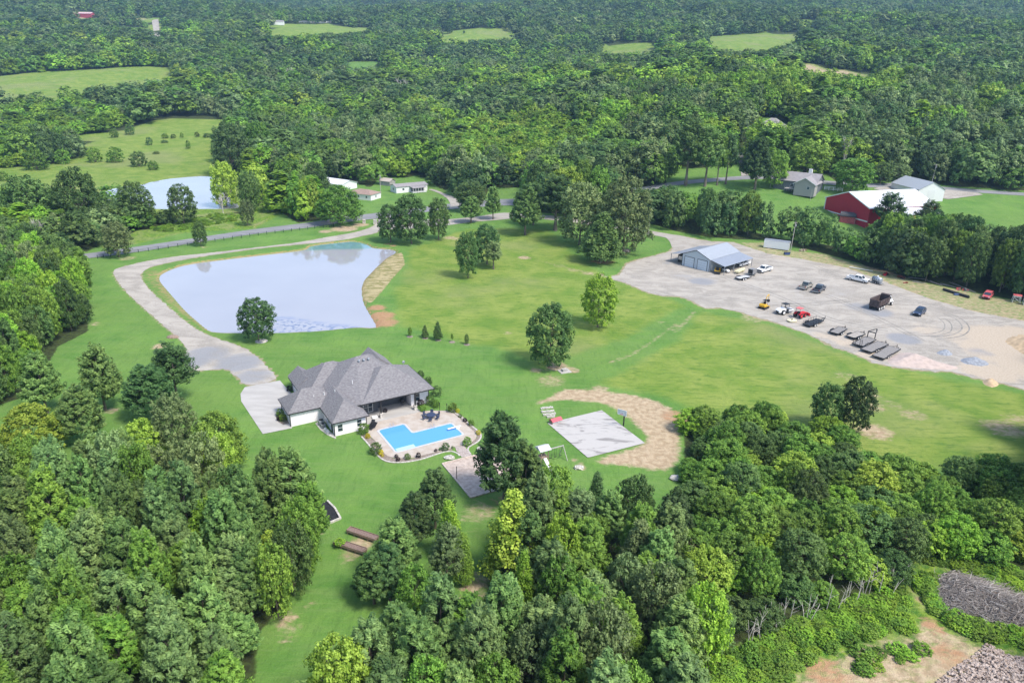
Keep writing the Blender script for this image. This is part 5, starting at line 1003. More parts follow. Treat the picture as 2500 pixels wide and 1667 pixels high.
# ================================================================ vehicles and machines (x forward, z up)
def wheel(par, x, y, r, w_, hub=HUB, name='wheel'):
    b = MB(); s = 1 if y > 0 else -1; b.tube((x, y - w_ / 2, r), (x, y + w_ / 2, r), r, n=16); o = b.build(name, RUBBER, par, False)
    b = MB(); b.tube((x, y + s * w_ * .35, r), (x, y + s * (w_ / 2 + .02), r), r * .6, n=12); b.build('rim', hub, o)
def paint(n, c, r=.3): return mat(n, c, r, spec=.6)
PW, PT_, PD, PB, PR_ = paint('white_car_paint', (.80, .80, .79)), paint('tan_car_paint', (.36, .34, .29)), paint('dark_grey_car_paint', (.07, .08, .10)), paint('navy_car_paint', (.03, .05, .10)), mat('sunfaded_red_paint', (.50, .09, .10), .6, noise=.25, scale=2)
def lamps(e, xf, xr, w_, z):
    for s in (-1, 1):
        MB().box(xf - .04, xf + .03, s * (w_ / 2 - .28) - .16, s * (w_ / 2 - .28) + .16, z - .08, z + .1).build('headlight', mat('lamp_glass', (.7, .72, .75), .15), e)
        MB().box(xr - .03, xr + .04, s * (w_ / 2 - .14) - .1, s * (w_ / 2 - .14) + .1, z - .05, z + .25).build('tail_light', mat('tail_lamp', (.35, .01, .01), .3), e)
def greenhouse(e, x0, x1, w_, z0, z1, rake_f, rake_r, pm, posts):
    """cab: painted roof and pillars over dark side glass"""
    i = .16; b = MB(); b.add([(x0, -w_ / 2, z0), (x1, -w_ / 2, z0), (x1, w_ / 2, z0), (x0, w_ / 2, z0), (x0 + rake_r, -w_ / 2 + i, z1), (x1 - rake_f, -w_ / 2 + i, z1), (x1 - rake_f, w_ / 2 - i, z1), (x0 + rake_r, w_ / 2 - i, z1)], [(0, 1, 5, 4), (1, 2, 6, 5), (2, 3, 7, 6), (3, 0, 4, 7), (4, 5, 6, 7)]); b.build('window', GLASS, e)
    b = MB(); b.box(x0 + rake_r - .02, x1 - rake_f + .02, -w_ / 2 + i - .03, w_ / 2 - i + .03, z1 - .02, z1 + .06)
    def pil(xa, xb, s): b.tube((xa, s * (w_ / 2 + .005), z0), (xb, s * (w_ / 2 - i + .01), z1), .055, n=5)
    for s in (-1, 1):
        pil(x0, x0 + rake_r, s); pil(x1, x1 - rake_f, s)
        for q in posts: pil(q, q, s)
    b.build('cab', pm, e)
def pickup(k, x, y, rz, pm, lb, L_=5.9, z=0.06, bedm=None, grp='pickups in the yard'):
    X, Y = P(k, x, y); e = empty('pickup_truck', (X, Y, float(T(X, Y)) + z), rz, lb, 'pickup truck', grp); w_ = 2.0; h = L_ / 2
    b = MB(); b.side([(-h, .5), (h - .1, .45), (h, .7), (h - .05, 1.1), (h - 1.45, 1.22), (-.75, 1.22), (-.75, .75), (-h, .75)], -w_ / 2, w_ / 2)
    b.box(-h, -.752, -w_ / 2, -w_ / 2 + .12, .755, 1.25); b.box(-h, -.752, w_ / 2 - .12, w_ / 2, .755, 1.25); b.box(-h, -h + .1, -w_ / 2 + .122, w_ / 2 - .122, .755, 1.22); b.build('body', pm, e, bevel=.05)
    MB().box(-h + .12, -.76, -w_ / 2 + .13, w_ / 2 - .13, .76, .80).build('bed_liner', bedm or BLACKM, e)
    greenhouse(e, -.75, h - 1.35, 1.84, 1.2, 1.85, .65, .15, pm, (.35,)); b = MB(); b.box(h - .02, h + .06, -.75, .75, .62, 1.0); b.build('grille', BLACKM, e); b = MB(); b.box(-h - .12, -h, -.9, .9, .45, .62); b.box(h, h + .12, -.95, .95, .42, .6); b.build('bumper', HUB, e)
    for sx in (h - 1.0, -h + 1.25):
        for sy in (-1, 1): wheel(e, sx, sy * (w_ / 2 - .12), .40, .28)
    e.scale = (1.12,) * 3
    for s in (-1, 1): MB().box(h - 2.0, h - 1.85, s * (w_ / 2) - .0 if s > 0 else -w_ / 2 - .2, s * (w_ / 2) + .2 if s > 0 else -w_ / 2, 1.2, 1.38).build('mirror', BLACKM, e)
    lamps(e, h, -h, w_, .95); return e
def fdir(k, a, b_): p0, p1 = P(k, *a), P(k, *b_); return math.atan2(p1[1] - p0[1], p1[0] - p0[0])
pickup(20, 1200, 255, fdir(20, (1080, 262), (1335, 318)), PW, 'white crew-cab pickup in front of the silver tank, beside the bare bank', 6.1)
pickup(20, 325, 370, fdir(20, (310, 400), (440, 330)) + math.pi * 0, PT_, 'tan pickup with a black bed, left of the dark one in mid yard', 5.8)
pickup(20, 545, 425, fdir(20, (550, 465), (655, 395)), PD, 'dark grey pickup beside the tan one in mid yard', 5.8)
pickup(19, 2055, 725, fdir(19, (2175, 730), (2000, 780)), PW, 'white pickup parked just outside the shop lean-to, behind the trailer', 5.9)
pickup(19, 1590, 600, fdir(19, (1700, 570), (1520, 620)), PW, 'white pickup sheltered under the right lean-to of the shop', 5.9)
def suv(k, x, y, rz, pm, lb, L_=4.8, w_=1.9, z=.06, name='parked_suv', cat='car'):
    X, Y = P(k, x, y); e = empty(name, (X, Y, float(T(X, Y)) + z), rz, lb, cat); h = L_ / 2
    b = MB(); b.side([(-h, .4), (h - .08, .35), (h, .6), (h - .08, .88), (h - 1.25, 1.02), (-h + .1, 1.02)], -w_ / 2, w_ / 2); b.build('body', pm, e, bevel=.06)
    greenhouse(e, -h + .12, h - 1.2, w_ - .1, 1.0, 1.62, .7, .35, pm, (-.9, .15))
    for sx in (h - .9, -h + .95):
        for sy in (-1, 1): wheel(e, sx, sy * (w_ / 2 - .1), .36, .24)
    e.scale = (1.12,) * 3; lamps(e, h, -h, w_, .78); MB().box(h - .02, h + .04, -.5, .5, .45, .75).build('grille', BLACKM, e); return e
suv(20, 2235, 815, fdir(20, (2310, 760), (2180, 850)), PB, 'dark blue wagon parked alone in the middle of the right-hand yard')
suv(1, 1830, 1276, rad(200), PW, 'white car parked at the end of the grass track by the far trees', 4.5, name='parked_car', z=.1)
# old red car on the bank
suv(21, 1690, 640, fdir(21, (1760, 560), (1650, 670)), PR_, 'faded red derelict pickup nosed out of the trees on the bank', 5.0, name='derelict_truck', cat='truck')
# dump truck
X, Y = P(20, 1590, 690); e = empty('dump_truck', (X, Y, .06), fdir(20, (1565, 745), (1770, 655)), 'dump truck with a brown steel bed and a white cab in mid yard', 'dump truck')
e.scale = (1.12,) * 3
RUST = mat('brown_bed_steel', (.085, .062, .058), .75, noise=.35, scale=2)
b = MB(); b.box(-4.2, 4.0, -.45, .45, .75, 1.05); b.build('chassis', BLACKM, e)
b = MB(); b.box(-4.3, 1.5, -1.25, 1.25, 1.15, 1.3); b.box(-4.3, 1.5, -1.3, -1.18, 1.31, 2.75); b.box(-4.3, 1.5, 1.18, 1.3, 1.31, 2.75); b.box(1.4, 1.55, -1.17, 1.17, 1.31, 3.1); b.box(1.4, 2.4, -1.2, 1.2, 3.11, 3.2)
for i in range(5): q = -4.1 + i * 1.35; b.box(q, q + .1, -1.38, -1.302, 1.31, 2.7); b.box(q, q + .1, 1.302, 1.38, 1.31, 2.7)
b.box(-4.3, 1.5, -1.40, -1.302, 2.72, 2.85); b.box(-4.3, 1.5, 1.302, 1.40, 2.72, 2.85); b.build('dump_bed', RUST, e)
b = MB(); b.box(-4.45, -4.32, -1.25, 1.25, .95, 2.75); [b.box(-4.52, -4.451, -1.2, 1.2, 1.2 + i * .5, 1.3 + i * .5) for i in range(3)]; b.build('tailgate', RUST, e)
b = MB(); b.box(1.75, 3.1, -1.1, 1.1, 1.06, 1.9); b.side([(3.1, 1.0), (4.6, .95), (4.65, 1.5), (3.1, 1.75)], -.85, .85); b.box(3.4, 4.5, -1.2, -.8, .9, 1.15); b.box(3.4, 4.5, .8, 1.2, .9, 1.15); b.build('cab_body', PW, e, bevel=.05)
greenhouse(e, 1.8, 3.15, 2.1, 1.88, 2.7, .3, .05, PW, (2.2,)); MB().box(4.66, 4.72, -.5, .5, .9, 1.5).build('grille', HUB, e)
for s in (-1, 1): MB().tube((1.65, s * 1.05, 1.0), (1.65, s * 1.05, 3.2), .08).build('exhaust_stack', HUB, e)
for sx in (-3.6, -2.3, -1.0, 3.8):
    for s in (-1, 1): wheel(e, sx, s * 1.0, .52, .45, WHITE)
# mini excavator
X, Y = P(18, 140, 370); e = empty('mini_excavator', (X, Y, .05), fdir(18, (110, 380), (225, 330)), 'yellow mini excavator with a dark canopy and raised boom', 'excavator'); e.scale = (1.12,) * 3
for s in (-1, 1): b = MB(); b.side([(-1.1, .0), (1.1, .0), (1.3, .22), (1.1, .48), (-1.1, .48), (-1.3, .22)], s * .75 - .2, s * .75 + .2); b.build('track', BLACKM, e)
b = MB(); b.box(-1.0, .9, -.75, .75, .55, .75); b.tube((0, 0, .3), (0, 0, .55), .4); b.side([(-1.15, .76), (.2, .76), (.2, 1.3), (-.9, 1.35), (-1.15, 1.15)], -.78, .78); b.build('body', YEL, e, bevel=.05)
b = MB(); b.box(-.75, .55, -.7, .15, 2.25, 2.35); [b.tube((x_, y_, .8), (x_, y_, 2.25), .04, n=6) for x_ in (-.7, .5) for y_ in (-.65, .1)]; b.build('canopy', BLACKM, e); MB().box(-.5, .1, -.5, 0, 1.3, 1.9).build('seat', BLACKM, e)
b = MB(); b.tube((.8, .2, .9), (1.5, .2, 2.9), .13, .11); b.tube((1.5, .2, 2.9), (2.4, .2, 3.2), .11, .1); b.tube((2.4, .2, 3.2), (2.6, .2, 1.8), .1, .08); b.build('boom', YEL, e)
b = MB(); b.side([(2.3, 1.8), (2.75, 1.8), (2.9, 1.3), (2.5, 1.1), (2.2, 1.4)], -.1, .5); b.build('bucket', BLACKM, e); b = MB(); b.side([(1.3, .15), (1.5, .1), (1.5, .55), (1.4, .5)], -.9, .9); b.build('blade', YEL, e)
# soil roller (white body, black canopy)
X, Y = P(18, 440, 440); e = empty('roller', (X, Y, .05), fdir(18, (560, 410), (380, 440)), 'white compact machine with a black canopy between the excavator and the red tractor', 'roller'); e.scale = (1.12,) * 3
b = MB(); b.side([(.3, .6), (2.5, .55), (2.6, 1.0), (2.2, 1.35), (.3, 1.55)], -.75, .75); b.box(-2.0, -.5, -.9, -.7, .7, 1.0); b.box(-2.0, -.5, .7, .9, .7, 1.0); b.box(-2.25, -2.02, -.9, .9, .6, 1.05); b.build('body', PW, e, bevel=.06)
MB().box(2.605, 2.63, -.45, .45, .65, 1.0).build('grille', BLACKM, e); MB().box(-.5, .29, -.6, .6, .6, 1.1).build('platform', BLACKM, e); MB().box(-.3, .1, -.3, .3, 1.1, 1.6).build('seat', BLACKM, e)
b = MB(); b.box(-.75, .8, -.75, .75, 2.45, 2.56); [b.tube((x_, y_, 1.0), (x_, y_, 2.45), .045, n=6) for x_ in (-.6, .65) for y_ in (-.65, .65)]; b.build('canopy', BLACKM, e)
b = MB(); b.tube((-1.25, -.68, .65), (-1.25, .68, .65), .65, n=20); b.build('drum', GREYM, e)
for s in (-1, 1): wheel(e, 1.3, s * .95, .6, .4, WHITE)
# red tractor with loader and mower deck
X, Y = P(18, 655, 500); e = empty('tractor', (X, Y, .05), fdir(18, (560, 530), (760, 470)), 'red tractor with a front loader and a red sunshade', 'tractor'); e.scale = (1.12,) * 3
RED = mat('tractor_red', (.62, .02, .03), .4)
b = MB(); b.side([(-.4, .6), (1.7, .6), (1.75, 1.15), (1.6, 1.3), (.3, 1.4), (-.4, 1.0)], -.35, .35); b.build('body', RED, e, bevel=.05)
for s in (-1, 1): b = MB(); b.side([(-1.3, 1.0), (-.9, 1.45), (-.2, 1.45), (.0, 1.1)], s * .75 - .2, s * .75 + .2); b.build('fender', RED, e); wheel(e, -.65, s * .8, .68, .4, RED); wheel(e, 1.25, s * .65, .42, .28, RED)
MB().box(-.8, -.3, -.25, .25, 1.1, 1.65).build('seat', BLACKM, e); b = MB(); b.box(-1.2, .3, -.7, .7, 2.45, 2.55); b.build('sunshade', mat('faded_red_canopy', (.62, .14, .14), .6), e); b = MB(); [b.tube((-1.05, y_, 1.0), (-1.05, y_, 2.45), .04, n=6) for y_ in (-.55, .55)]; b.build('roll_bar', BLACKM, e)
b = MB(); [b.tube((.3, y_, 1.3), (2.4, y_, 1.0), .08, n=6) for y_ in (-.5, .5)]; [b.tube((2.4, y_, 1.0), (2.9, y_, .5), .07, n=6) for y_ in (-.5, .5)]; b.side([(2.9, .1), (3.6, .12), (3.1, .25), (3.0, .8), (2.85, .8)], -.9, .9); b.build('loader', RED, e)
MB().box(1.78, 1.8, -.28, .28, .65, 1.1).build('grille', BLACKM, e)
X, Y = P(18, 545, 560); e = empty('mower_deck', (X, Y, .06), fdir(18, (480, 560), (620, 540)), 'pale yellow mower deck behind the red tractor', 'mower'); e.scale = (1.12,) * 3
b = MB(); b.prism([(-1.1, -.5), (-.6, -.85), (.6, -.85), (1.1, -.5), (1.1, .5), (.6, .8), (-.6, .8), (-1.1, .5)], .15, .4); b.build('deck', CREAM, e, bevel=.05); b = MB(); b.tube((0, 0, .4), (0, 0, .8), .12); b.tube((0, .2, .7), (0, 1.2, .9), .06); b.build('gearbox', BLACKM, e)
# trailers
def trailer(k, c, fr, to, L_, w_, lb, deck=GREYW, rails=.0, goose=False, ramps=0, axles=2, z=.62, tongue=1.3, stake=False, crest=0):
    X, Y = P(k, *c); e = empty('flatbed_trailer', (X, Y, float(T(X, Y)) + .05), fdir(k, fr, to), lb, 'trailer', 'trailers parked along the yard edge'); h = L_ / 2; q = w_ / 2; e.scale = (1.17, 1.17, 1.1)
    MB().box(-h + .08, h - .08, -q + .08, q - .08, z - .04, z + .03).build('deck', deck, e)
    b = MB(); b.box(-h, h, -q - .02, -q + .078, z - .16, z + .06); b.box(-h, h, q - .078, q + .02, z - .16, z + .06); b.box(-h, -h + .078, -q + .08, q - .08, z - .16, z + .055); b.box(h - .078, h, -q + .08, q - .08, z - .16, z + .055)
    if rails:
        for s in (-1, 1): b.box(-h, h, s * q - .03, s * q + .03, z + rails - .05, z + rails); [b.box(x_ - .03, x_ + .03, s * q - .03, s * q + .03, z + .06, z + rails - .05) for x_ in np.linspace(-h + .1, h - .1, 6)]
        b.box(h - .04, h + .02, -q, q, z + rails - .1, z + rails - .052)
    b.build('frame', BLACKM, e)
    b = MB()
    if goose:
        for s in (-1, 1): b.box(h - .1, h + .08, s * .8 - .07, s * .8 + .07, z, z + 1.5); b.tube((h, s * .8, z + 1.45), (h + 2.2, s * .12, z + 1.65), .09)
        b.box(h - .1, h + .1, -.8, .8, z + 1.35, z + 1.5); b.tube((h + 2.2, 0, z + 1.75), (h + 2.2, 0, z + .7), .08)
        b.build('gooseneck', BLACKM, e)
    else:
        for s in (-1, 1): b.tube((h - .1, s * q * .8, z - .1), (h + tongue, 0, z - .08), .06, n=6)
        b.tube((h + tongue - .2, 0, z - .45), (h + tongue - .2, 0, z + .35), .05, n=6); b.build('tongue', BLACKM, e)
    for i in range(axles):
        for s in (-1, 1): wheel(e, -h * .25 + (i - axles / 2) * .85 + .3, s * (q + .16 if w_ < 2.3 else q - .15), .36, .24, WHITE)
    if w_ < 2.3:
        for s in (-1, 1): b = MB(); xm = -h * .25 - .1; b.side([(xm - .95, z), (xm - .7, z + .22), (xm + .7, z + .22), (xm + .95, z)], s * (q + .18) - .15, s * (q + .18) + .15); b.build('fender', BLACKM, e)
    for i in range(ramps):
        s = -1 if i else 1; b = MB(); [b.tube((-h - .05, s * .7 + d, z), (-h - .2, s * .7 + d, z + 1.5), .04, n=5) for d in (-.25, .25)]; [b.tube((-h - .05 - .15 * t, s * .7 - .25, z + 1.5 * t), (-h - .05 - .15 * t, s * .7 + .25, z + 1.5 * t), .03, n=5) for t in (.2, .4, .6, .8, 1)]; b.build('ramp', BLACKM, e)
    return e
trailer(18, (1210, 720), (1090, 760), (1290, 650), 4.9, 2.0, 'small flatbed trailer, second from the left of the row at the yard edge', rails=.0)
trailer(18, (1460, 785), (1360, 800), (1570, 720), 4.6, 2.0, 'small trailer with pale fenders, third from the left of the row', deck=mat('pale_boards', (.34, .31, .27), .9, noise=.2))
trailer(18, (1580, 880), (1440, 935), (1730, 790), 6.4, 2.4, 'trailer with a tall gooseneck hitch and raised ladder ramps', goose=True, ramps=2)
trailer(18, (1730, 955), (1620, 1010), (1880, 890), 7.6, 2.4, 'long grey-decked trailer between the gooseneck and the longest one', ramps=0)
trailer(18, (1900, 1035), (1740, 1100), (2050, 920), 8.4, 2.5, 'longest flatbed trailer, rightmost of the row beside the sand pile', axles=3, rails=.0)
e = trailer(18, (850, 600), (710, 640), (960, 540), 6.0, 1.9, 'skeletal black boat-style trailer, leftmost of the row', deck=BLACKM, rails=.7, z=.55, tongue=2.6)
trailer(19, (1600, 885), (1480, 890), (1720, 845), 4.6, 1.9, 'open car hauler with a box at its front, beside the shop', deck=mat('aluminium_deck', (.5, .5, .5), .6), tongue=.2)
X, Y = P(19, 1790, 800); e = empty('cargo_box_trailer', (X, Y, .05), fdir(19, (1700, 830), (1870, 780)), 'grey box trailer between the car hauler and the white pickup', 'trailer'); b = MB(); b.box(-1.1, 1.1, -.95, .95, .5, 2.2); b.build('box', mat('dull_grey_box', (.22, .22, .22), .7, noise=.15), e); MB().box(-1.12, -1.101, -.7, .7, .7, 2.0).build('door', BLACKM, e); wheel(e, 0, .95, .34, .22); wheel(e, 0, -.95, .34, .22)
X, Y = P(19, 1540, 745); e = empty('boat', (X, Y, .4), fdir(19, (1400, 790), (1690, 660)), 'long cream jon boat lying in front of the lean-to', 'boat'); b = MB()
b.add([(-2.6, -.6, 0), (2.2, -.6, 0), (2.2, .6, 0), (-2.6, .6, 0), (-2.8, -.85, .6), (2.0, -.85, .6), (3.0, 0, .7), (2.0, .85, .6), (-2.8, .85, .6), (2.7, 0, .2)], [(3, 2, 1, 0), (0, 1, 5, 4), (1, 9, 6, 5), (9, 2, 7, 6), (1, 2, 9), (2, 3, 8, 7), (3, 0, 4, 8), (4, 5, 6, 7, 8)]); b.build('hull', CREAM, e)
for xx in (-1.5, 0): MB().box(xx, xx + .3, -.7, .7, .601, .66).build('seat', CREAM, e)
# ================================================================ the shop
S0 = Vector((*P(11, 1005, 410), 0)); S1 = Vector((*P(11, 1320, 490), 0)); SA = math.atan2(S1.y - S0.y, S1.x - S0.x); SW = (S1 - S0).length; SD = 18.0
e = empty('metal_shop', S0 + Vector((0, 0, .04)), SA, 'pale blue-grey metal shop building with two doors and a lean-to on each side', 'shop building')
SIDE = mat('pale_blue_grey_siding', (.46, .52, .57), .5, noise=.03, scale=2); MROOF = mat('grey_blue_metal_roof', (.255, .28, .325), .45, noise=.04, scale=1); SROOF = mat('light_metal_roof', (.33, .355, .39), .45, noise=.04, scale=1); DOORP = mat('overhead_door_panel', (.55, .62, .68), .5)
RZ = 6.4; EZ = 4.2
b = MB(); b.add([(0, 0, 0), (SW, 0, 0), (SW, SD, 0), (0, SD, 0), (0, 0, EZ), (SW, 0, EZ), (SW, SD, EZ), (0, SD, EZ), (SW / 2, 0, RZ), (SW / 2, SD, RZ)], [(0, 1, 5, 8, 4), (1, 2, 6, 5), (2, 3, 7, 9, 6), (3, 0, 4, 7)]); b.build('wall', SIDE, e)
b = MB(); k = (RZ - EZ) / (SW / 2)
b.add([(-.25, -.3, EZ + .04 - .25 * k), (-.25, SD + .3, EZ + .04 - .25 * k), (SW / 2, SD + .3, RZ + .04), (SW / 2, -.3, RZ + .04), (SW + .25, -.3, EZ + .04 - .25 * k), (SW + .25, SD + .3, EZ + .04 - .25 * k)], [(0, 3, 2, 1), (3, 4, 5, 2)])
for i in range(19): yy = -.2 + i * (SD + .4) / 18; b.add([(-.25, yy, EZ + .07 - .25 * k), (SW / 2, yy, RZ + .07), (SW / 2, yy + .05, RZ + .07), (-.25, yy + .05, EZ + .07 - .25 * k)], [(0, 1, 2, 3)]); b.add([(SW / 2, yy, RZ + .07), (SW + .25, yy, EZ + .07 - .25 * k), (SW + .25, yy + .05, EZ + .07 - .25 * k), (SW / 2, yy + .05, RZ + .07)], [(0, 1, 2, 3)])
b.build('roof', SROOF, e)
b = MB(); tr = .14
for x0, z0, x1, z1 in ((-.28, EZ - .12, SW / 2, RZ - .0), (SW / 2, RZ, SW + .28, EZ - .12)): b.add([(x0, -.33, z0 - tr), (x1, -.33, z1 - tr), (x1, -.33, z1 + .06), (x0, -.33, z0 + .06), (x0, -.305, z0 - tr), (x1, -.305, z1 - tr), (x1, -.305, z1 + .06), (x0, -.305, z0 + .06)], [(0, 1, 2, 3), (4, 7, 6, 5), (0, 4, 5, 1), (3, 2, 6, 7)])
for x0 in (-.04, SW - .1): b.box(x0, x0 + .14, -.04, -.003, 0, EZ)
b.build('trim', DARKTRIM, e)
for xc in (SW * .27, SW * .74):
    d = MB(); d.box(xc - 1.85, xc + 1.85, -.05, -.004, 0, 3.4); d_ = d.build('overhead_door', DOORP, e); f = MB(); f.box(xc - 2.0, xc + 2.0, -.07, -.006, 3.41, 3.55); f.box(xc - 2.0, xc - 1.86, -.07, -.006, 0, 3.4); f.box(xc + 1.86, xc + 2.0, -.07, -.006, 0, 3.4); [f.box(xc - 1.84, xc + 1.84, -.056, -.051, .8 * i, .8 * i + .03) for i in range(1, 5)]; f.build('door_frame', DARKTRIM, d_)
MB().ball((SW / 2, -.1, 4.0), .25, 8, 5, (1, .4, 1)).build('light_fixture', HUB, e)
door(e, SW, 1.5, .05, 1.0, 2.1, 'r', WHITE, 'side_door')
def lean(x0, x1, z0, z1, y0, y1, nm):
    b = MB(); b.add([(x0, y0, z0), (x1, y0, z1), (x1, y1, z1), (x0, y1, z0), (x0, y0, z0 + .08), (x1, y0, z1 + .08), (x1, y1, z1 + .08), (x0, y1, z0 + .08)], [(0, 3, 2, 1), (4, 5, 6, 7), (0, 1, 5, 4), (1, 2, 6, 5), (2, 3, 7, 6), (3, 0, 4, 7)]); b.build(nm, MROOF, e)
lean(-5.0, -.03, 3.0, 4.02, .2, SD - .1, 'lean_to_roof'); lean(SW + .03, SW + 5.6, 4.02, 2.9, .2, SD + .1, 'lean_to_roof')
for i in range(4): yy = .35 + i * (SD - .8) / 3; MB().box(-4.9, -4.75, yy, yy + .15, 0, 3.0).build('post', GREYM, e); MB().box(SW + 5.35, SW + 5.5, yy, yy + .15, 0, 2.9).build('post', GREYM, e)
def at_shop(x, y, z=.05): c_, s_ = math.cos(SA), math.sin(SA); return (S0.x + x * c_ - y * s_, S0.y + x * s_ + y * c_, z)
e = empty('dark_trailer', at_shop(-2.3, 4.5), SA + rad(-90), 'tall dark enclosed machine under the left lean-to of the shop', 'machine'); b = MB(); b.box(-2.5, 2.2, -1.0, 1.0, .6, 2.7); b.build('body', BLACKM, e); b = MB(); b.box(2.22, 2.3, -.7, .7, 1.0, 2.3); b.build('front_panel', HUB, e); [wheel(e, x_, s * .95, .45, .3) for x_ in (-1.5, 1.5) for s in (-1, 1)]
e = empty('skid_steer', at_shop(SW + 2.6, .9), SA + rad(-60), 'yellow skid steer loader under the front corner of the right lean-to', 'loader'); b = MB(); b.box(-1.2, .9, -.75, .75, .45, 1.1); b.box(-1.2, -.3, -.7, .7, 1.11, 1.75); b.build('body', YEL, e, bevel=.08); MB().box(-.25, .7, -.5, .5, 1.1, 2.1).build('cab', BLACKM, e)
for s in (-1, 1): b = MB(); b.tube((-1.0, s * .85, 1.7), (1.0, s * .85, .9), .1); b.build('lift_arm', YEL, e); [wheel(e, x_, s * .82, .42, .32, YEL) for x_ in (-.7, .6)]
b = MB(); b.side([(1.0, .1), (1.8, .1), (1.3, .3), (1.15, .8), (1.0, .8)], -.95, .95); b.build('bucket', BLACKM, e)
for i, (x_, y_, lb, mm_) in enumerate(((2.0, 5.5, 'dark machine in the shade of the right lean-to', BLACKM), (3.8, 4.2, 'white and dark all-terrain cart at the lean-to posts', PW))):
    e = empty('utility_cart', at_shop(SW + x_, y_), SA + rad(-70 + 60 * i), lb, 'cart'); b = MB(); b.side([(-1.2, .5), (1.3, .45), (1.3, .8), (.4, 1.1), (-.2, .9), (-1.2, .95)], -.6, .6); b.build('body', mm_, e); b = MB(); b.box(-.5, .5, -.6, .6, 1.75, 1.82); [b.tube((a1, b1, .9), (a1, b1, 1.75), .03, n=5) for a1 in (-.45, .45) for b1 in (-.55, .55)]; b.build('roll_cage', BLACKM, e); [wheel(e, a1, s * .6, .32, .24) for a1 in (-.8, .85) for s in (-1, 1)]
# container trailer, dumpster, tank and the scrap on the bank
C0, C1 = Vector((*P(6, 587, 288), 0)), Vector((*P(6, 755, 313), 0)); d = C1 - C0
e = empty('box_trailer', C0 + Vector((0, 0, float(T(C0.x, C0.y)) + .05)), math.atan2(d.y, d.x), 'long white storage trailer in front of the trees behind the shop', 'storage trailer'); b = MB(); b.box(0, d.length, 0, 2.5, .15, 3.1); b.build('box', PW, e)
b = MB(); b.box(-.03, d.length + .03, -.03, 2.53, 3.101, 3.16); b.build('roof', MROOF, e); b = MB(); [b.box(.6 + i * .42, .6 + i * .42 + .26, -.012, -.002, 2.5, 2.62) for i in range(8)]; b.build('faded_lettering', mat('faded_green_lettering', (.50, .58, .56), .6), e); MB().box(d.length + .002, d.length + .05, .15, 2.35, .3, 3.0).build('rear_door', mat('grey_door_paint', (.38, .38, .38), .7), e)  # rear door in plain mid grey, darker than the white box
X, Y = P(6, 745, 335); e = empty('dumpster', (X, Y, float(T(X, Y)) + .05), .1, 'small dark blue bin at the foot of the utility pole behind the yard', 'bin'); b = MB(); b.side([(-.9, 0), (.9, 0), (1.1, .8), (-1.1, .8)], -.5, .5); b.build('bin', mat('blue_bin', (.05, .08, .20), .5), e); MB().box(-1.12, 1.12, -.52, .52, .80, .86).build('lid', BLACKM, e)
X, Y = P(20, 1520, 290); e = empty('tank_trailer', (X, Y, .05), fdir(20, (1450, 250), (1590, 300)), 'silver ribbed tank trailer beside the white crew-cab pickup', 'tank'); b = MB(); b.tube((-1.5, 0, 1.35), (1.5, 0, 1.35), .85, n=16); b.ball((-1.5, 0, 1.35), .85, 16, 8, (.3, 1, 1)); b.ball((1.5, 0, 1.35), .85, 16, 8, (.3, 1, 1)); b.build('tank', mat('galvanised_tank', (.40, .44, .48), .4, metal=.5), e, True)
for x_ in (-1.2, -.4, .4, 1.2): MB().tube((x_ - .04, 0, 1.35), (x_ + .04, 0, 1.35), .88, n=16).build('band', BLACKM, e)
MB().ball((0, 0, 2.35), .3, 8, 5).build('cap', WHITE, e); b = MB(); b.box(-1.9, 2.2, -.6, .6, .4, .5); b.tube((2.2, 0, .45), (3.2, 0, .45), .06); b.build('frame', GREYM, e); [wheel(e, x_, s * .85, .36, .22) for x_ in (-.5, .5) for s in (-1, 1)]
sc = random.Random(4)
def scrap(k, x, y, r, mats_, lb, n=9, nm='scrap_heap', cat='scrap'):
    X, Y = P(k, x, y); e = empty(nm, (X, Y, float(T(X, Y)) + .03), sc.uniform(0, 3), lb, cat, 'scrap along the bank')
    for m_ in mats_:
        b = MB()
        for i in range(n): a_, h_ = sc.uniform(0, 6.28), sc.uniform(.1, .8); q = sc.uniform(0, r); b.box(q * math.cos(a_) - sc.uniform(.1, .7), q * math.cos(a_) + sc.uniform(.1, .7), q * math.sin(a_) * .5 - .1, q * math.sin(a_) * .5 + .15, 0, h_, sc.uniform(0, 3), (q * math.cos(a_), q * math.sin(a_) * .5))
        b.build('piece', m_, e)
scrap(20, 1670, 150, 1.6, (REDP, BLACKM), 'red farm implement lying left of the rusty one on the bank'); scrap(20, 1940, 200, 1.5, (mat('rust', (.20, .06, .04), .9, noise=.3), BLACKM), 'rusty brown implement right of the red one on the bank'); scrap(20, 2010, 285, .6, (mat('rust_red', (.28, .07, .05), .9),), 'small rusty piece standing alone on the bank', 3)
scrap(21, 1260, 510, 1.8, (GREYW, FADERED), 'grey pallet frame with pinkish boards behind the black pipes', 5); scrap(6, 850, 310, 1.6, (CREAM, WOODP), 'small heap of pale debris beside the bin')
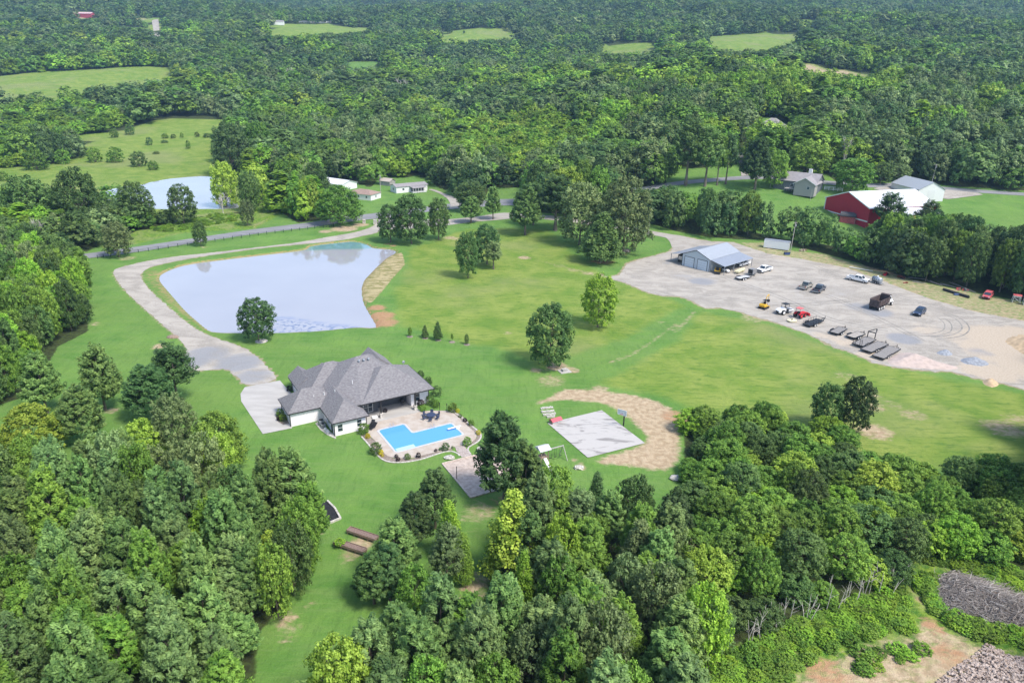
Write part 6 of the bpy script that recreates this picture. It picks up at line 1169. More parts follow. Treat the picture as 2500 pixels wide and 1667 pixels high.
for i, (k, p0, p1, lb) in enumerate(((20, (1050, 20), (1440, 90), 'long pale board lying along the bank behind the white pickup'), (21, (290, 290), (620, 330), 'grey branches lying along the tree line'), (21, (650, 350), (880, 430), 'bundle of grey poles on the bank, left one'), (21, (870, 400), (1120, 460), 'bundle of grey poles above the black pipes'), (21, (1040, 380), (1480, 560), 'long grey pole along the trees behind the pipes'), (21, (380, 355), (560, 385), 'flat pinkish board on the bank'))):
    q0, q1 = P(k, *p0), P(k, *p1); a_, c_ = Vector((*q0, float(T(*q0)) + .15)), Vector((*q1, float(T(*q1)) + .15)); b = MB()
    for j in range(5): o_ = Vector((sc.uniform(-.5, .5), sc.uniform(-.6, .6), sc.uniform(0, .2))); b.tube(a_ + o_, c_ + o_ * .6, .07, .05, 5)
    tag(b.build('pole_bundle', GREYW if i else WHITE), lb, 'poles', 'poles lying along the bank')
a_, c_ = Vector((*P(21, 905, 510), .35)), Vector((*P(21, 1360, 650), .35))
for i in range(2): o_ = Vector((.25, .6, 0)) * i; b = MB(); b.tube(a_ + o_, c_ + o_, .35, n=12); tag(b.build('culvert_pipe', BLACKM), ('long black culvert pipe nearer the yard', 'long black culvert pipe nearer the trees')[i], 'pipe', 'black culvert pipes')
X, Y = P(21, 1140, 595); tag(MB().box(-.8, .8, -.3, .3, 0, .5).build('blue_crate', mat('blue_box', (.08, .12, .24), .6), None, loc=(X, Y, .05), bevel=.03), 'low blue box against the middle of the black pipes', 'box')
for k, x, y, lb in ((21, 2200, 720, 'white-legged stand with a red top on the bank, fully in view'), (21, 2400, 770, 'white-legged stand cut off by the right frame edge')):
    X, Y = P(k, x, y); e = empty('elevated_stand', (X, Y, .05), rad(-25), lb, 'stand', 'white-legged stands'); b = MB(); b.box(-.95, .95, -.8, .8, 1.7, 2.15); b.build('box', WHITE, e); b = MB(); gable(b, -1.1, 1.1, -.95, .95, 2.16, .35, 'a'); b.build('roof', FADERED if k and x < 2300 else WHITE, e)
    for sx, sy in ((-.9, -.75), (.9, -.75), (.9, .75), (-.9, .75)): MB().tube((sx * 1.15, sy * 1.15, 0), (sx, sy, 1.7), .07, n=6).build('leg', WHITE, e)
    b = MB(); [b.tube((-1.0, s * .82, .2), (.95, s * .8, 1.6), .04, n=5) for s in (-1, 1)]; [b.tube((1.0, s * .84, .2), (-.95, s * .78, 1.6), .04, n=5) for s in (-1, 1)]; b.build('cross_brace', WHITE, e)
# heaps
def heap(k, pts, h, m, lb, nm, sharp=1.0):
    poly = smooth_poly([P(k, *q) for q in pts], 1); xs = [p[0] for p in poly]; ys = [p[1] for p in poly]; st = .7
    X, Y = np.meshgrid(np.arange(min(xs) - 1, max(xs) + 1, st), np.arange(min(ys) - 1, max(ys) + 1, st)); s = -sdist(X, Y, poly); mx = s.max(); t = np.clip(s / mx, 0, 1)
    Z = -.15 + (h + .15) * (t ** sharp) * (1 + .18 * np.sin(X * 1.3) * np.sin(Y * 1.7 + 1)) + np.where(s > 0, rng.normal(0, h * .03, X.shape), -.1)
    o = grid_mesh(nm, X, Y, Z + T(X, Y), m, {}); tag(o, lb, 'heap')
PINK = mat('pale_pink_sand', (.47, .38, .33), .95, noise=.10, scale=1.2, bump=.3); BLUEG = mat('blue_grey_gravel', (.27, .29, .32), .95, noise=.25, scale=2, bump=.4); TANS = mat('tan_soil', (.50, .37, .23), .95, noise=.2, scale=.8, bump=.4)
heap(6, ((1390,1060),(1440,1010),(1540,980),(1660,1010),(1760,1050),(1880,1080),(1930,1100),(1850,1118),(1650,1105),(1480,1090)), 1.5, PINK, 'low pale pink sand pile at the end of the trailer row', 'sand_pile')
heap(6, ((1730,990),(1790,972),(1880,1000),(1850,1020),(1770,1010)), 1.0, BLUEG, 'small blue-grey gravel pile, left of the bigger one', 'gravel_pile')
heap(6, ((1880,1040),(1960,1015),(2080,1040),(2130,1080),(2040,1090),(1930,1070)), 1.1, BLUEG, 'broader blue-grey gravel pile right of the small one', 'gravel_pile')
heap(6, ((2180,900),(2338,860),(2600,900),(2650,1060),(2400,1050),(2250,960)), 2.4, TANS, 'tan soil mound at the right edge of the yard', 'soil_pile')
heap(6, ((2040,1190),(2080,1160),(2160,1180),(2180,1220),(2110,1230)), 1.0, TANS, 'small tan soil mound on the grass below the gravel piles', 'soil_pile')
# lower right corner: brush pile, broken rock, white stems
ROCKM = mat('broken_limestone', (.32, .245, .20), .95, c2=(.52, .43, .37), scale=1.6)
def litter(name, poly, n, fn, m, lb, cat):
    xs = [p[0] for p in poly]; ys = [p[1] for p in poly]; b = MB(); c = 0
    while c < n:
        x, y = sc.uniform(min(xs), max(xs)), sc.uniform(min(ys), max(ys))
        if inpoly(np.array([x]), np.array([y]), poly)[0]: fn(b, x, y, float(T(x, y)), float(-sdist(np.array([x]), np.array([y]), poly)[0])); c += 1
    return tag(b.build(name, m), lb, cat, kind='stuff')
def stick(b, x, y, z, s):
    a_ = sc.gauss(-.4, .95); L_ = sc.uniform(.6, 2.4); zz = z + min(1.75, s * .43) * sc.uniform(.75, 1.15) + sc.uniform(-.1, .35); d = Vector((math.cos(a_), math.sin(a_) * .8, sc.uniform(-.25, .25))) * L_
    p = Vector((x, y, zz)); r = sc.choice((.014, .018, .025, .045)); m_ = p + d * .5 + Vector((sc.uniform(-.2, .2), sc.uniform(-.2, .2), sc.uniform(0, .15))); b.tube(p, m_, r, r * .8, 4, False); b.tube(m_, p + d, r * .8, r * .4, 4, False)
BP = PP(9, (1490,960),(1560,930),(1660,960),(1760,990),(1830,1020),(1960,1070),(2120,1130),(2200,1330),(1990,1280),(1860,1250),(1740,1200),(1640,1190),(1520,1150),(1480,1060))
heap(9, ((1500,970),(1660,970),(1840,1030),(2100,1130),(2180,1300),(1990,1260),(1740,1190),(1520,1130)), 1.7, mat('painted_brush_shade', (.11, .08, .06), .95, noise=.3), 'matted core of the grey brush pile', 'brush_pile_core')  # dark core colour stands in for the shade between the branches
for m_, n_, lb in ((mat('grey_dead_branches', (.26, .225, .20), .95, noise=.35, scale=4), 3000, 'long grey pile of cleared branches in the lower right clearing'), (mat('bleached_branches', (.46, .42, .38), .95, noise=.2, scale=4), 1100, 'bleached pale branches strewn over the grey brush pile')):
    litter('brush_pile', BP, n_, stick, m_, lb, 'brush pile')
def rock(b, x, y, z, s):
    r = sc.uniform(.05, .24); n0 = len(b.v); b.ball((x, y, z + r * .3 + min(1.5, s * .3)), r, 5, 4, (1, .8, .6)); b.v[n0:] = [(v[0] + sc.uniform(-.3, .3) * r, v[1] + sc.uniform(-.3, .3) * r, v[2] + sc.uniform(-.3, .3) * r) for v in b.v[n0:]]
RP = PP(9, (1490,1567),(1580,1490),(1700,1420),(1780,1340),(1900,1400),(2060,1440),(2300,1500),(2300,1800),(1400,1800))
heap(9, ((1480,1600),(1600,1490),(1720,1430),(1790,1360),(1900,1420),(2300,1520),(2300,1850),(1400,1850)), .8, ROCKM, 'pale base of the broken rock heap', 'rock_heap_core')
litter('rock_heap', RP, 3400, rock, ROCKM, 'heap of broken pale limestone in the lower right corner', 'rocks')
stl = [P(9, *q) for q in ((330,1380),(500,1290),(700,1200),(950,1110),(1150,1050),(1290,1015))]; sl = resample(stl, 120)
for i in sorted(sc.sample(range(120), 34)):
    x, y = sl[i] + rng.normal(0, .7, 2); b = MB(); h = sc.uniform(2.4, 4.2); lx = sc.uniform(-.9, .9); b.tube((0, 0, 0), (lx * .5, .1, h * .55), .05, .035, 5); b.tube((lx * .5, .1, h * .55), (lx, .3, h), .045, .02, 5)
    for j in range(3): zz = h * sc.uniform(.35, .8); b.tube((lx * zz / h, .15 * zz / h, zz), (lx + sc.uniform(-.9, .9), sc.uniform(-.2, .6), zz + sc.uniform(.4, 1.1)), .022, .01, 4)
    tag(b.build('bare_sapling', PALE, None, loc=(x, y, 0)), 'pale leafless stem in the line along the lower edge of the thicket', 'sapling', 'pale bare stems along the thicket edge')
# weedy undergrowth in the lower right clearing
me_b = PROTO['bush'][0][0]; UP = PP(9, (200,1540),(330,1390),(500,1310),(700,1215),(950,1125),(1290,1040),(1340,1080),(1330,1260),(1200,1270),(900,1380),(700,1480),(520,1567),(200,1800))
xs = [p[0] for p in UP]; ys = [p[1] for p in UP]; U = []
while len(U) < 430:
    x, y = sc.uniform(min(xs), max(xs)), sc.uniform(min(ys), max(ys))
    if inpoly(np.array([x]), np.array([y]), UP)[0]: U.append((x, y))
for (poly, n) in ((PP(9, (1330,930),(1400,960),(1500,950),(1480,1060),(1520,1160),(1740,1210),(1990,1290),(2200,1360),(2100,1380),(1750,1310),(1500,1200),(1400,1050)), 150), (PP(9, (1380,840),(1800,900),(2300,990),(2300,1100),(1830,1010),(1560,920)), 110), (PP(1, (980,1545),(1160,1500),(1430,1440),(1610,1435),(1600,1480),(1400,1520),(1150,1560)), 220), (PP(9, (980,1450),(1100,1400),(1300,1360),(1450,1370),(1440,1420),(1250,1460),(1050,1530)), 14)):
    xs = [p[0] for p in poly]; ys = [p[1] for p in poly]; c = 0
    while c < n:
        x, y = sc.uniform(min(xs), max(xs)), sc.uniform(min(ys), max(ys))
        if inpoly(np.array([x]), np.array([y]), poly)[0]: U.append((x, y)); c += 1
me = bpy.data.meshes.new('undergrowth'); U = np.array(U); me.vertices.add(len(U)); me.vertices.foreach_set('co', np.stack([U[:, 0], U[:, 1], T(U[:, 0], U[:, 1]) - .1], 1).astype(np.float32).ravel())
for nm_, ty, v in (('pick', 'INT', np.arange(len(U)).astype(np.int32) % 2), ('yaw', 'FLOAT', rng.uniform(0, 6.28, len(U)).astype(np.float32))): a_ = me.attributes.new(nm_, ty, 'POINT'); a_.data.foreach_set('value', v)
s_ = rng.uniform(.35, 1.15, len(U)) ** 1.2 * 1.25; a_ = me.attributes.new('scl', 'FLOAT_VECTOR', 'POINT'); a_.data.foreach_set('vector', np.stack([s_ * rng.uniform(1.1, 1.9, len(U)), s_ * rng.uniform(1.1, 1.9, len(U)), s_ * rng.uniform(.45, 1.0, len(U))], 1).astype(np.float32).ravel())
ug = tag(link(bpy.data.objects.new('undergrowth', me)), 'dense leafy weeds and brambles along the thicket and the meadow', 'undergrowth', kind='stuff')
pb = []
for lf, q, lb in (('bright', (9, 1180, 1200), 'bright leafy bush in front of the pale bare stems'), ('mid', (9, 420, 1400), 'green leafy bush below the pale bare stems, at the left')):
    X, Y = P(*q); m2 = me_b.copy(); m2.materials[0] = LM[lf]; o = link(bpy.data.objects.new('bush', m2)); o.location = (X, Y, 0); o.scale = (2, 2, 1.6); tag(o, lb, 'bush'); pb.append(o)
g2 = gt.copy(); oi_ = [n for n in g2.nodes if n.bl_idname == 'GeometryNodeObjectInfo']; jn2 = [n for n in g2.nodes if n.bl_idname == 'GeometryNodeJoinGeometry'][0]
for n in oi_[2:]: g2.nodes.remove(n)
oi_[0].inputs[0].default_value = pb[0]; oi_[1].inputs[0].default_value = pb[1]
md = ug.modifiers.new('scatter', 'NODES'); md.node_group = g2
# ================================================================ the fence, poles and neighbours
FL_ = [P(4, *q) for q in ((575,375),(640,365),(930,320),(1270,275),(1600,225),(1900,185),(2120,160),(2300,140))] + [P(15, 120, 688), P(15, 260, 665)]
fr_ = resample(FL_, 34); e = empty('fence', (0, 0, 0), 0, 'dark green rail fence running along the near side of the road', 'fence'); FG = mat('dark_green_fence', (.02, .05, .035), .7)
for i in range(34): x, y = fr_[i]; MB().box(x - .07, x + .07, y - .07, y + .07, -.1, 1.3).build('post', FG, e)
b = MB()
for zz in (.35, .75, 1.15):
    for i in range(33): b.tube((*fr_[i], zz), (*fr_[i + 1], zz), .035, n=4)
b.build('rail', FG, e)
def box_obj(nm, k, x, y, sx, sy, sz, m, lb, cat, rz=0, cap=None, grp=None):
    X, Y = P(k, x, y); z = float(T(X, Y)); e = empty(nm, (X, Y, z), rz, lb, cat, grp); MB().box(-sx / 2, sx / 2, -sy / 2, sy / 2, 0, sz).build('shaft', m, e, bevel=.03); MB().box(-sx / 2 - .1, sx / 2 + .1, -sy / 2 - .1, sy / 2 + .1, sz, sz + .15).build('cap', cap or m, e)
box_obj('gate_pillar', 15, 562, 635, 1.1, 1.1, 1.5, STONE, 'left stone pillar of the driveway gate', 'pillar', grp='stone gate pillars'); box_obj('gate_pillar', 15, 680, 645, 1.3, 1.1, 1.9, STONE, 'right stone pillar of the driveway gate, against the dark trees', 'pillar', grp='stone gate pillars')
def pole(k, x, y, top, lb, r=.14, arm=True, lean=(0, 0), m=None):
    X, Y = P(k, x, y); z = float(T(X, Y)); h = height_at(X, Y, k, top); e = empty('utility_pole', (X, Y, z - .05), 0, lb, 'utility pole', 'utility poles'); m = m or mat('silvered_pole_wood', (.42, .39, .35), .9)
    MB().tube((0, 0, 0), (lean[0] * h, lean[1] * h, h), r, r * .7, 8).build('shaft', m, e)
    if arm:
        MB().box(lean[0] * h - .06 - .7, lean[0] * h + .7, -.06, .06, h - .7, h - .58).build('crossarm', m, e); MB().tube((lean[0] * h + .3, 0, h - 1.9), (lean[0] * h + .3, 0, h - 1.1), .22, n=10).build('transformer', GREYM, e)
    return Vector((X + lean[0] * h, Y, z + h))
p1 = pole(5, 2152, 205, 15, 'pale utility pole beside the shop road, left of the shop', .13); p2 = pole(6, 768, 322, 110, 'leaning utility pole beside the white storage trailer', .15, lean=(.015, 0)); p3 = pole(2, 357, 1310, 1172, 'utility pole between the two small white houses', .14)
p4 = pole(16, 1465, 200, 0, 'utility pole behind the white barn annex', .15, lean=(.02, 0)); pole(16, 305, 355, 245, 'slim pole on the lawn in front of the grey house', .1, False); pole(3, 632, 1262, 1160, 'thin pole on the lawn left of the grey house', .09, False)
b = MB(); X, Y = P(6, 835, 330)
b.tube((p2.x, p2.y, p2.z - 1), (p2.x + 6, p2.y + 1.5, .2), .025, n=4); tag(b.build('guy_wire', GREYM), 'slack guy wire slanting down right of the leaning pole', 'wire')
b = MB()
for dz in (.6,):
    for i in range(12):
        t0, t1 = i / 12, (i + 1) / 12; f = lambda t: p1.lerp(p2, t) - Vector((0, 0, dz + 3.0 * t * (1 - t))); b.tube(f(t0), f(t1), .02, n=4)
tag(b.build('power_line', BLACKM), 'thin power line sagging between the pole by the road and the one by the trailer', 'wire')
def house(nm, k, c, rz, sx, sy, ez, rk, wm_, rm, lb, cat, hipped=False, axis='a', z=None, wins=(), over=.4, roofn='roof'):
    X, Y = P(k, *c) if k is not None else c; z0 = float(T(X, Y)) if z is None else z; e = empty(nm, (X, Y, z0), rz, lb, cat); x, y = sx / 2, sy / 2
    b = MB(); b.box(-x, x, -y, y, -1.5, ez)
    if not hipped:
        if axis == 'a': h = y * rk; b.add([(-x, -y, ez), (-x, y, ez), (-x, 0, ez + h), (x, -y, ez), (x, y, ez), (x, 0, ez + h)], [(0, 2, 1), (3, 4, 5)])
        else: h = x * rk; b.add([(-x, -y, ez), (x, -y, ez), (0, -y, ez + h), (-x, y, ez), (x, y, ez), (0, y, ez + h)], [(0, 1, 2), (3, 5, 4)])
    b.build('wall', wm_, e); b = MB()
    if hipped: hip(b, -x - over, x + over, -y - over, y + over, ez - .02, rk)
    elif axis == 'a': 
        q = over * rk
        for s in (1, -1): b.add([(-x - over, s * (y + over), ez - q + .03), (x + over, s * (y + over), ez - q + .03), (x + over, 0, ez + y * rk + .03), (-x - over, 0, ez + y * rk + .03), (-x - over, s * (y + over), ez - q + .15), (x + over, s * (y + over), ez - q + .15), (x + over, 0, ez + y * rk + .15), (-x - over, 0, ez + y * rk + .15)], [(0, 1, 2, 3), (4, 5, 6, 7), (0, 1, 5, 4), (0, 4, 7, 3), (1, 2, 6, 5)])
    else:
        q = over * rk
        for s in (1, -1): b.add([(s * (x + over), -y - over, ez - q + .03), (s * (x + over), y + over, ez - q + .03), (0, y + over, ez + x * rk + .03), (0, -y - over, ez + x * rk + .03), (s * (x + over), -y - over, ez - q + .15), (s * (x + over), y + over, ez - q + .15), (0, y + over, ez + x * rk + .15), (0, -y - over, ez + x * rk + .15)], [(0, 1, 2, 3), (4, 5, 6, 7), (0, 1, 5, 4), (0, 4, 7, 3), (1, 2, 6, 5)])
    b.build(roofn, rm, e)
    for f, u_, z_, w_, h_ in wins:
        if f in 'fb': window(e, u_, -y if f == 'f' else y, z_, w_, h_, f)
        else: window(e, -x if f == 'l' else x, u_, z_, w_, h_, f)
    return e
WROOF = mat('white_metal_roof', (.72, .73, .75), .5, noise=.03); BROOF = mat('brown_shingle_roof', (.30, .21, .17), .95, noise=.12, scale=1); GROOF = mat('weathered_grey_roof', (.27, .25, .25), .95, noise=.1, scale=1); GSID = mat('grey_siding', (.13, .14, .155), .8); TSID = mat('taupe_siding', (.33, .31, .29), .8)
house('house', 15, (285, 255), rad(-32), 17, 11, 3.0, .30, WHITE, WROOF, 'low house with a bright white metal roof behind the spreading oak', 'house', wins=(('l', 0, 1, 1.2, 1.2), ('f', -4, 1, 1.2, 1.2)))
house('house', 15, (560, 365), rad(-22), 14, 9, 2.8, .35, WHITE, BROOF, 'small white house with a brown hipped roof beside the white-roofed one', 'house', hipped=True, wins=(('f', 4.5, 1, 1.0, 1.2), ('f', 0, 1, 1.0, 1.2), ('r', 0, 1, 1.0, 1.2)))
house('shed', 15, (810, 225), rad(-28), 7, 5, 2.4, .5, TSID, mat('shed_roof', (.42, .36, .31), .9), 'small barn-shaped shed with a pale rounded front left of the mobile home', 'shed', wins=(('f', -1.5, .8, .8, 1.0),))
e = house('mobile_home', 15, (1040, 290), rad(35), 18, 7.0, 3.2, .28, WHITE, GROOF, 'white mobile home with a long grey roof and a screened porch', 'mobile home', wins=(('l', 0, 1.2, 1.6, 1.3), ('f', -5, 1.2, 1.2, 1.2), ('f', 6.5, 1.2, 1.2, 1.2)))
b = MB(); b.add([(-1.5, -3.5, 3.0), (6.5, -3.5, 3.0), (6.5, -7.5, 2.5), (-1.5, -7.5, 2.5), (-1.5, -3.5, 3.12), (6.5, -3.5, 3.12), (6.5, -7.5, 2.62), (-1.5, -7.5, 2.62)], [(0, 1, 2, 3), (4, 7, 6, 5), (2, 3, 7, 6), (0, 3, 7, 4), (1, 2, 6, 5)]); b.build('porch_roof', GROOF, e)
b = MB(); [b.box(x_ - .07, x_ + .07, -7.4, -7.26, 0, 2.5) for x_ in np.linspace(-1.3, 6.3, 6)]; b.box(-1.4, 6.4, -7.4, -7.3, .9, 1.0); b.box(-1.4, 6.4, -7.45, -3.6, .2, .4); b.build('porch_frame', WHITE, e); MB().box(-1.2, 6.2, -5.2, -4.9, .4, 2.5).build('porch_screen', CHAR, e)
# right-hand neighbours
e = house('house', 16, (185, 235), rad(-35), 17, 12, 4.2, .55, GSID, GROOF, 'grey two-gabled house with white-trimmed windows beyond the tree row', 'house', axis='a', wins=(('l', 1.5, 1.8, 1.6, 1.7), ('l', -2.6, 1.6, 1.0, 1.5), ('f', -6, 1.6, 1.8, 1.7), ('f', -1, 1.4, 1.4, 1.5)))
e.scale = (1.14, 1.14, 1.0); b = MB(); b.box(1.0, 9.0, -10, -5.52, -1.5, 4.0); b.add([(1, -10, 4), (9, -10, 4), (5, -10, 6.6)], [(0, 1, 2)]); b.build('wing_wall', TSID, e); b = MB()
for s in (1, -1): xo = 5 + s * 4.5; b.add([(xo, -10.5, 3.75), (xo, 1, 3.75), (5, 1, 6.7), (5, -10.5, 6.7), (xo, -10.5, 3.9), (xo, 1, 3.9), (5, 1, 6.85), (5, -10.5, 6.85)], [(0, 1, 2, 3), (4, 5, 6, 7), (0, 1, 5, 4), (0, 4, 7, 3)])
b.build('wing_roof', GROOF, e); b = MB(); [b.add([(5, -10.55, 6.6), (5 + s * 4.6, -10.55, 3.6), (5 + s * 4.6, -10.55, 3.85), (5, -10.55, 6.88)], [(0, 1, 2, 3)]) for s in (1, -1)]; b.build('gable_trim', WHITE, e)
window(e, 6.5, -10, 1.6, 1.2, 1.4, 'f'); MB().box(3, 4.3, 1.5, 2.6, 5, 9.2).build('chimney', WHITE, e); b = MB(); b.box(-3, 1, -9.5, -5.6, .9, 1.05); [b.box(x_, x_ + .1, -9.5, -9.4, 0, 2.0) for x_ in (-3, -2, -1, 0, .9)]; b.box(-3, 1, -9.5, -9.42, 1.9, 2.0); b.build('deck', TSID, e)
e = empty('white_fence', (*P(16, 525, 258), float(T(*P(16, 525, 258)))), rad(-20), 'short white lattice fence right of the grey house', 'fence'); [MB().box(x_ - .12, x_ + .12, -.1, .1, 0, 1.8).build('post', WHITE, e) for x_ in (-4, -2, 0, 2, 4)]; b = MB(); [b.box(-4, 4, -.05, .05, z_, z_ + .2) for z_ in (.4, 1.0, 1.6)]; b.build('rail', WHITE, e)
# red barn: long riding arena seen over its left gable
BX0, BY0 = P(16, 440, 430); bz = float(T(BX0, BY0)) ; 
a0 = Vector(P(16, 440, 430)); 
e = empty('red_barn', (BX0, BY0, bz - .3), rad(-72), 'large red metal barn with a bright white roof behind the tree row', 'barn'); W_, D_, EZb, RZb = 26., 35., 5.4, 10.0
b = MB(); b.add([(0, 0, -3), (W_, 0, -3), (W_, D_, -3), (0, D_, -3), (0, 0, EZb), (W_, 0, EZb), (W_, D_, EZb), (0, D_, EZb), (W_ / 2, 0, RZb), (W_ / 2, D_, RZb)], [(0, 1, 5, 8, 4), (1, 2, 6, 5), (2, 3, 7, 9, 6), (3, 0, 4, 7)]); b.build('wall', mat('barn_red', (.42, .012, .035), .6, noise=.05, scale=.5), e)
b = MB(); b.add([(-.4, -.4, EZb - .05), (W_ / 2, -.4, RZb + .1), (W_ / 2, D_ + .4, RZb + .1), (-.4, D_ + .4, EZb - .05), (W_ + .4, -.4, EZb - .05), (W_ + .4, D_ + .4, EZb - .05)], [(0, 1, 2, 3), (1, 4, 5, 2)]); b.build('roof', WROOF, e)
b = MB(); b.box(-.15, .25, -.2, -.02, -3, EZb); [b.add([(x0, -.45, z0), (x1, -.45, z1), (x1, -.45, z1 + .45), (x0, -.45, z0 + .45)], [(0, 1, 2, 3)]) for x0, z0, x1, z1 in ((-.4, EZb - .35, W_ / 2, RZb - .25), (W_ / 2, RZb - .25, W_ + .4, EZb - .35))]; b.box(0, W_, -.1, -.02, -.4, .1); b.build('trim', WHITE, e)
b = MB(); b.add([(W_, 8, EZb - .4), (W_ + 8, 8, 3.6), (W_ + 8, 30, 3.6), (W_, 30, EZb - .4)], [(0, 1, 2, 3)]); b.build('lean_to_roof', WROOF, e); MB().box(W_ + .1, W_ + 7.8, 8.2, 29.8, -3, 3.3).build('lean_to_wall', REDP, e)
MET = mat('galvanised_roof', (.36, .38, .40), .5)
e = house('barn_annex', None, (190, 340), rad(8), 13, 20, 3.9, .5, WHITE, MET, 'white gabled annex with a grey metal roof behind the red barn', 'barn', axis='b', over=.3); door(e, 0, -10, 0, 3.5, 3.6, 'f', mat('annex_door', (.70, .70, .69), .6), 'sliding_door', False)
e = house('red_shed', 16, (660, 555), rad(-28), 6.0, 4.2, 2.6, .0, FADERED, BLACKM, 'little red barn-roofed shed in front of the red barn', 'shed'); 
b = MB(); b.side([(0, 0)] * 3, 0, 0) if 0 else None
pr = [(-2.4, 2.5), (-1.9, 3.5), (0, 4.2), (1.9, 3.5), (2.4, 2.5)]; b = MB(); n = 5; b.add([(-3.1, y_, z_) for y_, z_ in pr] + [(3.1, y_, z_) for y_, z_ in pr], [(i, i + 1, n + i + 1, n + i) for i in range(4)]); b.build('gambrel_roof', mat('dark_shed_shingles', (.08, .08, .085), .9, noise=.2), e)
b = MB(); b.add([(3.02, y_ * .97, z_ - .05) for y_, z_ in pr], [(0, 1, 2, 3, 4)]); b.add([(-3.02, y_ * .97, z_ - .05) for y_, z_ in pr], [(0, 4, 3, 2, 1)]); b.build('gable', FADERED, e); door(e, 3.0, 0, 0, 1.6, 2.1, 'r', WHITE, 'shed_door', False); b = MB(); b.box(3.0, 3.04, -2.1, -1.9, 0, 2.5); b.box(3.0, 3.04, 1.9, 2.1, 0, 2.5); b.build('trim', WHITE, e)
house('house', 3, (640, 905), rad(-30), 17, 14, 4, .75, TSID, mat('tan_roof', (.30, .27, .26), .95, noise=.1), 'house whose steep tan roof shows among the trees above the road', 'house', hipped=True)
# far away
house('far_barn', 1, (580, 118), rad(-10), 34, 16, 6, .35, mat('washed_red', (.42, .06, .09), .8), mat('pale_pink_roof', (.55, .36, .36), .8), 'long red-walled barn far away at the upper left', 'barn')
house('far_house', 1, (1865, 165), rad(8), 22, 12, 4, .4, WHITE, GROOF, 'far white house with a grey roof at the left end of the long field', 'house'); house('far_house', 23, (390, 172), rad(0), 30, 12, 6, .4, WHITE, WROOF, 'far two-storey white house above the long field', 'house', wins=(('f', -8, 2, 2, 2), ('f', 0, 2, 2, 2), ('f', 8, 2, 2, 2)))
X, Y = P(23, 420, 186); X2, Y2 = P(23, 700, 190); e = empty('far_fence', (0, 0, 0), 0, 'long white fence far away along the top of the long field', 'fence'); b = MB(); rr_ = [(X + (X2 - X) * t, Y + (Y2 - Y) * t) for t in np.linspace(0, 1, 16)]
for i in range(15): za, zb = float(T(*rr_[i])), float(T(*rr_[i + 1])); [b.add([(*rr_[i], za + q), (*rr_[i + 1], zb + q), (*rr_[i + 1], zb + q + 1.0), (*rr_[i], za + q + 1.0)], [(0, 1, 2, 3)]) for q in (.6, 2.2)]
b.build('rail', WHITE, e); b = MB(); [b.box(x_ - .2, x_ + .2, y_ - .2, y_ + .2, float(T(x_, y_)) - .5, float(T(x_, y_)) + 3.4) for x_, y_ in rr_]; b.build('post', WHITE, e)
for k, x, y, tp, wd, lb in ((23, 415, 198, 150, 45, 'dark tree standing before the far white house'), (23, 215, 210, 182, 30, 'dark bush beside the far grey-roofed house'), (23, 528, 200, 183, 14, 'tiny round tree on the far long field'), (23, 582, 202, 187, 16, 'second tiny round tree on the far long field'), (23, 1670, 275, 195, 80, 'dark tree at the left of the second far field'), (23, 1790, 275, 252, 22, 'small dark bush alone on the second far field')):
    ptree(k, x, y, tp, wd, 'round', 'oak', lb, 'trees on the far fields')
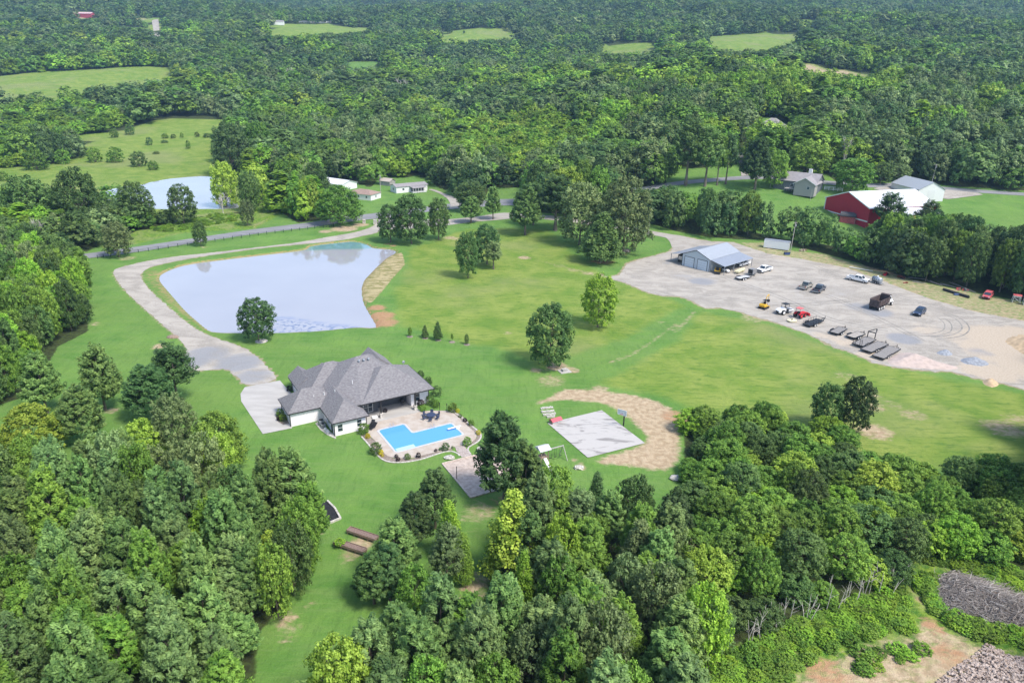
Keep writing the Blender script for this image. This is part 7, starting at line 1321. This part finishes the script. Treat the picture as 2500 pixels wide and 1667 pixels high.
# dead trees
def dead(k, x, y, top, lb, sp=.25, m=PALE):
    X, Y = P(k, x, y); z = float(T(X, Y)); h = height_at(X, Y, k, top); b = MB(); b.tube((0, 0, 0), (0, 0, h * .5), h * .016, h * .012, 6)
    for i in range(16):
        z0_ = h * sc.uniform(.25, .55); a_ = sc.uniform(0, 6.28); p0_ = Vector((0, 0, z0_)); p1_ = Vector((math.cos(a_) * h * sp * .5, math.sin(a_) * h * sp * .5, z0_ + h * .2)); b.tube(p0_, p1_, h * .009, h * .006, 5, False)
        for j in range(4): q = Vector((sc.uniform(-.5, .5), sc.uniform(-.5, .5), sc.uniform(.1, .8))) * h * .28; b.tube(p1_, p1_ + q, h * .005, h * .0015, 4, False)
    tag(b.build('dead_tree', m, None, loc=(X, Y, z)), lb, 'dead tree', 'bare dead trees')
dead(16, 2050, 1020, 730, 'pale leafless tree in the row behind the right end of the yard', .5); dead(3, 1110, 1180, 890, 'bare whitish trunks among the trees behind the grey house', .1); dead(1, 1500, 1440, 1280, 'bare pale branches under the willow by the far pond', .3)
dead(2, 500, 660, 490, 'bare bleached tree far off in the middle woods', .4); dead(1, 1950, 560, 420, 'bare bleached tree in the distant woods, upper left', .4); dead(4, 290, 300, 60, 'pale dead trunk at the left, below the far pond', .2)
# brush heap under the big tree by the yard
X, Y = P(5, 2000, 315); scrap(5, 2005, 315, 2.6, (WOODP, DEADW), 'brown brush heap beside the skirted evergreen', 14, 'brush_heap', 'brush heap'); tag(MB().box(-1.4, 1.4, -.35, .35, 0, .35).build('white_board', WHITE, None, loc=(P(5, 1995, 318)[0], P(5, 1995, 318)[1], .3)), 'white board lying on the brown brush heap', 'board')
for k, x, y, lb in ((4, 1160, 890, 'brown heap of wood chips on the lawn beside the driveway'),):
    X, Y = P(k, x, y); tag(MB().ball((X, Y, 0), 1.3, 10, 6, (1.2, .7, .5)).build('chip_heap', WOODP), lb, 'heap')
# ================================================================ air
hm = bpy.data.materials.new('haze_air'); hm.use_nodes = True; hm.node_tree.nodes.clear()
pv = hm.node_tree.nodes.new('ShaderNodeVolumePrincipled'); pv.inputs['Color'].default_value = (.40, .68, 1, 1); pv.inputs['Density'].default_value = .00011; pv.inputs['Anisotropy'].default_value = .1
mo = hm.node_tree.nodes.new('ShaderNodeOutputMaterial'); hm.node_tree.links.new(pv.outputs[0], mo.inputs['Volume'])
b = MB(); b.box(-3700, 3700, 5, 4200, -8, 470); 
HAZE = True
if HAZE: tag(b.build('haze', hm), 'thin bluish summer haze over the whole valley', 'haze', kind='stuff')
